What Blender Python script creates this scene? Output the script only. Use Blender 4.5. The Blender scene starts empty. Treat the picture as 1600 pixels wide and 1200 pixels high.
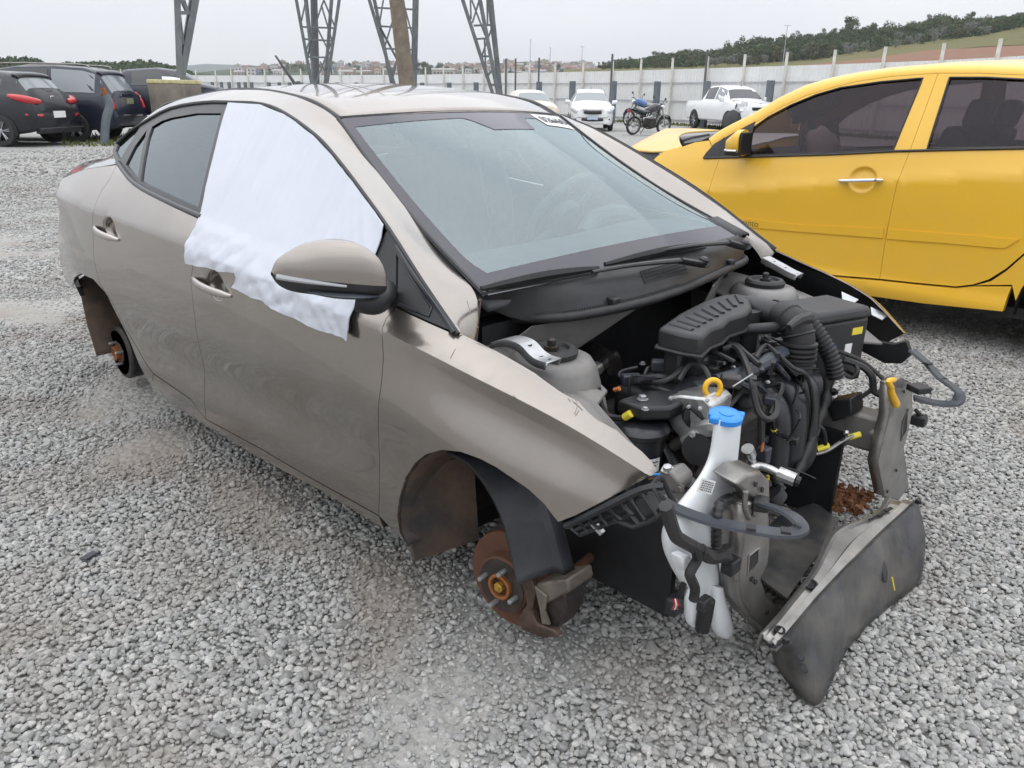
import bpy, bmesh, math, random
import numpy as np
from bisect import bisect_right
from mathutils import Vector, Matrix, noise
from mathutils.geometry import delaunay_2d_cdt

random.seed(7)
S = bpy.context.scene
COL = S.collection

# ------------------------------------------------------------------ camera
CAM = np.array([1.1487, -1.8929, 1.3216])
YAW, PITCH, ROLL, FPX = 2.33810, 0.35965, 0.014797, 1203.25
_cy, _sy, _cp, _sp = math.cos(YAW), math.sin(YAW), math.cos(PITCH), math.sin(PITCH)
FW = np.array([_cy*_cp, _sy*_cp, -_sp]); RT = np.array([_sy, -_cy, 0.0]); UP = np.cross(RT, FW)
_c, _s = math.cos(ROLL), math.sin(ROLL)
RT, UP = RT*_c + UP*_s, UP*_c - RT*_s
cd = bpy.data.cameras.new('camera'); cam = bpy.data.objects.new('camera', cd); COL.objects.link(cam)
cam.matrix_world = Matrix(((RT[0], UP[0], -FW[0], CAM[0]), (RT[1], UP[1], -FW[1], CAM[1]), (RT[2], UP[2], -FW[2], CAM[2]), (0, 0, 0, 1)))
cd.sensor_width = 36.0; cd.lens = 36.0*FPX/1600.0
cd.clip_start = 0.05; cd.clip_end = 12000
S.camera = cam

# ------------------------------------------------------------------ sky and sun (bright overcast)
W = bpy.data.worlds.new('World'); S.world = W; W.use_nodes = True
nt = W.node_tree; N = nt.nodes; N.clear()
SUN_EL, SUN_AZ = 76.0, 185.0          # azimuth measured from +X towards +Y
sky = N.new('ShaderNodeTexSky'); sky.sky_type = 'NISHITA'; sky.sun_disc = False
sky.sun_elevation = math.radians(SUN_EL); sky.sun_rotation = math.radians(90.0 - SUN_AZ)
sky.dust_density = 3.0
tc = N.new('ShaderNodeTexCoord'); mp = N.new('ShaderNodeMapping'); mp.inputs['Scale'].default_value = (1.2, 1.2, 5.0)
nz = N.new('ShaderNodeTexNoise'); nz.inputs['Scale'].default_value = 1.6; nz.inputs['Detail'].default_value = 4; nz.inputs['Roughness'].default_value = 0.45
cr = N.new('ShaderNodeValToRGB')
cr.color_ramp.elements[0].position = 0.37; cr.color_ramp.elements[0].color = (7.9, 8.2, 8.85, 1)
cr.color_ramp.elements[1].position = 0.63; cr.color_ramp.elements[1].color = (9.1, 9.25, 9.6, 1)
mx = N.new('ShaderNodeMixRGB'); mx.inputs[0].default_value = 0.93
bg = N.new('ShaderNodeBackground'); bg.inputs['Strength'].default_value = 0.1
wo = N.new('ShaderNodeOutputWorld')
L = nt.links
L.new(tc.outputs['Generated'], mp.inputs['Vector']); L.new(mp.outputs[0], nz.inputs['Vector']); L.new(nz.outputs[0], cr.inputs[0])
# overcast luminance: brighter towards the zenith (1 + k sin(elevation))
sx = N.new('ShaderNodeSeparateXYZ'); L.new(tc.outputs['Generated'], sx.inputs[0])
mr = N.new('ShaderNodeMapRange'); mr.inputs['From Min'].default_value = 0.0; mr.inputs['From Max'].default_value = 1.0; mr.inputs['To Min'].default_value = 1.0; mr.inputs['To Max'].default_value = 2.6
L.new(sx.outputs['Z'], mr.inputs['Value'])
vm = N.new('ShaderNodeVectorMath'); vm.operation = 'SCALE'; L.new(cr.outputs[0], vm.inputs[0]); L.new(mr.outputs[0], vm.inputs['Scale'])
L.new(sky.outputs[0], mx.inputs[1]); L.new(vm.outputs[0], mx.inputs[2]); L.new(mx.outputs[0], bg.inputs[0]); L.new(bg.outputs[0], wo.inputs[0])
ld = bpy.data.lights.new('sun', 'SUN'); ld.energy = 0.7; ld.angle = math.radians(120); ld.color = (1.0, 0.97, 0.93)
sun = bpy.data.objects.new('sun', ld); COL.objects.link(sun)
_e, _a = math.radians(SUN_EL), math.radians(SUN_AZ)
sun.rotation_euler = Vector((math.cos(_e)*math.cos(_a), math.cos(_e)*math.sin(_a), math.sin(_e))).to_track_quat('Z', 'Y').to_euler()
S.view_settings.view_transform = 'Standard'; S.view_settings.look = 'None'
S.view_settings.exposure = 0.0; S.view_settings.gamma = 1.0; S.view_settings.use_curve_mapping = False
S.render.engine = 'CYCLES'
S.cycles.max_bounces = 8; S.cycles.glossy_bounces = 4; S.cycles.diffuse_bounces = 3; S.cycles.transparent_max_bounces = 16; S.cycles.transmission_bounces = 4
S.cycles.caustics_reflective = False; S.cycles.caustics_refractive = False

# ------------------------------------------------------------------ measuring helpers (survey from the photograph)
def ray(px, py): return FW + RT*((px-800)/FPX) - UP*((py-600)/FPX)
def P(px, py, x=None, y=None, z=None):
    """The point of the scene seen at (px, py) that lies in the given plane."""
    r = ray(px, py)
    a, v = (0, x) if x is not None else ((1, y) if y is not None else (2, z))
    return CAM + r*((v-CAM[a])/r[a])
def at(px, py, D):
    """The point seen at (px, py) at horizontal distance D."""
    r = ray(px, py); return CAM + r*(D/math.hypot(r[0], r[1]))
def PS(pts, **k): return [P(a, b, **k) for a, b in pts]

# ------------------------------------------------------------------ materials
MATS = {}
def mat(name, base, rough=0.5, metal=0.0, coat=0.0, var=0.0, vscale=8.0, var_col=None, bump=0.0, bscale=60.0, dust=0.0, dust_col=(0.35, 0.33, 0.30), spec=0.5, transm=0.0, coords='Object', detail=5.0, rough_var=0.0):
    m = bpy.data.materials.new(name); m.use_nodes = True
    n = m.node_tree.nodes; l = m.node_tree.links
    b = n['Principled BSDF']
    b.inputs['Base Color'].default_value = (*base, 1); b.inputs['Roughness'].default_value = rough; b.inputs['Metallic'].default_value = metal
    b.inputs['Coat Weight'].default_value = coat; b.inputs['Coat Roughness'].default_value = 0.05
    b.inputs['Specular IOR Level'].default_value = spec; b.inputs['Transmission Weight'].default_value = transm
    tc = n.new('ShaderNodeTexCoord'); out = None
    if var or var_col:
        t = n.new('ShaderNodeTexNoise'); t.inputs['Scale'].default_value = vscale; t.inputs['Detail'].default_value = detail; t.inputs['Roughness'].default_value = 0.6
        l.new(tc.outputs[coords], t.inputs['Vector'])
        r = n.new('ShaderNodeValToRGB'); r.color_ramp.elements[0].position = 0.35; r.color_ramp.elements[1].position = 0.68
        c2 = var_col or tuple(min(1, c*(1+var)) for c in base); c1 = base if var_col else tuple(c*(1-var) for c in base)
        r.color_ramp.elements[0].color = (*c1, 1); r.color_ramp.elements[1].color = (*c2, 1)
        l.new(t.outputs[0], r.inputs[0]); l.new(r.outputs[0], b.inputs['Base Color']); out = r.outputs[0]
        if rough_var:
            mr = n.new('ShaderNodeMapRange'); mr.inputs['To Min'].default_value = max(0, rough-rough_var); mr.inputs['To Max'].default_value = min(1, rough+rough_var)
            l.new(t.outputs[0], mr.inputs['Value']); l.new(mr.outputs[0], b.inputs['Roughness'])
    if dust:
        t = n.new('ShaderNodeTexNoise'); t.inputs['Scale'].default_value = 5.0; t.inputs['Detail'].default_value = 8.0; t.inputs['Roughness'].default_value = 0.65
        l.new(tc.outputs[coords], t.inputs['Vector'])
        r = n.new('ShaderNodeValToRGB'); r.color_ramp.elements[0].position = 0.42; r.color_ramp.elements[0].color = (0, 0, 0, 1); r.color_ramp.elements[1].position = 0.75; r.color_ramp.elements[1].color = (dust,)*3+(1,)
        l.new(t.outputs[0], r.inputs[0])
        x = n.new('ShaderNodeMixRGB'); l.new(r.outputs[0], x.inputs[0])
        if out: l.new(out, x.inputs[1])
        else: x.inputs[1].default_value = (*base, 1)
        x.inputs[2].default_value = (*dust_col, 1); l.new(x.outputs[0], b.inputs['Base Color'])
    if bump:
        t = n.new('ShaderNodeTexNoise'); t.inputs['Scale'].default_value = bscale; t.inputs['Detail'].default_value = 3
        l.new(tc.outputs[coords], t.inputs['Vector'])
        bp = n.new('ShaderNodeBump'); bp.inputs['Strength'].default_value = bump; bp.inputs['Distance'].default_value = 0.004
        l.new(t.outputs[0], bp.inputs['Height']); l.new(bp.outputs[0], b.inputs['Normal'])
    MATS[name] = m; return m

def glass_mat(name, tint, refl, rcol=(1, 1, 1), rough=0.02, film=0.0):
    """Tinted pane: part mirror (clear film on the outside), part see-through."""
    m = bpy.data.materials.new(name); m.use_nodes = True; n = m.node_tree.nodes; l = m.node_tree.links; n.clear()
    tr = n.new('ShaderNodeBsdfTransparent'); tr.inputs[0].default_value = (*tint, 1)
    gl = n.new('ShaderNodeBsdfGlossy'); gl.inputs['Color'].default_value = (*rcol, 1); gl.inputs['Roughness'].default_value = rough
    fr = n.new('ShaderNodeFresnel'); fr.inputs['IOR'].default_value = 1.5
    ad = n.new('ShaderNodeMath'); ad.operation = 'ADD'; ad.use_clamp = True; ad.inputs[1].default_value = refl
    mxs = n.new('ShaderNodeMixShader'); o = n.new('ShaderNodeOutputMaterial')
    src = tr.outputs[0]
    if film:  # dried dust film on the pane
        df = n.new('ShaderNodeBsdfDiffuse'); df.inputs['Color'].default_value = (0.62, 0.72, 0.73, 1); mf = n.new('ShaderNodeMixShader'); mf.inputs[0].default_value = film
        l.new(tr.outputs[0], mf.inputs[1]); l.new(df.outputs[0], mf.inputs[2]); src = mf.outputs[0]
    l.new(fr.outputs[0], ad.inputs[0]); l.new(ad.outputs[0], mxs.inputs[0]); l.new(src, mxs.inputs[1]); l.new(gl.outputs[0], mxs.inputs[2]); l.new(mxs.outputs[0], o.inputs[0])
    MATS[name] = m; return m

M_PAINT = mat('bronze_silver_paint', (0.272, 0.244, 0.216), 0.25, 0.88, 1.0, dust=0.25, dust_col=(0.40, 0.37, 0.33))
M_PAINTIN = mat('unpainted_primer_grey', (0.21, 0.205, 0.20), 0.5, 0.25, 0.0, var=0.25, vscale=6, dust=0.55, dust_col=(0.27, 0.24, 0.20))
M_YEL = mat('yellow_paint', (0.80, 0.465, 0.036), 0.32, 0.0, 0.45, dust=0.10, dust_col=(0.55, 0.40, 0.16))
M_BLACK = mat('black_plastic', (0.012, 0.0125, 0.014), 0.45, var=0.3, vscale=14, dust=0.16, dust_col=(0.07, 0.067, 0.063), bump=0.08, bscale=300)
M_BLACKD = mat('dusty_black_plastic', (0.0155, 0.016, 0.018), 0.46, var=0.3, vscale=9, dust=0.38, dust_col=(0.068, 0.064, 0.060), bump=0.1, bscale=250)
M_BLACKG = mat('satin_black_trim', (0.022, 0.024, 0.028), 0.30)
M_RUBBER = mat('black_rubber', (0.015, 0.015, 0.016), 0.55, var=0.25, vscale=20, dust=0.3, dust_col=(0.075, 0.07, 0.066))
M_BLUEGREY = mat('blue_grey_plastic', (0.032, 0.038, 0.049), 0.45, var=0.2, vscale=10, dust=0.3, dust_col=(0.09, 0.09, 0.09))
M_SHIELD = mat('scuffed_splash_shield', (0.030, 0.033, 0.040), 0.36, var=0.35, vscale=7, dust=0.8, dust_col=(0.17, 0.155, 0.13), bump=0.2, bscale=40)
M_STEEL = mat('grey_primed_steel', (0.30, 0.29, 0.275), 0.34, 0.7, var=0.22, vscale=12, dust=0.5, dust_col=(0.20, 0.175, 0.145))
M_ALU = mat('cast_aluminium', (0.50, 0.50, 0.49), 0.35, 0.9, var=0.35, vscale=16, bump=0.15, bscale=90)
M_ZINC = mat('zinc_plate', (0.45, 0.455, 0.46), 0.33, 0.7, var=0.15, vscale=25)
M_RUST = mat('rusty_iron', (0.125, 0.052, 0.026), 0.78, 0.15, var_col=(0.09, 0.045, 0.03), vscale=18, bump=0.3, bscale=120)
M_RUSTO = mat('orange_rust', (0.30, 0.11, 0.028), 0.8, 0.1, var_col=(0.16, 0.06, 0.02), vscale=30, bump=0.3, bscale=150)
M_DARKIRON = mat('dark_iron', (0.045, 0.042, 0.042), 0.5, 0.5, var=0.4, vscale=25, dust=0.35, dust_col=(0.12, 0.07, 0.04))
M_MUDDY = mat('muddy_liner', (0.030, 0.028, 0.027), 0.8, var_col=(0.115, 0.072, 0.05), vscale=7, bump=0.4, bscale=40)
M_TANK = mat('milky_white_plastic', (0.74, 0.76, 0.77), 0.34, var=0.03, vscale=5, spec=0.5)
MATS['milky_white_plastic'].node_tree.nodes['Principled BSDF'].inputs['Subsurface Weight'].default_value = 0.25
MATS['milky_white_plastic'].node_tree.nodes['Principled BSDF'].inputs['Subsurface Radius'].default_value = (0.03, 0.03, 0.03)
M_BLUE = mat('blue_cap_plastic', (0.020, 0.235, 0.70), 0.35)
M_YELP = mat('yellow_plastic', (0.80, 0.44, 0.02), 0.38)
M_YTAPE = mat('yellow_tape', (0.75, 0.62, 0.05), 0.5)
M_WHITE = mat('white_label', (0.80, 0.80, 0.79), 0.5)
M_PRINT = mat('black_print', (0.02, 0.02, 0.022), 0.6)
M_SHEET = mat('white_film', (0.53, 0.555, 0.612), 0.32, var=0.03, vscale=6, spec=0.45)
M_CHROME = mat('chrome', (0.80, 0.80, 0.81), 0.10, 1.0)
M_HANDLE = mat('satin_silver', (0.46, 0.43, 0.40), 0.25, 0.85, 0.5)
M_FOAM = mat('brown_residue', (0.19, 0.085, 0.035), 0.85, var=0.4, vscale=20, bump=0.5, bscale=60)
M_INT = mat('dark_interior', (0.10, 0.105, 0.11), 0.7, var=0.2, vscale=10)
M_INTL = mat('grey_fabric_interior', (0.26, 0.265, 0.27), 0.8, var=0.2, vscale=10)
M_GLASSW = glass_mat('windshield_glass', (0.80, 0.92, 0.92), 0.07, (0.85, 0.97, 1.0), 0.02, 0.115)
M_GLASSD = glass_mat('privacy_glass', (0.42, 0.45, 0.46), 0.10, (0.78, 0.86, 0.92))
M_GLASSY = glass_mat('brown_tinted_glass', (0.34, 0.30, 0.315), 0.0, (0.75, 0.70, 0.76))
M_FRIT = glass_mat('black_ceramic_frit', (0, 0, 0), 0.045, (0.9, 0.88, 0.95), 0.05)
M_TYRE = mat('tyre_rubber', (0.028, 0.028, 0.029), 0.75, var=0.2, vscale=12)
M_RED = mat('red_lens', (0.50, 0.018, 0.022), 0.18, coat=0.6)
M_LENS = mat('clear_lens', (0.62, 0.64, 0.66), 0.12, 0.2, 0.8)
M_AMBER = mat('copper_wire', (0.55, 0.20, 0.06), 0.4)

# ------------------------------------------------------------------ mesh helpers
def smooth_path(pts, n=4):
    pts = [Vector(p) for p in pts]
    if len(pts) < 3 or n < 2: return pts
    out = []
    for i in range(len(pts)-1):
        p0, p1, p2, p3 = pts[max(i-1, 0)], pts[i], pts[i+1], pts[min(i+2, len(pts)-1)]
        for k in range(n):
            t = k/n
            out.append(0.5*((2*p1)+(p2-p0)*t+(2*p0-5*p1+4*p2-p3)*t*t+(3*p1-p0-3*p2+p3)*t**3))
    out.append(pts[-1]); return out

class MB:
    """Collects vertices and faces of one mesh."""
    def __init__(s): s.v = []; s.f = []; s.cn = None
    def add(s, vs, fs):
        o = len(s.v); s.v += [tuple(map(float, v)) for v in vs]; s.f += [tuple(i+o for i in f) for f in fs]; return s
    def box(s, c, size, R=None, taper=1.0):
        hx, hy, hz = [k/2 for k in size]; vs = []
        for z in (-1, 1):
            t = taper if z > 0 else 1.0
            for x, y in ((-1, -1), (1, -1), (1, 1), (-1, 1)):
                v = Vector((x*hx*t, y*hy*t, z*hz))
                if R is not None: v = R @ v
                vs.append(v+Vector(c))
        return s.add(vs, [(3, 2, 1, 0), (4, 5, 6, 7), (0, 1, 5, 4), (1, 2, 6, 5), (2, 3, 7, 6), (3, 0, 4, 7)])
    def tube(s, pts, r, n=8, sm=4, caps=True, ring=None, flat=None):
        pts = smooth_path(pts, sm); m = len(pts)
        rs = r if callable(r) else (lambda t: r)
        up = None; base = len(s.v); rings = []
        for i, p in enumerate(pts):
            d = (pts[min(i+1, m-1)]-pts[max(i-1, 0)]).normalized()
            if up is None:
                up = Vector((0, 0, 1)) if abs(d.z) < 0.9 else Vector((1, 0, 0))
            a = d.cross(up)
            if a.length < 1e-6: a = d.cross(Vector((0, 1, 0.01)))
            a.normalize(); b = a.cross(d); up = b
            q = rs(i/max(m-1, 1)); fb = flat if flat else 1.0
            rings.append([p+a*(math.cos(2*math.pi*k/n)*q)+b*(math.sin(2*math.pi*k/n)*q*fb) for k in range(n)])
        fs = []
        for i in range(m-1):
            for k in range(n): fs.append((i*n+k, i*n+(k+1) % n, (i+1)*n+(k+1) % n, (i+1)*n+k))
        if caps: fs += [tuple(range(n-1, -1, -1)), tuple((m-1)*n+k for k in range(n))]
        return s.add([v for rg in rings for v in rg], fs)
    def lathe(s, prof, org, axis, n=24, caps=True):
        ax = Vector(axis).normalized(); a = ax.orthogonal().normalized(); b = ax.cross(a); org = Vector(org); vs = []; fs = []
        for r, h in prof:
            for k in range(n):
                t = 2*math.pi*k/n; vs.append(org+ax*h+a*(math.cos(t)*r)+b*(math.sin(t)*r))
        for i in range(len(prof)-1):
            for k in range(n): fs.append((i*n+k, i*n+(k+1) % n, (i+1)*n+(k+1) % n, (i+1)*n+k))
        if caps: fs += [tuple(range(n-1, -1, -1)), tuple((len(prof)-1)*n+k for k in range(n))]
        return s.add(vs, fs)
    def prism(s, poly, vec):
        poly = [Vector(p) for p in poly]; vec = Vector(vec); n = len(poly)
        nrm = Vector((0, 0, 0))
        for i in range(n): nrm += poly[i].cross(poly[(i+1) % n])
        if nrm.dot(vec) > 0: poly = poly[::-1]
        return s.add(poly+[p+vec for p in poly], [tuple(range(n)), tuple(range(2*n-1, n-1, -1))]+[((i+1) % n, i, n+i, n+(i+1) % n) for i in range(n)])
    def loft(s, rows, closed=False, flip=False):
        n = len(rows[0]); fs = []
        for i in range(len(rows)-1):
            for k in range(n if closed else n-1):
                f = (i*n+k, i*n+(k+1) % n, (i+1)*n+(k+1) % n, (i+1)*n+k); fs.append(f[::-1] if flip else f)
        return s.add([v for r in rows for v in r], fs)
    def mirror(s):
        s2 = MB(); s2.cn = None if s.cn is None else (s.cn[0], [(a, -b, c) for a, b, c in s.cn[1]]); s2.v = [(x, -y, z) for x, y, z in s.v]; s2.f = [f[::-1] for f in s.f]; return s2
    def mesh(s, name, m, ang=35, smooth=True):
        me = bpy.data.meshes.new(name); me.from_pydata(s.v, [], s.f)
        for mm in (m if isinstance(m, (list, tuple)) else [m]): me.materials.append(mm)
        me.update()
        if smooth:
            me.shade_smooth()
            me.set_sharp_from_angle(angle=math.radians(ang))
            if s.cn is not None:  # exact normals of the body surface on the outer skin
                k, nn = s.cn; ln = []
                for p in me.polygons:
                    for vi in p.vertices: ln.append(nn[vi] if p.index < k else tuple(p.normal))
                me.normals_split_custom_set(ln)
        return me

def obj(name, mb, m, parent=None, ang=35, bevel=0.0, solid=0.0, label=None, smooth=True, sub=0, kind=None, recalc=False, soff=-1.0):
    me = mb.mesh(name, m, ang, smooth) if isinstance(mb, MB) else mb
    if recalc:
        b = bmesh.new(); b.from_mesh(me); bmesh.ops.remove_doubles(b, verts=b.verts, dist=1e-5); bmesh.ops.recalc_face_normals(b, faces=b.faces); b.to_mesh(me); b.free()
    o = bpy.data.objects.new(name, me); COL.objects.link(o)
    if parent is not None:
        o.parent = parent
        if parent.type == 'EMPTY' and parent.get('world_mesh'): o.location = -Vector(parent.location)
    if solid:
        md = o.modifiers.new('thickness', 'SOLIDIFY'); md.thickness = solid; md.offset = soff
    if bevel:
        md = o.modifiers.new('bevel', 'BEVEL'); md.width = bevel; md.segments = 2; md.limit_method = 'ANGLE'; md.angle_limit = math.radians(40)
        md.harden_normals = False
    if sub:
        md = o.modifiers.new('subsurf', 'SUBSURF'); md.levels = sub; md.render_levels = sub
    if label: o['label'] = label
    if kind: o['kind'] = kind
    return o
def thing(name, label, cat, loc=(0, 0, 0), rotz=0.0, group=None, world_mesh=False):
    o = bpy.data.objects.new(name, None); COL.objects.link(o); o.location = loc; o.rotation_euler = (0, 0, rotz); o.empty_display_size = 0.1
    o['label'] = label; o['category'] = cat
    if group: o['group'] = group
    if world_mesh: o['world_mesh'] = 1
    return o
def tag(o, label=None, cat=None, group=None, kind=None):
    if label: o['label'] = label
    if cat: o['category'] = cat
    if group: o['group'] = group
    if kind: o['kind'] = kind
    return o
def copy_tree(o, parent=None):
    c = o.copy(); COL.objects.link(c)
    if parent is not None: c.parent = parent
    for ch in [x for x in o.children]: copy_tree(ch, c)
    return c
def fbm(x, y, s=1.0, o=4):
    return noise.fractal(Vector((x*s, y*s, 3.7)), 1.0, 2.0, o)
def lerp(a, b, t): return a+(b-a)*t
def interp(x, xs, ys): return float(np.interp(x, xs, ys))
def text_obj(name, body, size, M, m, parent, align='CENTER', ext=0.0004, shear=0.0):
    c = bpy.data.curves.new(name, 'FONT'); c.body = body; c.size = size; c.align_x = align; c.align_y = 'CENTER'; c.extrude = ext; c.shear = shear
    c.materials.append(m); o = bpy.data.objects.new(name, c); COL.objects.link(o)
    if parent is not None:
        o.parent = parent
        if parent.type == 'EMPTY' and parent.get('world_mesh'): M = Matrix.Translation(-Vector(parent.location)) @ M
    o.matrix_local = M
    me = bpy.data.meshes.new_from_object(o.evaluated_get(bpy.context.evaluated_depsgraph_get())); me.name = name
    q = bpy.data.objects.new(name, me); COL.objects.link(q); q.parent = parent; q.matrix_local = M; bpy.data.objects.remove(o)
    return q
# ================================================================== SETTING
def gheight(x, y):
    """Gentle unevenness of the yard; fines fill the gravel in patches."""
    return 0.012*fbm(x, y, 0.55)
def patch(x, y):
    v = 0.5+0.5*fbm(x+11.3, y-4.1, 0.85, 5)
    return max(0.0, min(1.0, (v-0.50)/0.24))
def soil(x, y):
    """Brown soil dropped under the silver car."""
    d = 0.0
    for (sx, sy, rx, ry) in ((-1.0, -0.84, 0.75, 0.20), (-1.75, -0.92, 0.5, 0.24), (-0.42, -0.80, 0.30, 0.20), (-2.25, -0.95, 0.3, 0.2)):
        d = max(d, 1-math.hypot((x-sx)/rx, (y-sy)/ry))
    return max(0.0, min(0.55, d*0.7+0.5*fbm(x, y, 3.0)*(d > -0.2)))

def ground_material():
    m = bpy.data.materials.new('gravel_ground'); m.use_nodes = True; n = m.node_tree.nodes; l = m.node_tree.links; b = n['Principled BSDF']
    b.inputs['Roughness'].default_value = 0.9; b.inputs['Specular IOR Level'].default_value = 0.2
    tc = n.new('ShaderNodeTexCoord')
    v1 = n.new('ShaderNodeTexVoronoi'); v1.inputs['Scale'].default_value = 30.0; l.new(tc.outputs['Object'], v1.inputs['Vector'])
    n1 = n.new('ShaderNodeTexNoise'); n1.inputs['Scale'].default_value = 0.45; n1.inputs['Detail'].default_value = 9; n1.inputs['Roughness'].default_value = 0.6; l.new(tc.outputs['Object'], n1.inputs['Vector'])
    n2 = n.new('ShaderNodeTexNoise'); n2.inputs['Scale'].default_value = 120.0; n2.inputs['Detail'].default_value = 4; l.new(tc.outputs['Object'], n2.inputs['Vector'])
    # stones
    rs = n.new('ShaderNodeValToRGB'); rs.color_ramp.elements[0].color = (0.27, 0.268, 0.26, 1); rs.color_ramp.elements[1].color = (0.47, 0.465, 0.45, 1)
    l.new(v1.outputs['Color'], rs.inputs[0])
    gap = n.new('ShaderNodeValToRGB'); gap.color_ramp.elements[0].position = 0.25; gap.color_ramp.elements[0].color = (1, 1, 1, 1); gap.color_ramp.elements[1].position = 0.75; gap.color_ramp.elements[1].color = (0.72, 0.71, 0.69, 1)
    l.new(v1.outputs['Distance'], gap.inputs[0])
    mu = n.new('ShaderNodeMixRGB'); mu.blend_type = 'MULTIPLY'; mu.inputs[0].default_value = 1; l.new(rs.outputs[0], mu.inputs[1]); l.new(gap.outputs[0], mu.inputs[2])
    # fines
    rf = n.new('ShaderNodeValToRGB'); rf.color_ramp.elements[0].position = 0.3; rf.color_ramp.elements[0].color = (0.27, 0.262, 0.243, 1); rf.color_ramp.elements[1].position = 0.7; rf.color_ramp.elements[1].color = (0.41, 0.40, 0.38, 1)
    l.new(n2.outputs[0], rf.inputs[0])
    pr = n.new('ShaderNodeValToRGB'); pr.color_ramp.elements[0].position = 0.44; pr.color_ramp.elements[0].color = (0, 0, 0, 1); pr.color_ramp.elements[1].position = 0.60; pr.color_ramp.elements[1].color = (1, 1, 1, 1)
    l.new(n1.outputs[0], pr.inputs[0])
    at_ = n.new('ShaderNodeAttribute'); at_.attribute_name = 'patch'
    ad = n.new('ShaderNodeMath'); ad.operation = 'MAXIMUM'; l.new(at_.outputs['Fac'], ad.inputs[0])
    ml = n.new('ShaderNodeMath'); ml.operation = 'MULTIPLY'; ml.inputs[1].default_value = 0.75; l.new(pr.outputs[0], ml.inputs[0]); l.new(ml.outputs[0], ad.inputs[1])
    mix = n.new('ShaderNodeMixRGB'); l.new(ad.outputs[0], mix.inputs[0]); l.new(mu.outputs[0], mix.inputs[1]); l.new(rf.outputs[0], mix.inputs[2])
    at2 = n.new('ShaderNodeAttribute'); at2.attribute_name = 'soil'
    mix2 = n.new('ShaderNodeMixRGB'); l.new(at2.outputs['Fac'], mix2.inputs[0]); l.new(mix.outputs[0], mix2.inputs[1]); mix2.inputs[2].default_value = (0.235, 0.195, 0.155, 1)
    l.new(mix2.outputs[0], b.inputs['Base Color'])
    bp = n.new('ShaderNodeBump'); bp.inputs['Strength'].default_value = 0.6; bp.inputs['Distance'].default_value = 0.02; bp.invert = True
    l.new(v1.outputs['Distance'], bp.inputs['Height']); l.new(bp.outputs[0], b.inputs['Normal'])
    return m
M_GROUND = ground_material()

# ground sheet: fine grid near the camera, coarse out to the horizon
def build_ground():
    def axis(lo, hi, fine0, fine1, step):
        a = list(np.arange(fine0, fine1+1e-6, step)); s = step; x = fine0
        while x > lo: s *= 1.35; x -= s; a.insert(0, x)
        s = step; x = fine1
        while x < hi: s *= 1.35; x += s; a.append(x)
        return a
    xs = axis(-4000, 1500, -6.5, 2.6, 0.05); ys = axis(-1500, 4000, -3.2, 3.4, 0.05)
    v = []; pa = []; so = []
    for x in xs:
        for y in ys:
            near = -7 < x < 3 and -4 < y < 4
            p = patch(x, y) if -30 < x < 5 and -6 < y < 30 else 0; s = soil(x, y) if near else 0
            far = math.hypot(x, y)
            v.append((x, y, (gheight(x, y)-0.010+0.008*p+0.008*s) if far < 60 else -0.01)); pa.append(p); so.append(s)
    n = len(ys); f = [(i*n+j, (i+1)*n+j, (i+1)*n+j+1, i*n+j+1) for i in range(len(xs)-1) for j in range(n-1)]
    me = bpy.data.meshes.new('ground'); me.from_pydata(v, [], f); me.materials.append(M_GROUND)
    for nm, d in (('patch', pa), ('soil', so)):
        a = me.attributes.new(nm, 'FLOAT', 'POINT'); a.data.foreach_set('value', d)
    me.shade_smooth()
    o = obj('ground', me, None); o['kind'] = 'structure'
build_ground()

def stone_material():
    m = bpy.data.materials.new('gravel_stone'); m.use_nodes = True; n = m.node_tree.nodes; l = m.node_tree.links; b = n['Principled BSDF']
    b.inputs['Roughness'].default_value = 0.85; b.inputs['Specular IOR Level'].default_value = 0.25
    oi = n.new('ShaderNodeObjectInfo'); r = n.new('ShaderNodeValToRGB'); e = r.color_ramp.elements
    e[0].position = 0.0; e[0].color = (0.24, 0.24, 0.235, 1); e[1].position = 1.0; e[1].color = (0.52, 0.51, 0.49, 1)
    for p, c in ((0.12, (0.30, 0.302, 0.30, 1)), (0.35, (0.34, 0.343, 0.34, 1)), (0.5, (0.375, 0.369, 0.355, 1)), (0.7, (0.40, 0.40, 0.394, 1)), (0.88, (0.455, 0.455, 0.45, 1))):
        k = e.new(p); k.color = c
    l.new(oi.outputs['Random'], r.inputs[0])
    tc = n.new('ShaderNodeTexCoord'); t = n.new('ShaderNodeTexNoise'); t.inputs['Scale'].default_value = 3.5; t.inputs['Detail'].default_value = 6; l.new(tc.outputs['Object'], t.inputs['Vector'])
    q = n.new('ShaderNodeValToRGB'); q.color_ramp.elements[0].position = 0.3; q.color_ramp.elements[0].color = (0.72, 0.71, 0.69, 1); q.color_ramp.elements[1].position = 0.7; q.color_ramp.elements[1].color = (1.12, 1.11, 1.08, 1)
    l.new(t.outputs[0], q.inputs[0])
    mu = n.new('ShaderNodeMixRGB'); mu.blend_type = 'MULTIPLY'; mu.inputs[0].default_value = 1; l.new(r.outputs[0], mu.inputs[1]); l.new(q.outputs[0], mu.inputs[2])
    at2 = n.new('ShaderNodeAttribute'); at2.attribute_type = 'INSTANCER'; at2.attribute_name = 'soil'
    mix = n.new('ShaderNodeMixRGB'); l.new(at2.outputs['Fac'], mix.inputs[0]); l.new(mu.outputs[0], mix.inputs[1]); mix.inputs[2].default_value = (0.25, 0.205, 0.165, 1)
    l.new(mix.outputs[0], b.inputs['Base Color'])
    return m

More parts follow.
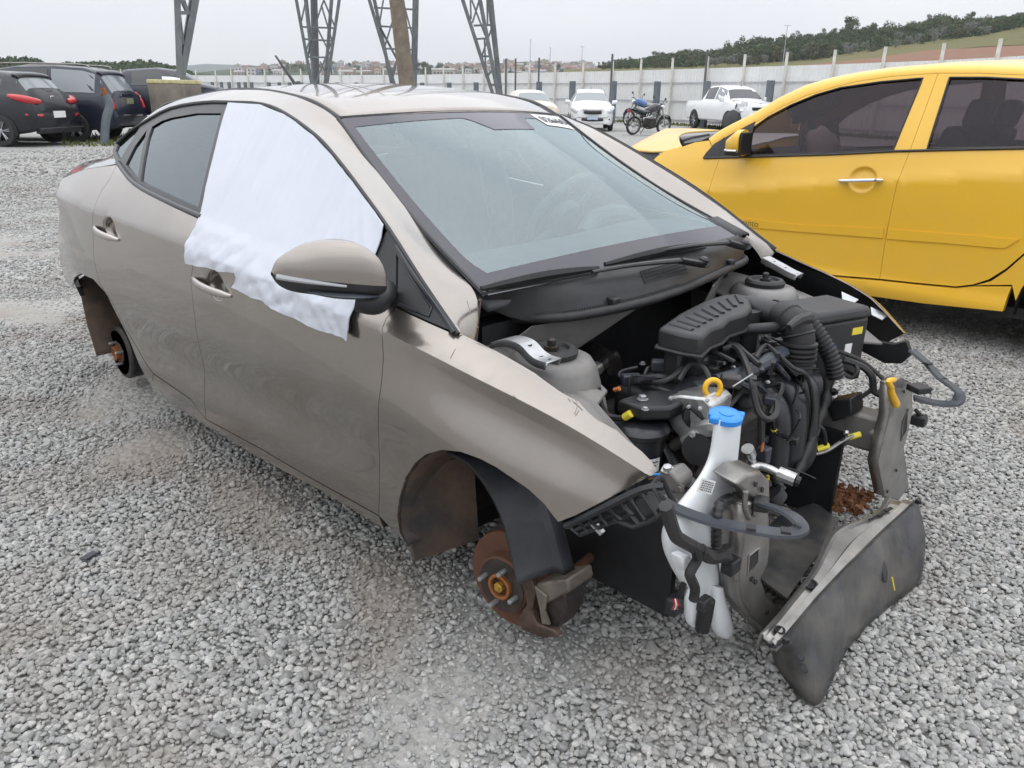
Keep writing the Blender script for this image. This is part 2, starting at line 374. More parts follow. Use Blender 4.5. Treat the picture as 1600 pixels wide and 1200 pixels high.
def build_stones():
    rng = np.random.default_rng(3)
    pts, rot, scl, idx, soi = [], [], [], [], []
    # rows of cells; cell size grows with distance from the camera
    def ring(r0, r1, cell, smin, smax, drop=0.0):
        a0, a1 = math.radians(-48), math.radians(58)
        nr = int((r1-r0)/cell)
        for i in range(nr):
            rr = r0+(i+0.5)*cell; na = int((a1-a0)*rr/cell)
            for k in range(na):
                r_ = rr+rng.uniform(-0.5, 0.5)*cell; a_ = YAW-(a0+(k+0.5+rng.uniform(-0.5, 0.5))*(a1-a0)/na)
                x, y = CAM[0]+r_*math.cos(a_), CAM[1]+r_*math.sin(a_)
                p = patch(x, y); s = soil(x, y)
                if rng.random() < 0.45*p or rng.random() < 0.6*s or rng.random() < drop: continue
                sz = smin+(smax-smin)*rng.random()**2.2
                if p > 0.3 or s > 0.3: sz *= 0.85
                if rng.random() < 0.012: sz *= 1.6
                z = gheight(x, y)+rng.uniform(-0.007, 0.003)-0.004*p-0.006*s
                pts.append((x, y, z)); rot.append((rng.uniform(-0.5, 0.5), rng.uniform(-0.5, 0.5), rng.uniform(0, 6.28)))
                scl.append((sz*rng.uniform(0.95, 1.5), sz*rng.uniform(0.75, 1.05), sz*rng.uniform(0.55, 0.85))); idx.append(int(rng.integers(0, 6))); soi.append(min(0.8, s*0.9))
    ring(0.8, 3.4, 0.0122, 0.0102, 0.0235)
    ring(3.4, 6.5, 0.0150, 0.0128, 0.025)
    ring(6.5, 11.0, 0.027, 0.022, 0.036)
    ring(11.0, 15.0, 0.045, 0.026, 0.05, 0.25)
    ring(15.0, 21.0, 0.085, 0.035, 0.07, 0.5)
    me = bpy.data.meshes.new('gravel'); me.from_pydata(pts, [], [])
    me.attributes.new('rot', 'FLOAT_VECTOR', 'POINT').data.foreach_set('vector', np.array(rot, 'f').ravel())
    me.attributes.new('scl', 'FLOAT_VECTOR', 'POINT').data.foreach_set('vector', np.array(scl, 'f').ravel())
    me.attributes.new('idx', 'INT', 'POINT').data.foreach_set('value', np.array(idx, 'i'))
    me.attributes.new('soil', 'FLOAT', 'POINT').data.foreach_set('value', np.array(soi, 'f'))
    o = obj('gravel', me, None); o['kind'] = 'stuff'; o['label'] = 'grey crushed stone gravel covering the yard'
    g = bpy.data.node_groups.new('gravel_nodes', 'GeometryNodeTree')
    g.interface.new_socket('Geometry', in_out='INPUT', socket_type='NodeSocketGeometry'); g.interface.new_socket('Geometry', in_out='OUTPUT', socket_type='NodeSocketGeometry')
    n = g.nodes; l = g.links; gi = n.new('NodeGroupInput'); go = n.new('NodeGroupOutput'); jn = n.new('GeometryNodeJoinGeometry'); sm = stone_material()
    for i in range(6):
        ico = n.new('GeometryNodeMeshIcoSphere'); ico.inputs['Radius'].default_value = 0.5; ico.inputs['Subdivisions'].default_value = 3
        vo = n.new('ShaderNodeTexNoise'); vo.noise_dimensions = '4D'; vo.inputs['Scale'].default_value = 1.7; vo.inputs['Detail'].default_value = 2.5; vo.inputs['W'].default_value = 3.1*i+0.7
        sub = n.new('ShaderNodeVectorMath'); sub.operation = 'SUBTRACT'; sub.inputs[1].default_value = (0.5, 0.5, 0.5); l.new(vo.outputs['Color'], sub.inputs[0])
        sc = n.new('ShaderNodeVectorMath'); sc.operation = 'SCALE'; sc.inputs['Scale'].default_value = 0.62; l.new(sub.outputs[0], sc.inputs[0])
        sp = n.new('GeometryNodeSetPosition'); l.new(ico.outputs['Mesh'], sp.inputs['Geometry']); l.new(sc.outputs[0], sp.inputs['Offset'])
        ss = n.new('GeometryNodeSetShadeSmooth'); l.new(sp.outputs[0], ss.inputs[0])
        st = n.new('GeometryNodeSetMaterial'); st.inputs['Material'].default_value = sm; l.new(ss.outputs[0], st.inputs['Geometry'])
        ti = n.new('GeometryNodeGeometryToInstance'); l.new(st.outputs[0], ti.inputs[0]); l.new(ti.outputs[0], jn.inputs[0])
    iop = n.new('GeometryNodeInstanceOnPoints'); iop.inputs['Pick Instance'].default_value = True
    l.new(gi.outputs[0], iop.inputs['Points']); l.new(jn.outputs[0], iop.inputs['Instance'])
    def attr(nm, ty):
        a = n.new('GeometryNodeInputNamedAttribute'); a.data_type = ty; a.inputs['Name'].default_value = nm; return a.outputs[0]
    er = n.new('FunctionNodeEulerToRotation'); l.new(attr('rot', 'FLOAT_VECTOR'), er.inputs[0]); l.new(er.outputs[0], iop.inputs['Rotation'])
    l.new(attr('scl', 'FLOAT_VECTOR'), iop.inputs['Scale']); l.new(attr('idx', 'INT'), iop.inputs['Instance Index'])
    l.new(iop.outputs[0], go.inputs[0])
    md = o.modifiers.new('stones', 'NODES'); md.node_group = g
    print('stones', len(pts))
build_stones()

# ---- terrain behind the fence
def terrain_mat(name, cols, scale, bump=0.5):
    m = bpy.data.materials.new(name); m.use_nodes = True; n = m.node_tree.nodes; l = m.node_tree.links; b = n['Principled BSDF']; b.inputs['Roughness'].default_value = 0.95; b.inputs['Specular IOR Level'].default_value = 0.1
    tc = n.new('ShaderNodeTexCoord'); t = n.new('ShaderNodeTexNoise'); t.inputs['Scale'].default_value = scale; t.inputs['Detail'].default_value = 9; t.inputs['Roughness'].default_value = 0.65; l.new(tc.outputs['Object'], t.inputs['Vector'])
    r = n.new('ShaderNodeValToRGB'); e = r.color_ramp.elements; e[0].position = 0.3; e[0].color = (*cols[0], 1); e[1].position = 0.7; e[1].color = (*cols[-1], 1)
    for i, c in enumerate(cols[1:-1]): k = e.new(0.3+0.4*(i+1)/(len(cols)-1)); k.color = (*c, 1)
    l.new(t.outputs[0], r.inputs[0]); l.new(r.outputs[0], b.inputs['Base Color']); MATS[name] = m; return m
M_GRASS = terrain_mat('dry_grass_slope', [(0.10, 0.105, 0.045), (0.15, 0.135, 0.06), (0.075, 0.10, 0.035)], 0.25)
M_EARTH = terrain_mat('red_earth_bank', [(0.19, 0.095, 0.065), (0.235, 0.13, 0.09), (0.17, 0.13, 0.075)], 0.30)
M_FARHILL = terrain_mat('wooded_hill', [(0.035, 0.055, 0.035), (0.06, 0.075, 0.045), (0.045, 0.065, 0.04)], 0.03)
M_MOUNT = terrain_mat('distant_mountain', [(0.05, 0.075, 0.07), (0.07, 0.09, 0.085)], 0.004)

def ridge(name, cols, m, back=120, jit=0.0, seed=0):
    """A hill: for every column (px) a foot, several rows going up and back, and a far foot."""
    rows = []
    for c in cols:
        px = c[0]; pr = []
        for (py, D) in c[1:]:
            q = at(px, py, D) if py is not None else at(px, 160, D)*np.array([1, 1, 0])+np.array([0, 0, -0.5])
            q = q+np.array([0, 0, jit*fbm(q[0]+seed, q[1], 0.05)])
            pr.append(q)
        last = at(px, c[-1][0] or 160, c[-1][1]+back); last[2] = -2.0; pr.append(last); rows.append(pr)
    # refine columns
    fine = []
    for i in range(len(rows)-1):
        for k in range(8):
            t = k/8; t2 = t*t*(3-2*t); fine.append([lerp(a, b, t2*0.5+t*0.5) for a, b in zip(rows[i], rows[i+1])])
    fine.append(rows[-1])
    o = obj(name, MB().loft(fine), m, ang=60); o['kind'] = 'structure'; return o
# right hand hill: red bank, grass strip, wooded slope
ridge('earth_bank', [(1060, (None, 175), (114, 275)), (1180, (None, 175), (106, 280)), (1273, (None, 175), (99, 287)), (1367, (None, 175), (90, 295)), (1447, (None, 170), (79, 305)), (1535, (None, 165), (74, 320)), (1620, (None, 160), (70, 335)), (1800, (None, 155), (64, 350)), (2000, (None, 150), (60, 350))], M_EARTH, back=90, jit=0.5)
ridge('grass_slope', [(880, (None, 280), (112, 375), (110, 475)), (1060, (None, 280), (107, 375), (100, 475)), (1180, (107, 277), (101, 375), (80, 500)), (1273, (100, 285), (93, 375), (68, 512)), (1367, (91, 292), (80, 375), (55, 525)), (1447, (80, 302), (69, 375), (44, 525)), (1535, (75, 317), (58, 380), (36, 475)), (1600, (71, 330), (36, 400), (30, 475)), (1700, (68, 340), (20, 412), (18, 475)), (2000, (62, 350), (0, 425), (-5, 500))], M_GRASS, back=300, jit=0.6, seed=5)
# left and centre: wooded rise, city hill, far blue mountains
ridge('wooded_rise', [(-400, (None, 260), (112, 380), (104, 480)), (0, (None, 260), (112, 380), (101, 480)), (60, (None, 260), (112, 380), (100, 480)), (90, (None, 300), (116, 400), (108, 480)), (200, (None, 300), (114, 400), (104, 480)), (270, (None, 300), (116, 400), (108, 480)), (330, (None, 300), (120, 400), (116, 480))], M_FARHILL, back=300, jit=3, seed=2)
ridge('city_hill', [(230, (None, 612), (128, 910), (122, 1330)), (360, (None, 612), (122, 910), (108, 1330)), (440, (None, 612), (118, 910), (100, 1330)), (520, (None, 612), (119, 910), (103, 1330)), (600, (None, 612), (120, 910), (100, 1330)), (660, (None, 612), (121, 910), (108, 1330)), (740, (None, 612), (120, 910), (100, 1330)), (820, (None, 612), (120, 910), (97, 1330)), (880, (None, 612), (120, 910), (99, 1330)), (960, (None, 612), (122, 910), (106, 1330)), (1100, (None, 612), (126, 910), (114, 1330))], M_FARHILL, back=400, jit=3, seed=9)
ridge('far_mountain', [(-500, (None, 2600), (108, 3400)), (-100, (None, 2600), (101, 3400)), (60, (None, 2600), (96, 3400)), (90, (None, 2600), (93, 3400)), (150, (None, 2600), (98, 3400)), (250, (None, 2600), (104, 3400)), (320, (None, 2600), (100, 3400)), (420, (None, 2600), (106, 3400)), (560, (None, 2600), (112, 3400)), (800, (None, 2600), (118, 3400)), (1200, (None, 2600), (125, 3400))], M_MOUNT, back=900, jit=25, seed=4)

# ---- trees
def leaf_mat(name, c1, c2):
    m = bpy.data.materials.new(name); m.use_nodes = True; n = m.node_tree.nodes; l = m.node_tree.links; b = n['Principled BSDF']; b.inputs['Roughness'].default_value = 0.7; b.inputs['Specular IOR Level'].default_value = 0.2
    gm = n.new('ShaderNodeTexCoord'); t = n.new('ShaderNodeTexNoise'); t.inputs['Scale'].default_value = 0.9; t.inputs['Detail'].default_value = 4; l.new(gm.outputs['Object'], t.inputs['Vector'])
    r = n.new('ShaderNodeValToRGB'); r.color_ramp.elements[0].position = 0.35; r.color_ramp.elements[0].color = (*c1, 1); r.color_ramp.elements[1].position = 0.65; r.color_ramp.elements[1].color = (*c2, 1)
    l.new(t.outputs[0], r.inputs[0]); l.new(r.outputs[0], b.inputs['Base Color']); return m
LEAF = [leaf_mat('dark_green_leaves', (0.030, 0.056, 0.020), (0.066, 0.100, 0.034)), leaf_mat('mid_green_leaves', (0.045, 0.070, 0.028), (0.085, 0.110, 0.045)), leaf_mat('silvery_leaves', (0.12, 0.13, 0.11), (0.24, 0.245, 0.22)), leaf_mat('olive_leaves', (0.06, 0.07, 0.03), (0.105, 0.11, 0.05))]
M_BARK = mat('bark', (0.12, 0.10, 0.08), 0.9, var=0.3, vscale=4)
def crown_mesh(seed, H, Rr, z0, nleaf, lm, spread=1.0):
    rng = random.Random(seed); mb = MB(); cl = []
    for i in range(rng.randint(9, 13)):
        a = rng.uniform(0, 6.28); r = Rr*rng.uniform(0.1, 0.75); z = z0+(H-z0)*rng.uniform(0.15, 0.88)
        cl.append((Vector((r*math.cos(a)*spread, r*math.sin(a)*spread, z)), Rr*rng.uniform(0.28, 0.5)))
    for c, r in cl:
        for k in range(nleaf):
            d = Vector((rng.gauss(0, 1), rng.gauss(0, 1), rng.gauss(0, 0.8))).normalized(); p = c+d*r*rng.uniform(0.55, 1.08)
            s = r*rng.uniform(0.14, 0.30); u = (d+Vector((rng.uniform(-1, 1), rng.uniform(-1, 1), rng.uniform(-.3, 1)))*0.8).normalized(); a1 = u.orthogonal().normalized(); a2 = u.cross(a1)
            mb.add([p+a1*s, p+a2*s*0.7, p-a1*s, p-a2*s*0.7], [(0, 1, 2, 3)])
    return mb.mesh('crown', lm, smooth=False), cl
def tree_proto(seed, H, Rr, z0, li, nleaf=70):
    cm, cl = crown_mesh(seed, H, Rr, z0, nleaf, LEAF[li]); tb = MB(); rng = random.Random(seed)
    tb.tube([(0, 0, -0.6), (0.05*H*rng.uniform(-1, 1), 0, H*0.4), (0, 0, H*0.8)], lambda t: H*0.02*(1-0.75*t), 6, 2)
    for c, r in cl[:6]: tb.tube([(0, 0, z0*0.8+rng.uniform(0, 0.2)*H), tuple(c)], lambda t: H*0.009*(1-0.6*t), 4, 1)
    return cm, tb.mesh('trunk', M_BARK), H
PROTO = [tree_proto(11, 11, 4.6, 1.2, 0), tree_proto(12, 10, 5.0, 0.9, 1), tree_proto(13, 11, 4.4, 3.6, 2), tree_proto(14, 9, 4.6, 0.6, 3), tree_proto(15, 13, 4.2, 2.0, 0), tree_proto(16, 12, 5.0, 4.6, 1)]
KIND = ['dark green', 'mid green', 'pale silvery', 'olive green', 'tall dark green', 'wide mid green']
def tree(base, scale, k, label, group, rz=None):
    t = thing('tree', label, 'tree', tuple(base), random.uniform(0, 6.28), group); t.scale = (scale, scale, scale*random.uniform(0.9, 1.12))
    for nm, me in (('crown', PROTO[k][0]), ('trunk', PROTO[k][1])):
        o = bpy.data.objects.new(nm, me); COL.objects.link(o); o.parent = t
    return t
rt = random.Random(21)
def tree_line(tops, bases, n, D0, D1, kinds, lab, grp, hmin, hmax):
    x0, x1 = tops[0][0], tops[-1][0]
    for i in range(n):
        px = x0+(x1-x0)*(i+rt.random())/n
        ty = np.interp(px, [a for a, b in tops], [b for a, b in tops]); by = np.interp(px, [a for a, b in bases], [b for a, b in bases])
        f = rt.random()**1.4; D = D0+(D1-D0)*f
        k = rt.choice(kinds); H = rt.uniform(hmin, hmax)
        b_ = at(px, lerp(by, by-(by-ty)*0.55, f)+rt.uniform(-1, 1), D)
        tt = at(px, lerp(by-(by-ty)*0.55, ty, f**0.8)+rt.uniform(-3, 3), D)
        sc = max(0.35, (tt[2]-b_[2])/PROTO[k][2])
        tree(b_-np.array([0, 0, 0.3]), sc*rt.uniform(1.0, 1.25), k, lab % KIND[k], grp+' ('+KIND[k]+')')
TOPS = [(935, 100), (972, 88), (1012, 82), (1081, 70), (1120, 72), (1175, 54), (1230, 50), (1290, 44), (1350, 36), (1420, 34), (1460, 20), (1530, 22), (1600, 16), (1660, 8)]
BASES = [(935, 113), (1060, 110), (1180, 103), (1273, 94), (1367, 82), (1447, 71), (1535, 58), (1600, 40), (1660, 30)]
tree_line(TOPS, BASES, 195, 380, 540, [0, 0, 1, 1, 3, 4, 4], '%s tree in the wood on the right hillside', 'trees of the hillside wood', 8, 14)
tree_line([(1100, 88), (1180, 78), (1300, 66), (1420, 50), (1540, 42)], [(1100, 109), (1180, 104), (1300, 93), (1420, 77), (1540, 59)], 38, 376, 400, [2, 2, 2, 3], '%s tree along the lower edge of the hillside wood', 'trees at the edge of the wood', 7, 9)
q = at(1329, 60, 480); tree(q, (at(1329, 22, 480)[2]-q[2])/12.0, 5, 'tall round tree rising above the wooded ridge', None)
def leaf_mass(name, label, tops, bases, n, D0, D1, s0, s1, seed, m):
    r = random.Random(seed); mb = MB(); x0, x1 = tops[0][0], tops[-1][0]
    for i in range(n):
        px = r.uniform(x0, x1); ty = np.interp(px, [a for a, b in tops], [b for a, b in tops])+3.5*noise.noise(Vector((px*0.09, seed, 0)))+2*noise.noise(Vector((px*0.31, seed, 4))); by = np.interp(px, [a for a, b in bases], [b for a, b in bases])
        f = r.random(); D = lerp(D0, D1, f); q = Vector(at(px, lerp(by, ty, f**0.7*r.uniform(0.8, 1.0)), D)); s = r.uniform(s0, s1); u = Vector((r.gauss(0, 1), r.gauss(0, 1), r.gauss(0, 1)+.6)).normalized(); a1 = u.orthogonal().normalized(); a2 = u.cross(a1); mb.add([q+a1*s, q+a2*s*.7, q-a1*s, q-a2*s*.7], [(0, 1, 2, 3)])
    o = obj(name, mb, m, smooth=False); o['kind'] = 'stuff'; o['label'] = label
leaf_mass('far_treeline', 'hazy line of trees on the far rise behind the black cars', [(-60, 92), (0, 90), (40, 88), (62, 92), (75, 103), (100, 98), (150, 95), (180, 98), (220, 93), (245, 97), (280, 106), (300, 112)], [(-60, 116), (300, 118)], 9000, 420, 490, 0.5, 1.3, 1, LEAF[0])
leaf_mass('woodland_undergrowth', 'dense undergrowth filling the hillside wood', [(a, b+7) for a, b in TOPS], BASES, 22000, 385, 535, 0.5, 1.4, 2, LEAF[0])
leaf_mass('town_greenery', 'green scrub between the houses of the far town', [(380, 106), (460, 95), (490, 98), (520, 104), (600, 104), (660, 108), (760, 103), (850, 101), (950, 107)], [(380, 120), (950, 121)], 7000, 960, 1290, 0.8, 2.0, 3, LEAF[1])
tree_line([(380, 104), (460, 92), (520, 97), (640, 95), (662, 90), (690, 97), (760, 100), (850, 95), (940, 101)], [(380, 116), (940, 118)], 42, 940, 1290, [0, 1, 0, 4], '%s tree between the houses of the far town', 'trees between the town houses', 7, 12)
for px, py in ((653, 95), (664, 93), (672, 99), (684, 101), (697, 101), (676, 110), (668, 112)):
    q = at(px, 119, 850); tree(q, (at(px, py, 850)[2]-q[2])/11.0, 0, 'dark green tree in the clump beside the pale shed', 'trees of the clump by the shed')

# ---- town on the far hill
HCOL = [((0.33, 0.20, 0.16), 'brick red'), ((0.48, 0.44, 0.39), 'cream'), ((0.56, 0.55, 0.54), 'white'), ((0.40, 0.29, 0.25), 'salmon'), ((0.27, 0.32, 0.37), 'blue grey'), ((0.43, 0.38, 0.26), 'ochre'), ((0.36, 0.33, 0.31), 'grey')]
HM = [mat('house_wall_'+n.replace(' ', '_'), c, 0.85, var=0.12, vscale=0.3) for c, n in HCOL]
M_ROOFT = mat('clay_roof', (0.24, 0.14, 0.11), 0.85, var=0.3, vscale=0.6); M_ROOFG = mat('grey_roof', (0.33, 0.32, 0.31), 0.8, var=0.2, vscale=0.5); M_WINF = mat('far_window', (0.05, 0.055, 0.065), 0.25)
house_mesh = {}
def house_parts(ci, shape):
    if (ci, shape) in house_mesh: return house_mesh[(ci, shape)]
    w, d, h = [(7, 8, 5.5), (9, 8, 7.5), (6, 9, 4)][shape]
    wall = MB().box((0, 0, h/2-1), (w, d, h+2)); roof = MB()
    if shape != 1:
        roof.prism([(-w/2-.4, -d/2-.4, h), (w/2+.4, -d/2-.4, h), (0, -d/2-.4, h+1.8)], (0, d+.8, 0))
    else:
        roof.box((0, 0, h+.25), (w+.5, d+.5, .5)); roof.box((w*.2, 0, h+1.2), (2, 2, 1.6))
    win = MB()
    for fl in range(2 if shape == 1 else 1):
        for s in (-1, 1):
            for k in (-1, 1):
                win.box((k*w*.24, s*(d/2+.03), 1.6+fl*3), (1.5, .12, 1.3)); win.box((s*(w/2+.03), k*d*.24, 1.6+fl*3), (.12, 1.5, 1.3))
    r = (wall.mesh('wall', HM[ci], smooth=False), roof.mesh('roof', M_ROOFT if shape == 0 else M_ROOFG, smooth=False), win.mesh('windows', M_WINF, smooth=False))
    house_mesh[(ci, shape)] = r; return r
rh = random.Random(5)
def house(px, py, D):
    ci = rh.choice([0, 0, 1, 1, 2, 2, 3, 3, 4, 5, 6]); sh = rh.randrange(3); q = at(px, py, D)
    fname = ['clay-roofed', 'flat-roofed two-storey', 'grey-roofed'][sh]
    t = thing('house', 'small %s %s house on the far town hill' % (HCOL[ci][1], fname), 'house', tuple(q), rh.uniform(-0.5, 0.5)+YAW, '%s %s houses of the far town' % (HCOL[ci][1], fname))
    s = rh.uniform(0.75, 1.2); t.scale = (s, s, s)
    for nm, me in zip(('wall', 'roof', 'windows'), house_parts(ci, sh)):
        o = bpy.data.objects.new(nm, me); COL.objects.link(o); o.parent = t
ctop = [(370, 108), (440, 102), (520, 104), (600, 101), (660, 109), (740, 101), (820, 98), (880, 100), (940, 106)]
for i in range(290):
    px = rh.uniform(372, 945); f = rh.random(); ty = np.interp(px, [a for a, b in ctop], [b for a, b in ctop])
    if 420 < px < 490 and rh.random() < 0.75: continue
    if 640 < px < 700 and rh.random() < 0.8: continue
    house(px, lerp(119, ty+1, f), lerp(930, 1310, f))
q = at(693, 118, 800); t = thing('warehouse', 'long pale shed with a low pitched roof below the town', 'building', tuple(q), YAW-math.pi/2)
o = obj('wall', MB().box((0, 0, 2), (22, 8, 6)), HM[1], t, smooth=False); o = obj('roof', MB().prism([(-11.5, -4.5, 5), (-11.5, 4.5, 5), (-11.5, 0, 6.6)], (23, 0, 0)), M_ROOFG, t, smooth=False)
for k in range(6): obj('window', MB().box((-8+k*3.2, -4.02, 2.2), (2, .1, 1.6)), M_WINF, t, smooth=False)

# ---- white sheet fence along the far edge of the yard
M_FENCE = mat('white_fence_sheet', (0.74, 0.745, 0.735), 0.5, var=0.06, vscale=1.2, dust=0.2, dust_col=(0.5, 0.47, 0.42))
M_CONC = mat('pale_concrete', (0.64, 0.62, 0.56), 0.85, var=0.15, vscale=3)
M_GREYPOST = mat('grey_painted_post', (0.13, 0.15, 0.17), 0.6, var=0.15, vscale=4)
M_RAIL = mat('fence_rail', (0.42, 0.43, 0.44), 0.6)
FP = [Vector((*at(a_, 150, d_)[:2], 0)) for a_, d_ in ((1900, 24.5), (1500, 31.5), (1300, 35.5), (1100, 41.0), (950, 47.0), (650, 64.0), (340, 84.0), (-100, 118.0))]
def along(d):
    for a, b in zip(FP, FP[1:]):
        l_ = (b-a).length
        if d <= l_: return a+(b-a)*(d/l_), (b-a).normalized()
        d -= l_
    return FP[-1], (FP[-1]-FP[-2]).normalized()
FT = sum((b-a).length for a, b in zip(FP, FP[1:]))
fence = thing('fence', 'long white corrugated sheet fence with tall pale posts along the yard', 'fence', tuple(FP[2]), 0, world_mesh=True)
FH, STEP = 2.62, 2.5
nseg = int(FT/STEP)
panel_me = None
def corr_panel():
    rows = []; n = 36
    for zz in (0.12, FH):
        rows.append([(k*STEP/n*0.993, (0.018 if k % 3 == 0 else -0.012), zz) for k in range(n+1)])
    return MB().loft(rows).mesh('panel', M_FENCE, smooth=False)
panel_me = corr_panel()
post_me = MB().box((0, 0, 1.55), (0.095, 0.10, 3.2), taper=0.85).mesh('post', M_CONC, smooth=False)
rail_me = MB().box((STEP/2, 0.05, 0), (STEP*0.99, 0.04, 0.045)).mesh('rail', M_RAIL, smooth=False)
for i in range(nseg):
    p, d = along(i*STEP); p2, _ = along((i+1)*STEP); d = (p2-p).normalized(); a = math.atan2(d.y, d.x)
    for nm, me, off in (('panel', panel_me, Vector((0, 0, 0))), ('post', post_me, Vector((d.y, -d.x, 0))*-0.12)):
        if nm == 'post' and i % 2 and i < 4: pass
        o = bpy.data.objects.new(nm, me); COL.objects.link(o); o.parent = fence; o.location = p+off-fence.location; o.rotation_euler = (0, 0, a)
    for zz in (0.22, 1.12, 1.98):
        o = bpy.data.objects.new('rail', rail_me); COL.objects.link(o); o.parent = fence; o.location = p+Vector((0, 0, zz))-fence.location; o.rotation_euler = (0, 0, a)
# grey steel posts standing in front of the fence
bo_me = MB().box((0, 0, 1.0), (0.26, 0.22, 2.05)).mesh('fence_bollard', M_GREYPOST, smooth=False)
for i, (px, D) in enumerate(((1202, 36.5), (1103, 39.4), (1026, 41.5), (958, 42.5), (894, 44), (842, 47.5), (744, 54), (702, 57), (660, 60), (558, 66), (528, 68), (472, 71), (454, 72.5), (438, 74), (422, 75.5), (395, 77.5), (385, 78.5), (375, 79.5), (360, 80.5), (348, 81.5), (334, 82.5), (320, 84))):
    q = at(px, 150, D); o = bpy.data.objects.new('fence_post', bo_me); COL.objects.link(o); o.location = (q[0], q[1], 0)
    tag(o, 'stout dark grey steel post standing in front of the white fence', 'post', 'dark grey posts in front of the fence')
# thin dark poles at the fence
M_POLE = mat('dark_pole', (0.10, 0.105, 0.11), 0.6)
for px, D in ((1099, 40.2), (953.5, 44.6), (841, 50), (790, 52), (805, 51.5), (520, 71)):
    q = at(px, 150, D); o = obj('fence_pole', MB().tube([(0, 0, 0), (0, 0, 3.4)], 0.055, 8, 1), M_POLE); o.location = (q[0], q[1], 0)
    tag(o, 'thin dark pole rising in front of the white fence', 'pole', 'thin dark poles at the fence')
# grass verge at the foot of the fence
def grass_tufts(name, label, pts, h, n, seed):
    rng = random.Random(seed); mb = MB()
    for i in range(n):
        b_ = pts(rng); hh = h*rng.uniform(0.4, 1.2); a = rng.uniform(0, 6.28); w = 0.02+hh*0.10; d = Vector((math.cos(a), math.sin(a), 0)); tip = b_+Vector((rng.uniform(-.4, .4)*hh, rng.uniform(-.4, .4)*hh, hh))
        mb.add([b_-d*w, b_+d*w, tip], [(0, 1, 2)])
    o = obj(name, mb, M_GRASSB, smooth=False); o['kind'] = 'stuff'; o['label'] = label; return o
M_GRASSB = mat('grass_blades', (0.12, 0.14, 0.035), 0.8, var=0.4, vscale=2)
def _verge(r):
    p, d = along(r.uniform(3, 60)); nrm = Vector((d.y, -d.x, 0)); return p+nrm*(-r.uniform(-0.05, 0.5)-r.random()**3*1.0)+Vector((0, 0, -0.02)) if nrm.y > 0 else p+nrm*(r.uniform(-0.05, 0.5)+r.random()**3*1.0)+Vector((0, 0, -0.02))
grass_tufts('verge_grass', 'low green grass along the foot of the white fence', _verge, 0.16, 6000, 3)
def _weeds(r):
    q = at(r.choice([r.uniform(88, 150), r.uniform(150, 205), r.uniform(100, 200)]), 200, r.uniform(22, 27)); return Vector((q[0], q[1], -0.02))
grass_tufts('weeds', 'green weeds growing round the black cars', _weeds, 0.13, 380, 4)

# ---- light poles in the distance
M_GALV = mat('galvanised_steel', (0.36, 0.385, 0.40), 0.5, 0.5, var=0.15, vscale=5)
def light_pole(px, ytop, ybot, D, label):
    b_ = at(px, ybot, D); h = at(px, ytop, D)[2]-b_[2]; t = thing('light_pole', label, 'light pole', tuple(b_))
    obj('mast', MB().tube([(0, 0, -2), (0, 0, h)], lambda s: 0.15-0.07*s, 8, 1), M_GALV, t)
    obj('crossbar', MB().box((0, 0, h), (1.9, 0.1, 0.1), Matrix.Rotation(YAW-math.pi/2, 3, 'Z')), M_GALV, t)
    for k in (-0.85, 0, 0.85):
        obj('floodlight', MB().box(Matrix.Rotation(YAW-math.pi/2, 3, 'Z') @ Vector((k, 0, 0.12)), (0.45, 0.3, 0.3)), M_GREYPOST, t, smooth=False)
light_pole(1222, 40, 108, 240, 'tall grey floodlight pole in front of the hillside wood')
light_pole(908, 73, 118, 320, 'far floodlight pole above the town, between mast and wood')
for px, yt, yb, lab in ((828, 62, 108, 'thin pale radio mast over the far town, taller of two'), (859, 74, 108, 'thin pale radio mast over the far town, shorter of two')):
    b_ = at(px, yb, 1250); h = at(px, yt, 1250)[2]-b_[2]; t = thing('radio_mast', lab, 'mast', tuple(b_))
    obj('shaft', MB().tube([(0, 0, -3), (0, 0, h)], lambda s: 0.7-0.35*s, 6, 1), M_GALV, t); obj('antenna', MB().tube([(0, 0, h*.93), (0, 0, h*1.02)], 0.9, 6, 1), M_CONC, t)

# ---- lattice tower legs on concrete footings
def beam(mb, a, b, w):
    a, b = Vector(a), Vector(b); d = (b-a); L_ = d.length; q = d.to_track_quat('Z', 'Y').to_matrix()
    mb.box((a+b)/2, (w, w, L_), q)
def tower_leg(label, D, chords, braces, foot=None, w=0.12):
    """chords/braces: pixel end pairs with a depth offset; each steel member is its own part."""
    b_ = foot if foot is not None else at(chords[0][0][0], chords[0][0][1], D)*np.array([1, 1, 0])
    t = thing('tower_leg', label, 'tower leg', tuple(b_), world_mesh=True)
    for (p0, d0), (p1, d1) in [((c[0], c[2]), (c[1], c[3])) for c in chords]:
        mb = MB(); beam(mb, at(*p0, D+d0), at(*p1, D+d1), w); obj('chord', mb, M_GALV2, t, smooth=False)
    for c in braces:
        mb = MB(); beam(mb, at(*c[0], D+c[2]), at(*c[1], D+c[3]), w*0.52); obj('brace', mb, M_GALV2, t, smooth=False)
    return t
M_GALV2 = mat('weathered_galvanised', (0.17, 0.185, 0.19), 0.6, 0.4, var=0.2, vscale=3)
def ext(a, b, y):  # extend a pixel line up to row y
    t = (y-a[1])/(b[1]-a[1]); return (a[0]+(b[0]-a[0])*t, y)
Y0 = -700
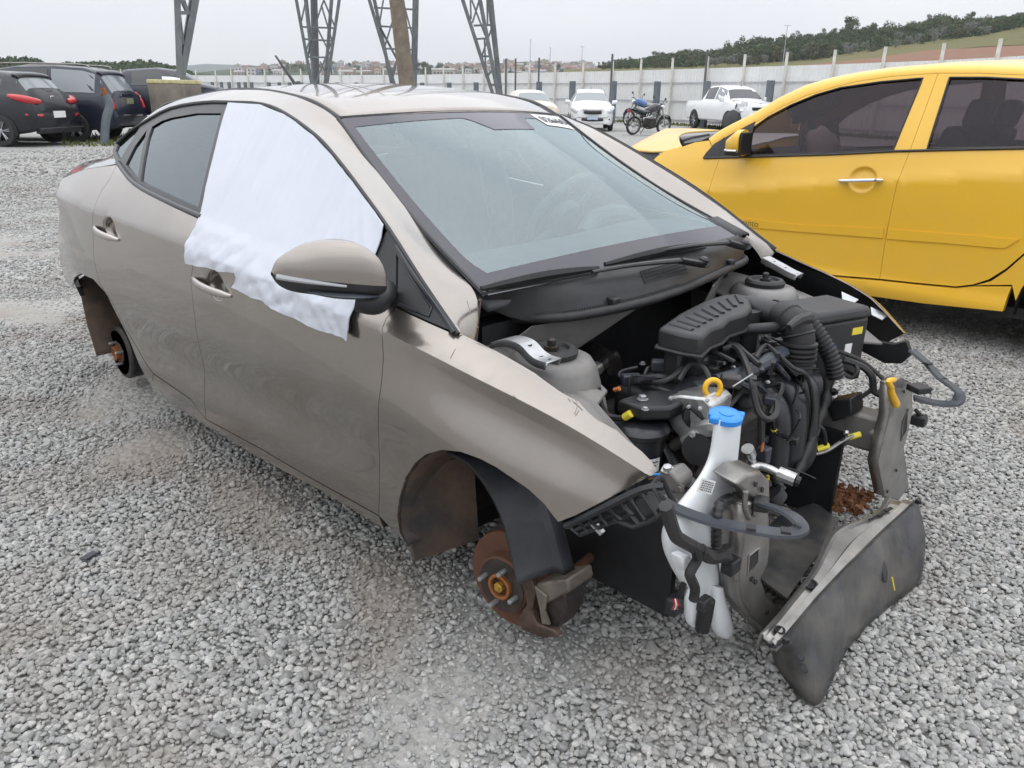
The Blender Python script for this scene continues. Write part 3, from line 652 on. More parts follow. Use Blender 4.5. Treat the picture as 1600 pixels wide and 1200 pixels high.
tower_leg('single slim steel tower leg standing on the stained concrete block', 24.0,
          [((281, 122), ext((281, 122), (277, 0), Y0), 0, 0.0), ((284, 122), ext((284, 122), (306, 0), Y0), 0, 0.5), ((281, 122), ext((281, 122), (301, 0), Y0), 0.2, 1.0)],
          [((282, 20), (297, 20), 0, 0), ((286, 70), (279, 10), 0, 0), ((294, 20), (287, 0), 0, 0), ((284, 0), (293, 20), .2, 0), ((279, -60), (315, -90), 0, 0)], w=0.16)
tower_leg('steel lattice tower leg with a dark pole behind it, left of centre', 34.0,
          [((487, 131), ext((487, 131), (463, 0), Y0), 0, 0), ((511, 131), ext((511, 131), (530, 0), Y0), 0, 0), ((492, 131), ext((492, 131), (478, 0), Y0), 1.2, 2.0), ((508, 131), ext((508, 131), (518, 0), Y0), 1.2, 2)],
          [((471, 42), (523, 44), 0, 0), ((475, 61), (519, 64), 0, 0), ((481, 89), (514, 90), 0, 0), ((471, 33), (478, 0), 0, 0), ((478, 80), (506, 0), 0, 0), ((524, 44), (506, 0), 0, 0), ((519, 64), (502, 8), 1, 1), ((516, 85), (495, 42), 0, 0), ((493, 130), (518, 66), 0, 0), ((511, 118), (500, 96), 0, 0), ((489, 45), (481, 88), 0, 1)])
tower_leg('steel lattice tower leg right behind the leaning timber pole', 33.0,
          [((617, 135), ext((617, 135), (577, 0), Y0), 0, 0), ((649, 135), ext((649, 135), (652, 0), Y0), 0, 0), ((612, 130), ext((612, 130), (585, 0), Y0), 1.2, 2), ((645, 130), ext((645, 130), (648, 0), Y0), 1, 2)],
          [((584, 12), (650, 15), 0, 0), ((594, 41), (648, 44), 0, 0), ((602, 76), (650, 78), 0, 0), ((593, 36), (599, 0), 0, 0), ((601, 73), (622, 5), 0, 0), ((620, 92), (594, 43), 1, 0), ((612, 118), (626, 75), 0, 0), ((632, 10), (650, 77), 0, 0), ((638, 76), (650, 122), 0, 0), ((612, 130), (620, 95), 0, 0), ((640, 120), (650, 125), 0, 0)])
tower_leg('steel lattice tower leg slanting right, above the middle of the roof', 30.0,
          [((770, 147), ext((770, 147), (723, 0), Y0), 0, 0), ((783, 147), ext((783, 147), (768, 0), Y0), 0, 0), ((778, 147), ext((778, 147), (750, 0), Y0), -.6, -1), ((781, 140), ext((781, 140), (764, 0), Y0), .8, 1.5)],
          [((740, 40), (770, 39), 0, 0), ((744, 61), (760, 60), 0, 0), ((754, 88), (766, 88), 0, 0), ((736, 30), (735, 0), 0, 0), ((738, 36), (749, 0), 0, 0), ((758, 55), (737, 0), 0, 0), ((753, 87), (769, 42), 0, 0), ((757, 60), (758, 88), 0, 0), ((761, 120), (769, 110), 0, 0), ((764, 133), (774, 133), 0, 0), ((760, 122), (758, 88), 0, 0), ((761, 0), (762, 40), 0, 0)])
# concrete footing of the first leg
q = at(272, 125, 24.0); cx, cyy = q[0], q[1]
M_FOOT = mat('stained_concrete', (0.125, 0.105, 0.09), 0.9, var_col=(0.27, 0.245, 0.20), vscale=1.2, bump=0.3, bscale=12)
wtop = at(281, 125, 24.0)[2]
t = thing('concrete_footing', 'big stained concrete block carrying the slim tower leg', 'concrete block', (cx, cyy, 0), YAW-0.1)
obj('block', MB().box((0, 0, wtop/2-0.05), (0.98, 1.0, wtop-0.1)), M_FOOT, t, bevel=0.03)
obj('yellow_band', MB().box((0, 0, wtop-0.05), (1.0, 1.02, 0.1)), mat('faded_yellow_paint', (0.52, 0.47, 0.25), 0.8, var=0.2, vscale=5), t, bevel=0.02)
# poles
M_WOOD = mat('weathered_timber', (0.20, 0.165, 0.125), 0.85, var=0.25, vscale=3)
a, b = at(636, 133, 29.5), at(620, 0, 29.5); d = b-a
o = obj('timber_pole', MB().tube([tuple(-d*(a[2]/d[2])), tuple(d*5.5)], lambda s: 0.29-0.10*s, 12, 1), M_WOOD); o.location = tuple(a); tag(o, 'thick weathered timber pole leaning in front of a lattice leg', 'pole')
a, b = at(494, 131, 37), at(490.5, 0, 37); d = b-a
o = obj('steel_pole', MB().tube([tuple(-d*(a[2]/d[2])), tuple(d*5.5)], lambda s: 0.155-0.03*s, 10, 1), M_POLE); o.location = tuple(a); tag(o, 'straight dark steel pole inside a lattice tower leg', 'pole')
# bent bollard by the black cars
a = P(163, 224, z=0.0)
pp = [(163, 226), (164, 205), (166, 185), (171, 165), (165, 148), (161, 137)]
D_ = math.hypot(a[0]-CAM[0], a[1]-CAM[1]); pts = [at(x, y, D_-0.3) for x, y in pp]; base = Vector((pts[0][0], pts[0][1], 0))
t = thing('bent_bollard', 'bent grey post with a rusty broken top in front of the black cars', 'post', tuple(base))
obj('shaft', MB().tube([Vector(p)-base for p in pts[:5]], 0.105, 10, 4), M_GREYPOST, t)
obj('torn_top', MB().tube([Vector(p)-base for p in pts[3:]], lambda s: 0.10-0.055*s, 7, 3), M_RUSTO, t)
# loose flat scrap on the gravel
q = P(140, 872, z=0.01)
o = obj('plastic_scrap', MB().box((0, 0, 0.008), (0.026, 0.05, 0.006), Matrix.Rotation(0.12, 3, 'X')), M_BLUEGREY, bevel=0.002); o.location = tuple(q); o.rotation_euler = (0, 0, YAW+1.3); tag(o, 'small flat dark plastic scrap lying on the gravel', 'scrap')
q = P(258, 128, z=1.9)

# ---- air: a thin even haze round everything
hm = bpy.data.materials.new('haze_air'); hm.use_nodes = True; hn = hm.node_tree.nodes; hn.clear(); hv = hn.new('ShaderNodeVolumePrincipled'); hv.inputs['Color'].default_value = (0.97, 0.985, 1.0, 1); hv.inputs['Density'].default_value = 0.00018; ho_ = hn.new('ShaderNodeOutputMaterial'); hm.node_tree.links.new(hv.outputs[0], ho_.inputs['Volume'])
hz = obj('haze', MB().box((-1250, 1250, 120), (7000, 7000, 270)), hm, smooth=False); hz['kind'] = 'stuff'
# ================================================================== BODY PANEL TOOLS
def pchip(xs, ys):
    n = len(xs); h = [xs[i+1]-xs[i] for i in range(n-1)]; d = [(ys[i+1]-ys[i])/h[i] for i in range(n-1)]
    m = [0.0]*n
    for i in range(1, n-1):
        if d[i-1]*d[i] > 0:
            w1, w2 = 2*h[i]+h[i-1], h[i]+2*h[i-1]; m[i] = (w1+w2)/(w1/d[i-1]+w2/d[i])
    m[0], m[-1] = d[0], d[-1]
    def f(x):
        if x <= xs[0]: return ys[0]+m[0]*(x-xs[0])
        if x >= xs[-1]: return ys[-1]+m[-1]*(x-xs[-1])
        i = bisect_right(xs, x)-1; t = (x-xs[i])/h[i]; t2 = t*t; t3 = t2*t
        return (2*t3-3*t2+1)*ys[i]+(t3-2*t2+t)*h[i]*m[i]+(-2*t3+3*t2)*ys[i+1]+(t3-t2)*h[i]*m[i+1]
    return f
def cubic(xs, ys):
    n = len(xs)
    m = [(ys[min(i+1, n-1)]-ys[max(i-1, 0)])/(xs[min(i+1, n-1)]-xs[max(i-1, 0)]) for i in range(n)]
    def f(x):
        if x <= xs[0]: return ys[0]+m[0]*(x-xs[0])
        if x >= xs[-1]: return ys[-1]+m[-1]*(x-xs[-1])
        i = bisect_right(xs, x)-1; h = xs[i+1]-xs[i]; t = (x-xs[i])/h; t2 = t*t; t3 = t2*t
        return (2*t3-3*t2+1)*ys[i]+(t3-2*t2+t)*h*m[i]+(-2*t3+3*t2)*ys[i+1]+(t3-t2)*h*m[i+1]
    return f

class Side:
    """A body side: half width as a function of (x, z), lofted through feature lines; outer face at y = y0 - Y."""
    def __init__(s, xs, lines, y0=0.0):
        s.zf = [cubic(xs, l[0]) for l in lines]; s.yf = [cubic(xs, l[1]) for l in lines]; s.y0 = y0; s.cache = {}; s.dents = []
    def prof(s, x):
        k = round(x, 3)
        if k not in s.cache:
            zs = [f(k) for f in s.zf]; ys = [f(k) for f in s.yf]
            for i in range(1, len(zs)): zs[i] = max(zs[i], zs[i-1]+0.004)
            s.cache[k] = pchip(zs, ys)
        return s.cache[k]
    def Y(s, x, z):
        y = s.prof(x)(z)
        for (dx, dz, rx, rz, dep) in s.dents:
            q = ((x-dx)/rx)**2+((z-dz)/rz)**2
            if q < 1:
                k = min(1.0, (1-q)*1.9); y -= dep*k*k*(3-2*k)
        return y
    def y(s, x, z, off=0.0): return s.y0-s.Y(x, z)-off
    def on(s, px, py):
        r = ray(px, py); t = ((s.y0-1.15)-CAM[1])/r[1]; st = 0.03/r[1]
        def g(t):
            q = CAM+r*t; return q[1]-s.y(q[0], q[2])
        for _ in range(40):
            if g(t+st) > 0: break
            t += st
        a, b = t, t+st
        for _ in range(18):
            c = (a+b)/2
            if g(c) > 0: b = c
            else: a = c
        q = CAM+r*((a+b)/2); return (q[0], q[2])
    def outl(s, pts): return [s.on(*p) for p in pts]

def densify(poly, step, closed=True):
    out = []; n = len(poly)
    for i in range(n if closed else n-1):
        a, b = poly[i], poly[(i+1) % n]; l_ = math.hypot(b[0]-a[0], b[1]-a[1]); k = max(1, int(math.ceil(l_/step)))
        for j in range(k): out.append((a[0]+(b[0]-a[0])*j/k, a[1]+(b[1]-a[1])*j/k))
    if not closed: out.append(poly[-1])
    return out
def curve2(pts, n=4):
    return [(p.x, p.y) for p in smooth_path([(a, b, 0) for a, b in pts], n)]
def area(poly): return 0.5*sum(poly[i][0]*poly[(i+1) % len(poly)][1]-poly[(i+1) % len(poly)][0]*poly[i][1] for i in range(len(poly)))
def inset(poly, d):
    n = len(poly); sg = 1 if area(poly) > 0 else -1; out = []
    for i in range(n):
        a, b, c = poly[i-1], poly[i], poly[(i+1) % n]
        e1 = (b[0]-a[0], b[1]-a[1]); e2 = (c[0]-b[0], c[1]-b[1]); l1 = math.hypot(*e1) or 1; l2 = math.hypot(*e2) or 1
        n1 = (-e1[1]/l1*sg, e1[0]/l1*sg); n2 = (-e2[1]/l2*sg, e2[0]/l2*sg); m = (n1[0]+n2[0], n1[1]+n2[1]); k = max(0.35, (m[0]**2+m[1]**2)/2)
        out.append((b[0]+m[0]*d/k*0.5*2/2, b[1]+m[1]*d/k))
    return out
def inside(p, poly):
    x, y = p; c = False; n = len(poly); j = n-1
    for i in range(n):
        xi, yi = poly[i]; xj, yj = poly[j]
        if (yi > y) != (yj > y) and x < (xj-xi)*(y-yi)/(yj-yi)+xi: c = not c
        j = i
    return c
def panel(surf, poly, gap=0.002, off=0.0, step=0.026, flange=0.014, holes=(), extra=(), crease=None, wr=None, back=False):
    """Sheet panel: polygon in the (x, z) side view lifted on to the body side, with its edge folded inwards."""
    poly = inset(densify(poly, step), gap); holes = [densify(h, step) for h in holes]
    if area(poly) < 0: poly = poly[::-1]
    pts = [Vector(p) for p in poly]; edges = [(i, (i+1) % len(poly)) for i in range(len(poly))]
    loops = [list(range(len(poly)))]
    for h in holes:
        o = len(pts); pts += [Vector(p) for p in h]; edges += [(o+i, o+(i+1) % len(h)) for i in range(len(h))]; loops.append(list(range(o, o+len(h))))
    x0, x1 = min(p[0] for p in poly), max(p[0] for p in poly); z0, z1 = min(p[1] for p in poly), max(p[1] for p in poly)
    bp = np.array([(p.x, p.y) for p in pts])
    cand = [(x0+(i+0.5*(j % 2))*step, z0+j*step*0.87) for j in range(int((z1-z0)/(step*0.87))+2) for i in range(int((x1-x0)/step)+2)]
    if crease is not None: cand = [(x0+i*step*0.7, crease(x0+i*step*0.7)) for i in range(int((x1-x0)/(step*0.7))+1)]+[c for c in cand if abs(c[1]-crease(c[0])) > step*0.45]
    for (cx, cz, rx, rz, nn) in extra:
        cand = [c for c in cand if ((c[0]-cx)/rx)**2+((c[1]-cz)/rz)**2 > 1.25]
        for r in range(1, nn+1):
            for k in range(6*r): cand.append((cx+rx*1.05*r/nn*math.cos(6.283*k/(6*r)), cz+rz*1.05*r/nn*math.sin(6.283*k/(6*r))))
        cand.append((cx, cz))
    for c in cand:
        if inside(c, poly) and not any(inside(c, h) for h in holes):
            if np.min((bp[:, 0]-c[0])**2+(bp[:, 1]-c[1])**2) > (step*0.42)**2: pts.append(Vector(c))
    vv, ee, ff, vo, eo, fo = delaunay_2d_cdt(pts, edges, [], 1, 1e-5)
    mb = MB(); P3 = []
    for p in vv:
        o = off+(wr(p.x, p.y) if wr else 0.0); P3.append((p.x, surf.y(p.x, p.y, o), p.y))
    fs = []
    for f in ff:
        c = sum((vv[i] for i in f), Vector((0, 0)))/len(f)
        if any(inside((c.x, c.y), h) for h in holes): continue
        a = area([(vv[i].x, vv[i].y) for i in f]); fs.append(tuple(f) if a > 0 else tuple(reversed(f)))
    # (x, z) counter-clockwise seen from -y faces -y
    mb.add(P3, fs); cn = []
    for x, y, z in P3:
        h = 0.004; gx = (surf.Y(x+h, z)-surf.Y(x-h, z))/(2*h); gz = (surf.Y(x, z+h)-surf.Y(x, z-h))/(2*h)
        if wr: gx += (wr(x+h, z)-wr(x-h, z))/(2*h); gz += (wr(x, z+h)-wr(x, z-h))/(2*h)
        n_ = Vector((-gx, -1, -gz)).normalized(); cn.append((-n_.x, n_.y, -n_.z) if False else (n_.x, n_.y, n_.z))
    mb.cn = (len(fs), cn)
    cnt = {}
    for f in fs:
        for i in range(len(f)): cnt[(f[i], f[(i+1) % len(f)])] = 1
    bd = [(a, b) for (a, b) in cnt if (b, a) not in cnt]
    if flange:
        idx = {}
        for a, b in bd:
            for i in (a, b):
                if i not in idx: idx[i] = len(mb.v); x, y, z = P3[i]; mb.v.append((x, y+flange, z))
            mb.f.append((b, a, idx[a], idx[b]))
        if back: # inner skin, slightly smaller
            mp = {}
            for f in fs:
                for i in f:
                    if i not in idx: idx[i] = len(mb.v); x, y, z = P3[i]; mb.v.append((x, y+flange, z))
            for f in fs: mb.f.append(tuple(idx[i] for i in reversed(f)))
    return mb
def ribbon(surf, A, B, off=0.0, rows=3, bulge=0.0, n=None, flange=0.01):
    """Strip between two side-view polylines, crowned outwards."""
    A = densify(A, 0.02, False); n = len(A)
    def res(Q):
        d = [0]
        for a, b in zip(Q, Q[1:]): d.append(d[-1]+math.hypot(b[0]-a[0], b[1]-a[1]))
        t = np.linspace(0, d[-1], n); return list(zip(np.interp(t, d, [q[0] for q in Q]), np.interp(t, d, [q[1] for q in Q])))
    B = res(B); A = res(A); R_ = []
    for k in range(-1, rows+2):
        t = min(max(k/rows, 0), 1); row = []
        for a, b in zip(A, B):
            x, z = lerp(a[0], b[0], t), lerp(a[1], b[1], t); o = off+bulge*4*t*(1-t)-(flange if k in (-1, rows+1) else 0); row.append((x, surf.y(x, z, o), z))
        R_.append(row)
    mb = MB().loft(R_); return mb
def orient(mb, d):
    """Flip all faces if the mean normal points against d."""
    s = Vector((0, 0, 0))
    for f in mb.f:
        a, b, c = Vector(mb.v[f[0]]), Vector(mb.v[f[1]]), Vector(mb.v[f[2]]); s += (b-a).cross(c-a)
    if s.dot(Vector(d)) < 0: mb.f = [f[::-1] for f in mb.f]
    return mb
def join(*ms):
    r = MB()
    for m in ms: r.add(m.v, m.f)
    return r
# ================================================================== SILVER SALOON: BODY
car = thing('silver_car', 'dusty bronze-silver saloon without wheels, bonnet or front bumper', 'car', (-1.26, 0, 0), world_mesh=True)
XS = [-3.25, -2.9, -2.43, -1.9, -1.3, -0.7, -0.3, 0.0, 0.25, 0.45]
SS = Side(XS, [
    ([0.14]*10, [0.690, 0.750, 0.80, 0.795, 0.795, 0.795, 0.80, 0.83, 0.80, 0.70]),
    ([0.235, 0.235, 0.235, 0.235, 0.225, 0.232, 0.245, 0.25, 0.25, 0.25], [0.715, 0.785, 0.845, 0.838, 0.836, 0.836, 0.838, 0.85, 0.815, 0.71]),
    ([0.31, 0.31, 0.31, 0.30, 0.30, 0.32, 0.33, 0.33, 0.33, 0.33], [0.720, 0.790, 0.850, 0.846, 0.846, 0.846, 0.845, 0.856, 0.82, 0.715]),
    ([0.42, 0.42, 0.42, 0.40, 0.41, 0.43, 0.44, 0.44, 0.44, 0.42], [0.720, 0.795, 0.858, 0.842, 0.838, 0.838, 0.842, 0.860, 0.822, 0.715]),
    ([0.62, 0.62, 0.60, 0.60, 0.60, 0.61, 0.61, 0.58, 0.55, 0.50], [0.715, 0.790, 0.860, 0.860, 0.859, 0.859, 0.856, 0.858, 0.815, 0.712]),
    ([0.83, 0.84, 0.845, 0.828, 0.815, 0.79, 0.755, 0.713, 0.658, 0.552], [0.700, 0.782, 0.850, 0.856, 0.857, 0.856, 0.846, 0.824, 0.782, 0.697]),
    ([0.870, 0.880, 0.885, 0.868, 0.855, 0.828, 0.793, 0.751, 0.696, 0.587], [0.695, 0.778, 0.846, 0.853, 0.855, 0.855, 0.846, 0.828, 0.787, 0.692]),
    ([0.879, 0.889, 0.894, 0.877, 0.863, 0.836, 0.800, 0.757, 0.701, 0.592], [0.688, 0.772, 0.841, 0.849, 0.851, 0.851, 0.841, 0.822, 0.779, 0.682]),
    ([0.99, 0.99, 1.005, 0.99, 0.930, 0.878, 0.840, 0.785, 0.718, 0.600], [0.630, 0.700, 0.765, 0.783, 0.812, 0.820, 0.806, 0.757, 0.727, 0.668]),
    ([1.20, 1.22, 1.26, 1.29, 1.30, 1.27, 1.20, 1.10, 1.00, 0.90], [0.45, 0.50, 0.545, 0.572, 0.578, 0.575, 0.57, 0.56, 0.54, 0.50]),
])
creaseZ = SS.zf[6]
def both(name, mb, m, **k):
    """The panel on the near side and its twin on the far side."""
    a = obj(name, mb, m, car, **k); b = obj(name, mb.mirror(), m, car, **k); return a, b

BELT = [(183, 257), (213, 292), (267, 321), (315, 343), (450, 409), (540, 446), (619, 479), (718, 524)]
WTOP = [(175, 236), (181, 223), (203, 205), (224, 191), (267, 168), (320, 158), (361, 158), (410, 161), (447, 176), (464, 187), (494, 210), (522, 240), (560, 289), (608, 356), (660, 438), (718, 524)]
F_ARCH = [(872, 817), (850, 788), (825, 765), (800, 748), (775, 731), (750, 718), (720, 707), (690, 704), (665, 711), (648, 725), (634, 747), (625, 775), (621, 805), (625, 832), (638, 854)]
F_SEAM = [(619, 479), (604, 497), (597, 514), (599, 560), (596, 600), (592, 700), (593, 775), (592, 806)]
D_SEAM = [(315, 343), (302, 410), (298, 440), (305, 500), (318, 570), (321, 640), (322, 655)]
R_SEAM = [(183, 257), (171, 281), (157, 300), (148, 324), (145, 353), (147, 407), (155, 441), (176, 474), (196, 514), (210, 536), (228, 568), (240, 584)]
R_ARCH = [(111, 449), (117, 434), (127, 428), (146, 437), (166, 459), (184, 495), (200, 527), (220, 575), (236, 602)]
HOODEDGE = [(718, 524), (762, 545), (830, 583), (900, 628), (960, 673), (1000, 707), (1016, 724), (1022, 734), (1018, 744)]
SEAMLOW = [(240, 584), (298, 624), (322, 655), (400, 697), (470, 738), (592, 806)]

# handle recesses are pressed into the door skins
H1 = SS.on(336, 444); H2 = SS.on(171, 357)
SS.dents = [(H1[0], H1[1]-0.004, 0.062, 0.047, 0.026), (H2[0], H2[1]-0.004, 0.062, 0.047, 0.026)]
fender = panel(SS, SS.outl(HOODEDGE)+SS.outl([(960, 775), (900, 806)])+SS.outl(F_ARCH)+SS.outl(F_SEAM)[::-1], crease=creaseZ, step=0.0125)
fender.cn = None
fr_r = obj('front_wing', fender, M_PAINT, car, label='bronze-silver front wing scratched beside the bonnet edge')
dF = SS.outl(BELT[3:7])+SS.outl(F_SEAM)[1:]+SS.outl([(470, 738), (400, 697), (322, 655)])+SS.outl(D_SEAM)[::-1][1:-1]
doorF = panel(SS, dF, crease=creaseZ, extra=[(H1[0], H1[1]-0.004, 0.062, 0.047, 6)])
fd, fdl = both('front_door', doorF, M_PAINT)
dR = SS.outl(BELT[:4])+SS.outl(D_SEAM)[1:]+SS.outl([(298, 640), (280, 628), (240, 602), (222, 572)])+SS.outl(R_SEAM[:-3])[::-1][:-1]
dR = SS.outl(BELT[:4])+SS.outl(D_SEAM)[1:]+SS.outl([(298, 624), (240, 584)])+SS.outl(R_SEAM[:-1])[::-1][:-1]
doorR = panel(SS, dR, crease=creaseZ, extra=[(H2[0], H2[1]-0.004, 0.062, 0.047, 6)])
rd, rdl = both('rear_door', doorR, M_PAINT)
TAIL = [(111, 449), (103, 440), (94, 413), (91, 370), (93, 330), (97, 279)]
quart = SS.outl([(183, 257), (165, 259), (133, 264), (97, 279)])+SS.outl(TAIL)[::-1][1:]+SS.outl(R_ARCH)[1:]+SS.outl([(240, 610), (240, 584)])+SS.outl(R_SEAM[:-1])[::-1][:-1]
quarter = panel(SS, quart, crease=creaseZ)
qp, qpl = both('quarter_panel', quarter, M_PAINT)
sillp = panel(SS, SS.outl(SEAMLOW)+SS.outl([(600, 826), (500, 766), (400, 712), (300, 652), (240, 612)]), step=0.03, flange=0.04)
both('sill', sillp, M_PAINT)
# side frame: roof rail, windscreen pillar and rear pillar in one pressing
lowl = [SS.on(*p) for p in curve2(WTOP, 3)]
lowc = SS.outl([(97, 279), (133, 264), (165, 259), (181.5, 256)])
low3 = [Vector((x, SS.y(x, z), z)) for x, z in lowc+lowl]
UPR = [Vector(v) for v in [(-3.12, -0.50, 0.995), (-2.98, -0.505, 1.000), (-2.86, -0.512, 1.012), (-2.74, -0.52, 1.035), (-2.5, -0.52, 1.140), (-2.2, -0.52, 1.250), (-1.98, -0.52, 1.287), (-1.584, -0.522, 1.325), (-1.319, -0.522, 1.325), (-1.11, -0.518, 1.304), (-1.013, -0.513, 1.281), (-0.925, -0.508, 1.246), (-0.772, -0.535, 1.154), (-0.65, -0.555, 1.092), (-0.512, -0.578, 1.019), (-0.388, -0.602, 0.950), (-0.293, -0.62, 0.909), (-0.202, -0.637, 0.883), (-0.150, -0.66, 0.862), (-0.118, -0.70, 0.80), (-0.105, -0.722, 0.764)]]
def resample(Q, n):
    d = [0]
    for a, b in zip(Q, Q[1:]): d.append(d[-1]+(b-a).length)
    t = np.linspace(0, d[-1], n); return [Vector([np.interp(s, d, [q[k] for q in Q]) for k in range(3)]) for s in t]
# pair the two edges at matching places
kp = [(0, 0.0), (4, 3.6)]
def match(low, up, pairs, per):
    A, B = [], []
    for (a0, b0), (a1, b1) in zip(pairs, pairs[1:]):
        A += resample(low[a0:a1+1], per)[:-1]; B += resample(up[b0:b1+1], per)[:-1]
    return A+[low[pairs[-1][0]]], B+[up[pairs[-1][1]]]
nl = len(low3)-1
ix = lambda k: 4+3*k
A_, B_ = match(low3, smooth_path(UPR, 1), [(0, 0), (3, 3), (4, 4), (ix(4), 6), (ix(6), 8), (ix(9), 11)], 12)
Bp = resample(UPR[11:], 40); Ap = resample(low3[ix(9):], 160); o0 = Ap[0].x-Bp[0].x; o1 = Ap[-1].x-Bp[-1].x; axs = [p.x for p in Ap]
for i_, b in enumerate(Bp[1:]):
    t_ = (i_+1)/39; xa_ = b.x+lerp(o0, o1, t_); A_.append(Vector([np.interp(xa_, axs, [p[k] for p in Ap]) for k in range(3)])); B_.append(b)
for _ in range(4): B_ = [B_[0]]+[B_[i-1]*0.25+B_[i]*0.5+B_[i+1]*0.25 for i in range(1, len(B_)-1)]+[B_[-1]]
rows = []
for a, b in zip(A_, B_):
    tx = a.x; up_t = (Vector((a.x, SS.y(a.x, a.z+0.03), a.z+0.03))-Vector((a.x, SS.y(a.x, a.z), a.z))).normalized()
    L_ = (b-a).length; c1 = a+(b-a)*0.33+(up_t*L_*0.33-(b-a)*0.33)*0.14; c2 = b+(a-b)*0.33+(Vector((0.0, -L_*0.33, L_*0.04))-(a-b)*0.33)*0.14
    row = [a+Vector((0, 0.012, 0)), a]
    for k in range(1, 9):
        t = k/8; row.append(a*(1-t)**3+c1*3*t*(1-t)**2+c2*3*t*t*(1-t)+b*t**3)
    row += [b+Vector((0, 0.004, -0.014))]; rows.append(row)
sidef = orient(MB().loft(rows), (0, -1, 0.5))
both('side_frame', sidef, M_PAINT, ang=50)
# pillar foot closing plate facing the bonnet opening
obj('pillar_edge', MB().prism([(-0.152, -0.658, 0.862), (-0.104, -0.722, 0.762), (-0.15, -0.70, 0.70), (-0.25, -0.66, 0.72), (-0.25, -0.63, 0.86)], (-0.003, 0.008, 0)), M_PAINT, car)

def wpt(u, v, off=0.0):
    """u across (-1 near side .. 1), v up."""
    xt = -0.865-0.062*u*u; zt = 1.264-0.018*u*u; xb = -0.105-0.05*u*u; zb = 0.876-0.010*u*u
    w = lerp(0.630, 0.503, v); x = lerp(xb, xt, v); z = lerp(zb, zt, v)+(0.056*(1-u*u)-0.026)*math.sin(math.pi*v)
    return Vector((x+0.02*math.sin(math.pi*v)*(1-u*u)+off*0.47, u*w, z+off*0.88))
# roof skin with ditch mouldings
def roofz(x): return interp(x, [-2.62, -2.45, -2.2, -1.9, -1.5, -1.2, -0.95, -0.80], [1.125, 1.205, 1.285, 1.338, 1.352, 1.342, 1.306, 1.262])
ROOFX = [-2.55, -2.45, -2.35, -2.2, -2.05, -1.9, -1.7, -1.5, -1.35, -1.2, -1.1, -1.05, -1.0, -0.96, -0.926]
zc = cubic([-2.62, -2.45, -2.2, -1.9, -1.5, -1.2, -1.0, -0.864], [1.125, 1.205, 1.290, 1.335, 1.352, 1.345, 1.318, 1.268])
ze = cubic([-2.62, -2.5, -2.2, -1.98, -1.584, -1.319, -1.11, -1.013, -0.925], [1.085, 1.136, 1.246, 1.283, 1.321, 1.321, 1.300, 1.277, 1.243])
rr = []
for x in ROOFX:
    row = []
    for k in range(-10, 11):
        t = k/10; y = 0.502*t; xf = x+0.065*(1-t*t)*(1 if x > -1.2 else (x+2.2 if x > -2.2 else 0))*max(0, (x+1.6)/0.8 if x < -0.8 else 1)
        sh_ = 0.062*max(0, min(1, (x+1.75)/0.82)); xf = x+sh_*(1-t*t)
        row.append((xf, y, lerp(ze(x), zc(x+sh_), 1-abs(t)**(2.4-0.4*max(0, min(1, (x+1.35)/0.43))))))
    rr.append(row)
roof = orient(MB().loft(rr), (0, 0, 1)); roof_o = obj('roof', roof, M_PAINT, car, solid=0.012, ang=60)
for s in (1, -1):
    d_ = [Vector((u.x, s*(abs(u.y)-0.010), u.z-0.003)) for u in UPR[4:12]]
    obj('roof_ditch_moulding', MB().tube([tuple(p) for p in d_], 0.010, 6, 3, flat=0.6), M_BLACKD, roof_o if False else car)
obj('roof_antenna', MB().tube([(-1.98, 0, 1.335), (-2.06, 0.0, 1.40), (-2.14, 0.0, 1.465)], lambda t: 0.008-0.004*t, 8, 2).lathe([(0.03, 0), (0.022, 0.015), (0.012, 0.03)], (-1.97, 0, 1.33), (-0.3, 0, 1), 12), M_BLACK, car)

# windscreen
def wgrid(u0, u1, v0, v1, nu, nv, off): return orient(MB().loft([[wpt(lerp(u0, u1, i/nu), lerp(v0, v1, j/nv), off) for i in range(nu+1)] for j in range(nv+1)]), (1, 0, 1))
ws = obj('windscreen', wgrid(-1, 1, 0, 1, 24, 16, 0.0), M_GLASSW, car, ang=60)
# printed black border, as four bands under the glass edge
def frit(mbx, pts): pass
fr = MB()
for (u0, u1, v0, v1) in ((-1, 1, 0, 0.10), (-1, 1, 0.945, 1)): fr = join(fr, wgrid(u0, u1, v0, v1, 20, 2, 0.0012))
for s in (-1, 1):
    rows_ = []
    for j in range(17):
        v = lerp(0.10, 0.945, j/16); wdt = 0.05+0.10*max(0, (0.22-v)/0.22)**2
        rows_.append([wpt(s*1.0, v, 0.0012), wpt(s*(1-wdt*0.5), v, 0.0012), wpt(s*(1-wdt), v, 0.0012)])
    fr = join(fr, orient(MB().loft(rows_), (1, 0, 1)))
rows_ = []
for j in range(7):  # sensor patch behind the mirror
    v = lerp(0.945, 0.83, j/6); w_ = lerp(0.30, 0.19, (j/6)**0.7); rows_.append([wpt(lerp(-w_, w_, k/8)+0.10, v, 0.0014) for k in range(9)])
fr = join(fr, orient(MB().loft(rows_), (1, 0, 1)))
obj('frit_border', fr, M_FRIT, ws, ang=60)
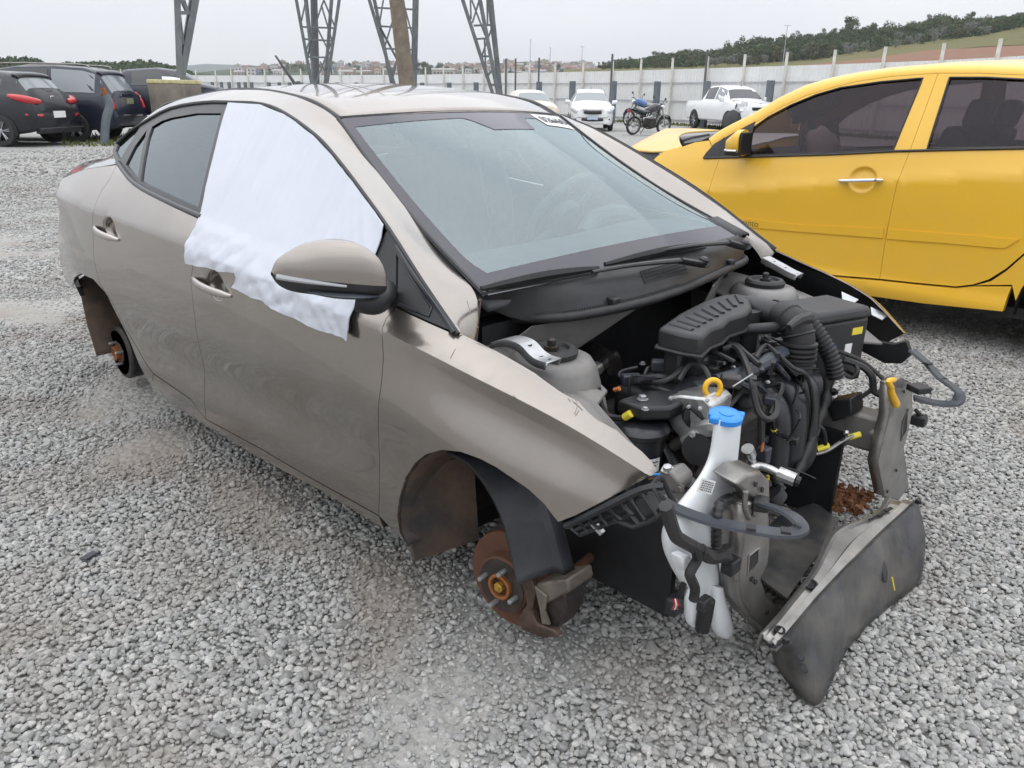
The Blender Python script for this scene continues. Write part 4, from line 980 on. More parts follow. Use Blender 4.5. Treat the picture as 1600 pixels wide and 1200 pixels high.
# lot sticker on the glass, far upper corner
stk = wgrid(0.545, 0.925, 0.885, 0.985, 8, 3, 0.002); sto = obj('lot_sticker', stk, M_WHITE, ws)
c0 = wpt(0.735, 0.935, 0.0035); ux = (wpt(0.9, 0.935)-wpt(0.6, 0.935)).normalized(); uz = (wpt(0.735, 0.97)-wpt(0.735, 0.90)).normalized(); nn_ = ux.cross(uz)
MT = Matrix(((ux.x, uz.x, nn_.x, c0.x), (ux.y, uz.y, nn_.y, c0.y), (ux.z, uz.z, nn_.z, c0.z), (0, 0, 0, 1)))
text_obj('sticker_print', '026/60', 0.062, MT, M_PRINT, ws)
# pillar seal beside the glass
for s in (-1, 1): obj('glass_seal', MB().tube([wpt(s*1.008, v, -0.001) for v in np.linspace(0.0, 1.0, 14)], 0.007, 6, 1), M_BLACK, car)
obj('glass_seal', MB().tube([wpt(u, 1.006, -0.001) for u in np.linspace(-1, 1, 14)], 0.006, 6, 1), M_BLACK, car)

# side glass, trims
DLO_R = SS.outl(BELT[:4])+[SS.on(*p) for p in curve2([(361, 158), (320, 158), (267, 168), (224, 191), (203, 205), (181, 223), (175, 236)], 3)]
g_main = SS.outl([(345, 177), (309, 325), (268, 306), (219, 283), (231, 215), (237, 198), (252, 189), (267, 184), (307, 177)])
g_fix = SS.outl([(229, 203), (215, 281), (196, 257), (210, 229)])
g_qtr = SS.outl([(221, 194), (187, 250), (180, 236), (184, 225), (202, 207)])
trimR = panel(SS, DLO_R, gap=0.001, off=-0.001, holes=[g_main, g_fix, g_qtr], flange=0.012)
both('window_frame', trimR, M_BLACKG)
def pane(poly, off=-0.008, step=0.05): return panel(SS, poly, gap=-0.006, off=off, step=step, flange=0)
both('rear_door_glass', pane(g_main), M_GLASSD, ang=60); both('rear_quarter_glass', pane(g_fix), M_GLASSD, ang=60); both('pillar_glass', pane(g_qtr), M_GLASSD, ang=60)
# belt mouldings and door-top mouldings
bl = [SS.on(*p) for p in curve2([(186, 254), (213, 287), (267, 316), (318, 338)], 4)]
both('belt_moulding', MB().tube([(x, SS.y(x, z, 0.004), z) for x, z in bl], 0.011, 8, 1, flat=0.8), M_BLACKG)
bl2 = [SS.on(*p) for p in [(318, 343), (450, 406), (540, 443), (619, 476)]]
both('belt_moulding', MB().tube([(x, SS.y(x, z, -0.004), z) for x, z in bl2], 0.009, 8, 4, flat=0.8), M_BLACKG)
tl = [SS.on(*p) for p in curve2([(183, 224), (203, 206), (224, 192), (267, 169), (320, 160), (361, 160), (410, 163), (447, 178), (494, 212), (522, 242), (560, 291), (608, 358), (660, 440), (716, 522)], 3)]
both('window_top_seal', MB().tube([(x, SS.y(x, z, 0.001), z) for x, z in tl], 0.0065, 6, 1), M_BLACK)
# front door glass and the black sail panels
DLO_F = SS.outl(BELT[3:7])+SS.outl([(600, 440), (601, 371)])+[SS.on(*p) for p in curve2([(600, 346), (560, 289), (522, 240), (494, 210), (464, 187), (447, 176), (410, 161), (361, 158)], 3)]
both('front_door_glass', panel(SS, DLO_F, gap=0.004, off=-0.010, step=0.05, flange=0), M_GLASSD, ang=60)
sail1 = panel(SS, SS.outl([(607, 358), (621, 376), (619, 479), (583, 462), (575, 430), (592, 385)]), gap=0.0015, off=0.003, flange=0.012)
both('mirror_sail', sail1, M_BLACK)
sail2 = SS.outl([(623, 380), (716, 522), (621, 479)]); both('wing_sail', panel(SS, sail2, gap=0.0015, off=0.003, flange=0.012), M_BLACK)
sf = SS.outl([(621, 384), (712, 519)]); both('sail_rim', MB().tube([(x, SS.y(x, z, 0.006), z) for x, z in densify(sf, 0.03, False)], 0.006, 6, 1), M_BLACKG)
sf = SS.outl([(621, 392), (676, 480), (672, 493), (624, 474)]); both('sail_rim', MB().tube([(x, SS.y(x, z, 0.004), z) for x, z in densify(sf, 0.03, False)], 0.004, 6, 1), M_BLACKG)

# door handles
def handle(c, parent, px):
    a, b = SS.on(*px[0]), SS.on(*px[1]); rows_ = []
    pa, pb = Vector((a[0], SS.y(a[0], a[1]), a[1])), Vector((b[0], SS.y(b[0], b[1]), b[1])); pa.y = pb.y = -0.845
    n = 14
    for i in range(n+1):
        t = i/n; c_ = pa.lerp(pb, t); o = 0.036*min(1, (math.sin(math.pi*min(max(t, 0.02), 0.98)))**0.45); hh = 0.0135*(0.35+0.65*min(1, 5*min(t, 1-t)+0.15)); th = 0.008
        rows_.append([c_+Vector((0, -o+th*math.sin(q)*(-1), hh*math.cos(q))) for q in [2*math.pi*k/12 for k in range(12)]])
    return orient_closed(MB().loft(rows_, closed=True).add(rows_[0], [tuple(range(12))]).add(rows_[-1], [tuple(range(11, -1, -1))]))
def orient_closed(mb):
    v = 0.0
    for f in mb.f:
        for k in range(1, len(f)-1): v += Vector(mb.v[f[0]]).dot(Vector(mb.v[f[k]]).cross(Vector(mb.v[f[k+1]])))
    if v < 0: mb.f = [f[::-1] for f in mb.f]
    return mb
hF = handle(None, fd, [(301, 434), (362, 463)]); hR = handle(None, rd, [(148, 354), (186, 375)])
obj('door_handle', hF, M_HANDLE, fd, ang=60); obj('door_handle', hF.mirror(), M_HANDLE, fdl, ang=60)
obj('door_handle', hR, M_HANDLE, rd, ang=60); obj('door_handle', hR.mirror(), M_HANDLE, rdl, ang=60)

# door mirror (near side and far side)
M_SIG = mat('smoked_signal_lens', (0.34, 0.35, 0.36), 0.15, 0.2, 0.8)
def mirror_parts():
    A0 = Vector(P(584, 440, y=-0.86)); O0 = Vector(P(424, 428, y=-1.03)); ax = O0-A0
    fwd = Vector((1, 0.12, 0)).normalized()
    def sec(t):
        c = A0+ax*t; e = [0.0, 0.10, 0.3, 0.55, 0.8, 0.93, 1.0]
        top, bot, dep = [pchip(e, v)(t) for v in ([0.02, 0.074, 0.092, 0.083, 0.055, 0.032, 0.004], [-0.010, -0.030, -0.037, -0.040, -0.038, -0.026, -0.004], [0.03, 0.075, 0.09, 0.085, 0.065, 0.04, 0.006])]
        out = []
        for k in range(32):
            a = 2*math.pi*k/32; ca, sa = math.cos(a), math.sin(a)
            z = (top if sa > 0 else -bot)*abs(sa)**0.75*(1 if sa > 0 else -1); f = dep*(abs(ca)**0.8)*(1 if ca > 0 else -0.35)
            out.append(c+fwd*f+Vector((0, 0, z)))
        return out
    ts = [0.01, 0.03, 0.05, 0.08, 0.11, 0.15, 0.2, 0.25, 0.3, 0.36, 0.42, 0.48, 0.55, 0.62, 0.68, 0.74, 0.8, 0.85, 0.89, 0.92, 0.95, 0.975, 0.99, 1.0]
    R_ = [sec(t) for t in ts]
    def part(k0, k1, o=0.0):
        rows_ = []
        for r in R_:
            c = sum(r, Vector())/32; rows_.append([(c+(r[k % 32]-c)*(1+o)) for k in range(k0, k1+1)])
        return rows_
    cap = orient(MB().loft(part(0, 16, 0.012)), (0.6, -0.2, 0.7)); low = orient(MB().loft(part(16, 32)), (0, 0, -1)); return cap, low, A0, O0, ax, fwd, sec
cap, low, A0, O0, ax, fwd, sec = mirror_parts()
for s, md in ((1, fd),):
    f_ = (lambda m: m) if s == 1 else (lambda m: m.mirror())
    mo = obj('door_mirror', f_(low), M_BLACK, md, ang=50); obj('mirror_cap', f_(cap), M_PAINT, mo, ang=50)
    a0 = A0+Vector((0, 0, -0.028)); arm = MB().tube([A0+ax*0.16+Vector((0, 0, -0.045)), A0+ax*0.03+Vector((0.005, 0, -0.050)), A0+Vector((-0.0, 0.02, -0.042)), A0+Vector((-0.03, 0.055, -0.035))], 0.028, 12, 4, flat=1.05)
    obj('mirror_arm', f_(arm), M_BLACK, mo, ang=50)
    ind = [sec(t)[0]+fwd*0.003+Vector((0, 0, -0.004-0.006*(1-t))) for t in np.linspace(0.52, 0.985, 8)]
    obj('turn_signal', f_(MB().tube(ind, lambda t: 0.003+0.004*t, 8, 2)), M_SIG, mo)
    ind2 = [sec(t)[28]+fwd*0.004 for t in np.linspace(0.16, 0.80, 8)]
    obj('lower_garnish', f_(MB().tube(ind2, lambda t: 0.018*math.sin(math.pi*min(max(t, 0.06), 0.94))**0.5, 8, 2, flat=0.4)), M_BLUEGREY, mo)

# scuffs on the wing beside the bonnet edge and on the pillar
M_SCR = mat('scuff_mark', (0.20, 0.18, 0.16), 0.7)
for pts_ in (((893, 617), (903, 630)), ((896, 627), (911, 640)), ((903, 634), (899, 645)), ((899, 650), (905, 641)), ((888, 622), (892, 628)), ((712, 545), (704, 560)), ((802, 617), (806, 621)), ((730, 470), (735, 488)), ((741, 505), (748, 512)), ((505, 285), (512, 291))):
    q_ = [SS.on(*p) for p in pts_]; obj('scuff', MB().tube([(x, SS.y(x, z, 0.0005), z) for x, z in densify(q_, 0.012, False)], 0.0009, 4, 1, flat=0.5), M_SCR, fr_r)
# rear: boot lid, rear window, tail panel, bumper-less rear end, parcel shelf
rw = []
for j in range(7):
    t = j/6; x = lerp(-2.50, -2.98, t); zz = lerp(1.16, 0.93, t)
    rw.append([(x-0.04*(1-u*u)*1.0, u*lerp(0.53, 0.52, t), zz+0.022*(1-u*u)) for u in np.linspace(-1, 1, 13)])
obj('rear_window', orient(MB().loft(rw), (-1, 0, 1)), M_GLASSD, car, ang=60)
bt = []
for x, z, w in ((-2.98, 0.93, 0.5), (-3.06, 0.925, 0.49), (-3.14, 0.92, 0.48), (-3.2, 0.91, 0.47), (-3.24, 0.89, 0.47), (-3.26, 0.85, 0.52), (-3.24, 0.7, 0.52)):
    bt.append([(x-0.05*(1-u*u), u*w, z+0.025*(1-u*u)) for u in np.linspace(-1, 1, 11)])
obj('boot_lid', orient(MB().loft(bt), (-1, 0, 1)), M_PAINT, car, ang=50)
obj('tail_panel', MB().box((-3.1, 0, 0.55), (0.06, 1.26, 0.62)).box((-3.05, 0, 0.80), (0.06, 1.0, 0.20)), M_PAINTIN, car)
xa, za = SS.on(93, 405); xb_, zb_ = SS.on(113, 449)
both('bumper_bracket', MB().prism([(xa+.01, SS.y(xa, za)+.012, za+.01), (xb_+.01, SS.y(xb_, zb_)+.012, zb_), (xb_+0.02, SS.y(xb_, zb_)+.02, zb_-0.04), (xa+0.04, SS.y(xa, za)+.03, za-0.05)], (0, 0.02, 0)), M_BLACK)

# wheel housings and liners
def arch_liner(cx, R0, z0, y0, y1, a0, a1, sx=1.0, n=20):
    rows_ = []
    for i in range(n+1):
        a = math.radians(lerp(a0, a1, i/n)); rows_.append([(cx+R0*sx*math.cos(a), y, z0+R0*math.sin(a)) for y in np.linspace(y0, y1, 4)])
    return MB().loft(rows_)
def housing(name, arc, m, y0, y1, mirror=True, thick=0.004):
    """Extrudes the arch opening (side-view points) inwards."""
    rows_ = [[(x, lerp(y0, y1, k/4), z) for k in range(5)] for x, z in densify(arc, 0.03, False)]
    mb = MB().loft(rows_); (both(name, mb, m, solid=thick) if mirror else obj(name, mb, m, car, solid=thick))
ra = SS.outl(R_ARCH); ra = [(p[0], p[1]+0.006) for p in ra]
ra = [(ra[0][0]-0.02, ra[0][1]+0.015)]+ra[1:]
rcx = -2.43
xl, zl = ra[0]
rear_arc = [(xl+0.07, 0.16), (xl+0.02, 0.30), (xl, zl)]+ra[1:7]+[(-1.99, 0.2)]
housing('rear_wheel_liner', rear_arc, M_MUDDY, -0.80, -0.45)
fa = SS.outl(F_ARCH)
housing('front_wheel_housing', [(p[0], p[1]+0.004) for p in fa[3:]], M_MUDDY, -0.835, -0.50)

both('rear_inner_wall', MB().prism([(-2.85, -0.5, 0.2), (-1.95, -0.5, 0.2), (-1.95, -0.5, 0.7), (-2.85, -0.5, 0.7)], (0, 0.01, 0)), M_MUDDY)
obj('floor_pan', MB().box((-1.35, 0, 0.205), (2.0, 1.40, 0.05)).box((-2.75, 0, 0.33), (0.75, 1.0, 0.06)), M_DARKIRON, car, smooth=False)
obj('silencer', MB().box((-1.75, -0.62, 0.135), (0.24, 0.2, 0.11)), M_BLACK, car, bevel=0.02)
# soil-caked end of the sill inside the front arch
xs_, zs_ = SS.on(640, 852)
obj('muddy_sill_end', MB().prism([(xs_-0.02, -0.815, 0.165), (xs_-0.05, -0.815, 0.30), (xs_-0.03, -0.815, 0.43), (xs_+0.02, -0.64, 0.43), (xs_+0.04, -0.64, 0.18)], (0.012, 0.0, 0)), M_MUDDY, car)

# interior seen dimly through the glass
dash = []
for y in np.linspace(-0.62, 0.62, 13):
    dash.append([(-0.16, y, 0.84), (-0.30, y, 0.885), (-0.45, y, 0.90+0.015*math.exp(-((y-0.33)/0.16)**2)), (-0.58, y, 0.865), (-0.64, y, 0.78), (-0.62, y, 0.60), (-0.55, y, 0.4)])
dash_o = obj('dashboard', orient(MB().loft(dash), (0, 0, 1)), M_INT, car, solid=0.02)
obj('instrument_hood', MB().tube([(-0.52, 0.18, 0.875), (-0.54, 0.27, 0.925), (-0.54, 0.42, 0.925), (-0.52, 0.52, 0.875)], 0.03, 8, 3), M_INT, dash_o)
sw = MB(); cW = Vector((-0.74, 0.34, 0.89)); axw = Vector((-0.85, 0, 0.5)).normalized(); u_ = axw.orthogonal().normalized(); v_ = axw.cross(u_)
sw.tube([cW+u_*0.185*math.cos(t)+v_*0.185*math.sin(t) for t in np.linspace(0, 2*math.pi, 33)], 0.016, 8, 1, caps=False)
for t in (0.1, 3.04, 4.71): sw.tube([cW, cW+u_*0.18*math.cos(t)+v_*0.18*math.sin(t)], 0.014, 6, 1)
sw.lathe([(0.07, -0.02), (0.07, 0.02), (0.05, 0.035)], cW, axw, 16)
obj('steering_wheel', sw, M_INT, car)
def seat(y):
    mb = MB(); mb.box((-1.18, y, 0.55), (0.5, 0.48, 0.16)); mb.box((-1.46, y, 0.83), (0.14, 0.46, 0.56), Matrix.Rotation(-0.25, 3, 'Y')); mb.box((-1.56, y, 1.17), (0.09, 0.25, 0.16), Matrix.Rotation(-0.2, 3, 'Y')); return mb
for y in (-0.36, 0.36): obj('front_seat', seat(y), M_INTL, car, bevel=0.04)
obj('rear_bench', MB().box((-2.1, 0, 0.55), (0.5, 1.2, 0.2)).box((-2.4, 0, 0.82), (0.14, 1.2, 0.55), Matrix.Rotation(-0.35, 3, 'Y')), M_INTL, car, bevel=0.04)
obj('headlining', orient(MB().loft([[(x, y*0.98, z-0.03) for x, y, z in r] for r in rr]), (0, 0, -1)), mat('headlining_cloth', (0.30, 0.30, 0.29), 0.9), car)
obj('interior_mirror', MB().box((-0.80, 0.02, 1.17), (0.03, 0.22, 0.07), Matrix.Rotation(0.3, 3, 'Y')), M_INT, car, bevel=0.02)
obj('pillar_trim', MB().tube([(-1.36, -0.64, 0.5), (-1.36, -0.62, 0.9), (-1.40, -0.50, 1.22)], 0.05, 8, 3).tube([(-1.36, 0.64, 0.5), (-1.36, 0.62, 0.9), (-1.40, 0.50, 1.22)], 0.05, 8, 3), M_INTL, car)

# ---- white film taped over the front door window
SHEET = [(361, 160), (410, 163), (447, 178), (464, 189), (494, 212), (522, 242), (560, 291), (605, 350), (601, 371), (590, 398), (583, 430), (576, 452), (567, 464), (561, 478), (554, 493), (553, 512), (552, 531), (541, 524), (525, 519), (507, 515), (477, 501), (462, 493), (448, 487), (432, 480), (418, 469), (400, 464), (384, 455), (368, 448), (373, 440), (377, 433), (376, 425), (362, 424), (347, 423), (330, 417), (315, 415), (297, 411), (297, 392), (298, 376), (312, 353), (319, 330), (331, 273), (347, 207)]
shp = SS.outl(SHEET)
beltz = lambda x: np.interp(x, [-1.316, -0.30], [0.925, 0.845])
def wrinkle(x, z):
    bz = beltz(x); w = 0.0022*fbm(x*1.0, z*0.6, 9.0, 3)
    lo = max(0.0, min(1.0, (bz+0.03-z)/0.09)); ed = max(0.0, min(1.0, (x+0.66)/0.2))
    w += lo*(0.006*noise.noise(Vector((x*17+z*16, z*9, 1.3)))+0.012*abs(noise.noise(Vector((x*9-z*15, z*14+3, 5.1))))+0.003*noise.noise(Vector((x*40-z*30, z*30, 2.7))))
    w += ed*0.010*noise.noise(Vector((x*30+z*22, z*6, 8.2)))+0.0016*noise.noise(Vector((x*55, z*7, 2.2)))
    edge = 0.0035*max(0, 1-abs(z-bz-0.002)/0.03)
    return w*0.75+edge+0.003*lo
sheet = panel(SS, shp, gap=0.0, off=0.0115, step=0.011, flange=0.003, wr=wrinkle)
so_ = obj('window_film', sheet, M_SHEET, None, ang=70); tag(so_, 'crumpled white plastic film taped over the front door window', 'plastic film')
# ================================================================== SILVER SALOON: ENGINE BAY, FRONT END, BRAKES
V = Vector
def tubes(name, pts, r, m, parent=None, n=8, sm=4, **k): return obj(name, MB().tube(pts, r, n, sm, **k), m, parent or car, ang=50)
def PX(pts, **k): return [V(P(a, b, **k)) for a, b in pts]
def PT(pts):
    """Pixel points each with its own plane: (px, py, 'x'|'y'|'z', value)."""
    return [V(P(a, b, **{c: v})) for a, b, c, v in pts]
def plate(name, poly, vec, m, parent=None, bevel=0.003, **k): return obj(name, MB().prism(poly, vec), m, parent or car, bevel=bevel, smooth=True, **k)
def bolt(parent, c, axis=(0, 0, 1), r=0.008, m=None):
    ax = V(axis).normalized(); return obj('bolt', MB().lathe([(r*1.15, 0), (r*1.15, 0.0015), (r*.75, 0.0015), (r*.75, r*0.8), (r*.6, r*.85)], c, ax, 6), m or M_ZINC, parent, ang=30)
def corrugated(name, pts, r, m, parent=None, pitch=0.012, n=12):
    pts = smooth_path(pts, 10); L_ = sum((b-a).length for a, b in zip(pts, pts[1:])); k = max(2, int(L_/pitch)*4)
    q = resample(pts, k+1); per = [1.0, 1.0, 0.86, 0.86]
    mb = MB().tube(q, lambda t: r*per[int(round(t*k)) % 4], n, 1); return obj(name, mb, m, parent or car, ang=30)

# ---- left front wing seen from inside
wing_l = obj('front_wing', fender.mirror(), M_PAINT, car, label='far front wing seen from its black inner side')
inner = panel(SS, SS.outl(HOODEDGE)+SS.outl([(960, 775), (900, 806)])+SS.outl(F_ARCH)+SS.outl(F_SEAM)[::-1], crease=creaseZ, step=0.04, off=-0.013, flange=0, gap=0.004).mirror()
inner.f = [f[::-1] for f in inner.f]; inner.cn = None
obj('wing_inner_skin', inner, M_BLACK, wing_l)
ib = panel(SS, SS.outl(HOODEDGE)+SS.outl([(960, 775), (900, 806)])+SS.outl(F_ARCH)+SS.outl(F_SEAM)[::-1], crease=creaseZ, step=0.04, off=-0.013, flange=0, gap=0.004); ib.f = [f[::-1] for f in ib.f]; ib.cn = None
obj('wing_inner_skin', ib, M_BLACK, fr_r)
tabs = []
for (px, py) in ((1328, 463), (1374, 487)):
    c = V(P(px, py, y=0.722)); tb = MB().prism([c+V((-0.03, 0, 0.008)), c+V((0.03, 0, -0.008)), c+V((0.02, -0.022, -0.022)), c+V((-0.015, -0.022, -0.012))], (0, 0.0, 0.003))
    o = obj('wing_tab', tb, M_ZINC, wing_l); obj('hole', MB().lathe([(0.009, 0), (0.009, 0.004)], c+V((0.002, -0.010, -0.006)), (0.1, -0.3, 1), 10), M_PRINT, o) if False else None
# hinge brackets of the missing bonnet
def hinge(pxs, y, s):
    p = [V(P(a, b, y=y)) for a, b in pxs]; mb = MB(); rows_ = []
    for i, q in enumerate(smooth_path(p, 4)):
        w = 0.021; rows_.append([q+V((-0.006, -w, -0.016)), q+V((0, -w, 0)), q+V((0.002, w, 0.001)), q+V((-0.006, w, -0.016))])
    o = obj('bonnet_hinge', MB().loft(rows_), M_ZINC, car, solid=0.003, ang=30)
    return o, p
hg, hp = hinge([(778, 533), (800, 529), (822, 536), (838, 552), (850, 560), (866, 565)], -0.655, 1)
for t, dz in ((0.45, 0), (0.72, 0), (0.93, 0)):
    q = smooth_path(hp, 8); c = q[int(t*(len(q)-1))]; obj('bolt_hole', MB().lathe([(0.0075, 0), (0.0075, 0.002)], c+V((0, 0, 0.0004)), (0.1, 0, 1), 12), M_PRINT, hg)
hg2, hp2 = hinge([(1196, 402), (1207, 408), (1220, 415), (1236, 424), (1250, 430)], 0.66, 1)
for t in (0.3, 0.62, 0.9):
    q = smooth_path(hp2, 8); c = q[int(t*(len(q)-1))]; obj('bolt_hole', MB().lathe([(0.0075, 0), (0.0075, 0.002)], c+V((0, 0, 0.0004)), (0.1, 0, 1), 12), M_PRINT, hg2)

# ---- cowl, wipers, bulkhead
SEAL = [V(v) for v in [(-0.215, -0.50, 0.770), (-0.13, -0.475, 0.785), (-0.06, -0.40, 0.792), (-0.015, -0.20, 0.797), (-0.015, 0.0, 0.80), (-0.045, 0.22, 0.80), (-0.085, 0.44, 0.797), (-0.12, 0.58, 0.793), (-0.17, 0.625, 0.80), (-0.22, 0.64, 0.81)]]
seal = tubes('bonnet_seal', SEAL, 0.0125, M_RUBBER, n=10, sm=5)
rows_ = []
sq = resample(smooth_path([V((-0.19, -0.615, 0.845)), V((-0.165, -0.545, 0.805))]+SEAL[1:8], 4), 33)
for i, b_ in enumerate(sq):
    u = lerp(-0.985, 0.965, i/32); a_ = wpt(u, 0.015, 0.004); row = [a_+V((-0.01, 0, -0.003)), a_]
    for t in (0.25, 0.5, 0.72, 0.80, 0.90, 0.95, 1.0):
        q = a_.lerp(b_, t); q.z += 0.018*math.sin(math.pi*min(t/0.85, 1))*(1 if t < 0.85 else 0)-(0.014 if t > 0.76 and t < 0.97 else 0); row.append(q)
    rows_.append(row)
cowl = obj('cowl_panel', orient(MB().loft(rows_), (0, 0, 1)), M_BLACKD, car, ang=40)
# vent grille, ribs and clips
gr = MB()
for i in range(21, 27):
    pass
def cowl_pt(u, t):
    i = u*32; k = min(int(i), 31); f = i-k; a_ = V(rows_[k][1]).lerp(V(rows_[k+1][1]), f); b_ = sq[k].lerp(sq[k+1], f); q = a_.lerp(b_, t); q.z += 0.018*math.sin(math.pi*min(t/0.85, 1))*(1 if t < 0.85 else 0); return q
vg = obj('vent_grille', orient(MB().loft([[cowl_pt(lerp(0.42, 0.60, i/10), lerp(0.45, 0.70, j/3))+V((0, 0, 0.0012)) for i in range(11)] for j in range(4)]), (0, 0, 1)), M_PRINT, cowl)
sl = MB()
for i in range(30): sl.tube([cowl_pt(lerp(0.42, 0.60, i/29), t)+V((0, 0, 0.002)) for t in (0.45, 0.58, 0.70)], 0.0013, 4, 1)
for j in range(5): sl.tube([cowl_pt(lerp(0.42, 0.60, i/6), lerp(0.45, 0.70, j/4))+V((0, 0, 0.002)) for i in range(7)], 0.0013, 4, 1)
o = obj('grille_mesh', sl, M_BLACKD, cowl); o['kind'] = 'stuff'
sl = MB()
for i in range(60):
    u = lerp(0.12, 0.55, i/59); sl.tube([cowl_pt(u, 0.80)+V((0, 0, -0.008)), cowl_pt(u, 0.92)+V((0, 0, -0.009))], 0.0016, 4, 1)
o = obj('cowl_ribs', sl, M_BLACKD, cowl); o['kind'] = 'stuff'
for u in (0.44, 0.56, 0.66, 0.76): obj('cowl_slot', MB().box(cowl_pt(u, 0.86)+V((0, 0, -0.009)), (0.007, 0.055, 0.005), Matrix.Rotation(-0.2, 3, 'Z')), M_BLUEGREY, cowl)
for u in (0.31, 0.86): obj('cowl_clip', MB().box(cowl_pt(u, 0.84)+V((0, 0, 0.002)), (0.03, 0.03, 0.022)), M_BLACK, cowl, bevel=0.005)
# side caps where the cowl meets the pillars
obj('pillar_cap', orient(MB().loft([[wpt(0.985, v, o_)+V((0, d, 0)) for d, o_ in ((-0.055, 0.004), (-0.02, 0.012), (0.02, 0.012), (0.035, 0.0))] for v in (0.0, 0.05, 0.10, 0.155)]), (0, 0, 1)), M_BLACKD, cowl, solid=0.004)
# wipers: arm with hinge cover and blade
def wiper(piv, elbow, mid, tip, blade_a, blade_b):
    w = obj('wiper', MB().tube([piv+V((0.01, 0, 0.004)), piv, elbow], lambda t: 0.017-0.003*t, 8, 4, flat=0.7), M_BLACKD, car, ang=50)
    obj('wiper_arm', MB().tube([elbow, mid, tip], lambda t: 0.0115-0.005*t, 8, 4, flat=0.7), M_BLACKD, w)
    obj('wiper_blade', MB().tube([blade_a, blade_a.lerp(blade_b, 0.5)+V((0, 0, 0.006)), blade_b], lambda t: 0.005+0.006*math.sin(math.pi*min(max(t, .02), .98)), 6, 6, flat=1.3), M_BLACK, w)
    obj('blade_rubber', MB().tube([blade_a+V((0, 0, -0.012)), blade_b+V((0, 0, -0.012))], 0.003, 4, 1), M_RUBBER, w)
    obj('pivot_cap', MB().lathe([(0.014, 0), (0.014, 0.008), (0.008, 0.013)], piv+V((0.002, 0, 0.010)), (0.3, 0, 1), 14), M_BLACKD, w)
def GW(px, py, off):  # point on the windscreen plane seen at px, py
    n = V((0.47, 0, 0.88)); p0 = wpt(0, 0.03, off); r = V(ray(px, py)); c = V(CAM); return c+r*((p0-c).dot(n)/r.dot(n))
wiper(GW(1098, 413, 0.018), GW(1062, 407, 0.035), GW(990, 414, 0.035), GW(925, 425, 0.022), GW(752, 451, 0.012), GW(935, 419, 0.014))
wiper(GW(1162, 386, 0.012), GW(1137, 379, 0.028), GW(1080, 384, 0.030), GW(1022, 393, 0.020), GW(945, 413, 0.012), GW(1104, 381, 0.014))
obj('bulkhead', MB().box((-0.27, 0, 0.47), (0.02, 1.26, 0.64)).box((-0.235, -0.0, 0.745), (0.08, 1.22, 0.06)), M_BLACK, car)
tri = [V(v) for v in [(-0.14, -0.485, 0.765), (-0.02, -0.20, 0.780), (-0.13, -0.33, 0.66), (-0.16, -0.46, 0.64), (-0.19, -0.56, 0.70)]]
plate('cowl_side_panel', tri, (-0.006, 0, -0.003), M_PAINTIN)
tri2 = [V((a.x, -a.y, a.z)) for a in tri]; plate('cowl_side_panel', tri2, (-0.006, 0, -0.003), M_PAINTIN)
# ---- strut towers, aprons, chassis rails
for s in (-1, 1):
    c = V((-0.02, s*0.545, 0)); tw = MB(); 
    tw.lathe([(0.140, 0.53), (0.125, 0.66), (0.112, 0.705), (0.100, 0.722), (0.085, 0.728), (0.03, 0.730)], c, (0, 0, 1), 28)
    t_o = obj('strut_tower', tw, M_PAINTIN, car, ang=40)
    obj('strut_mount', MB().lathe([(0.064, 0.728), (0.066, 0.742), (0.058, 0.750), (0.045, 0.750), (0.040, 0.742), (0.03, 0.742)], c, (0, 0, 1), 24), M_RUBBER, t_o)
    obj('strut_nut', MB().lathe([(0.018, 0.742), (0.018, 0.752), (0.011, 0.753), (0.011, 0.768), (0.006, 0.772)], c, (0, 0, 1), 8), M_DARKIRON, t_o)
    ap = [(-0.22, 0.68, 0.735), (0.0, 0.675, 0.72), (0.2, 0.665, 0.68), (0.36, 0.64, 0.60), (0.30, 0.60, 0.60), (0.16, 0.585, 0.675), (0.10, 0.47, 0.66), (-0.02, 0.43, 0.69), (-0.15, 0.45, 0.71), (-0.24, 0.55, 0.735)]
    plate('inner_wing', [V((x, s*y, z-0.01)) for x, y, z in ap], (0, 0, -0.008), M_PAINTIN, bevel=0.002)
    obj('inner_wing_wall', MB().prism([(-0.24, s*0.475, 0.25), (0.22, s*0.475, 0.30), (0.13, s*0.475, 0.50), (0.08, s*0.46, 0.62), (-0.24, s*0.46, 0.7)], (0, -s*0.01, 0)), M_PAINTIN, car)
    obj('chassis_rail', MB().box((0.13, s*0.43, 0.375), (0.72, 0.085, 0.115)), M_PAINTIN, car, bevel=0.012)
    plate('rail_end_plate', [V((0.49, s*0.43+y, z)) for y, z in ((-0.055, 0.30), (0.055, 0.30), (0.055, 0.45), (-0.055, 0.45))], (0.008, 0, 0), M_STEEL)
# ---- engine
eng = obj('engine_block', MB().box((0.13, -0.08, 0.36), (0.34, 0.56, 0.36)).box((0.12, 0.30, 0.34), (0.26, 0.26, 0.26)), M_DARKIRON, car, bevel=0.02)
vc = MB().box((0.135, -0.10, 0.575), (0.20, 0.52, 0.09)); vco = obj('valve_cover', vc, M_BLACK, car, bevel=0.018)
obj('cover_ridge', MB().tube([(0.215, -0.33, 0.625), (0.20, -0.24, 0.640), (0.215, -0.12, 0.625)], 0.028, 10, 4, flat=0.5), M_BLACKG, vco)
obj('cover_ridge', MB().box((0.15, -0.26, 0.62), (0.12, 0.14, 0.03)), M_BLACK, vco, bevel=0.01)
for k in range(6): obj('rib', MB().box((0.245, -0.30+k*0.045, 0.59), (0.012, 0.008, 0.06)), M_BLACK, vco)
oc = V(P(1083, 556, z=0.690)); obj('filler_neck', MB().lathe([(0.034, -0.085), (0.03, -0.02), (0.038, -0.012)], oc, (0, 0, 1), 20), M_BLACK, vco)
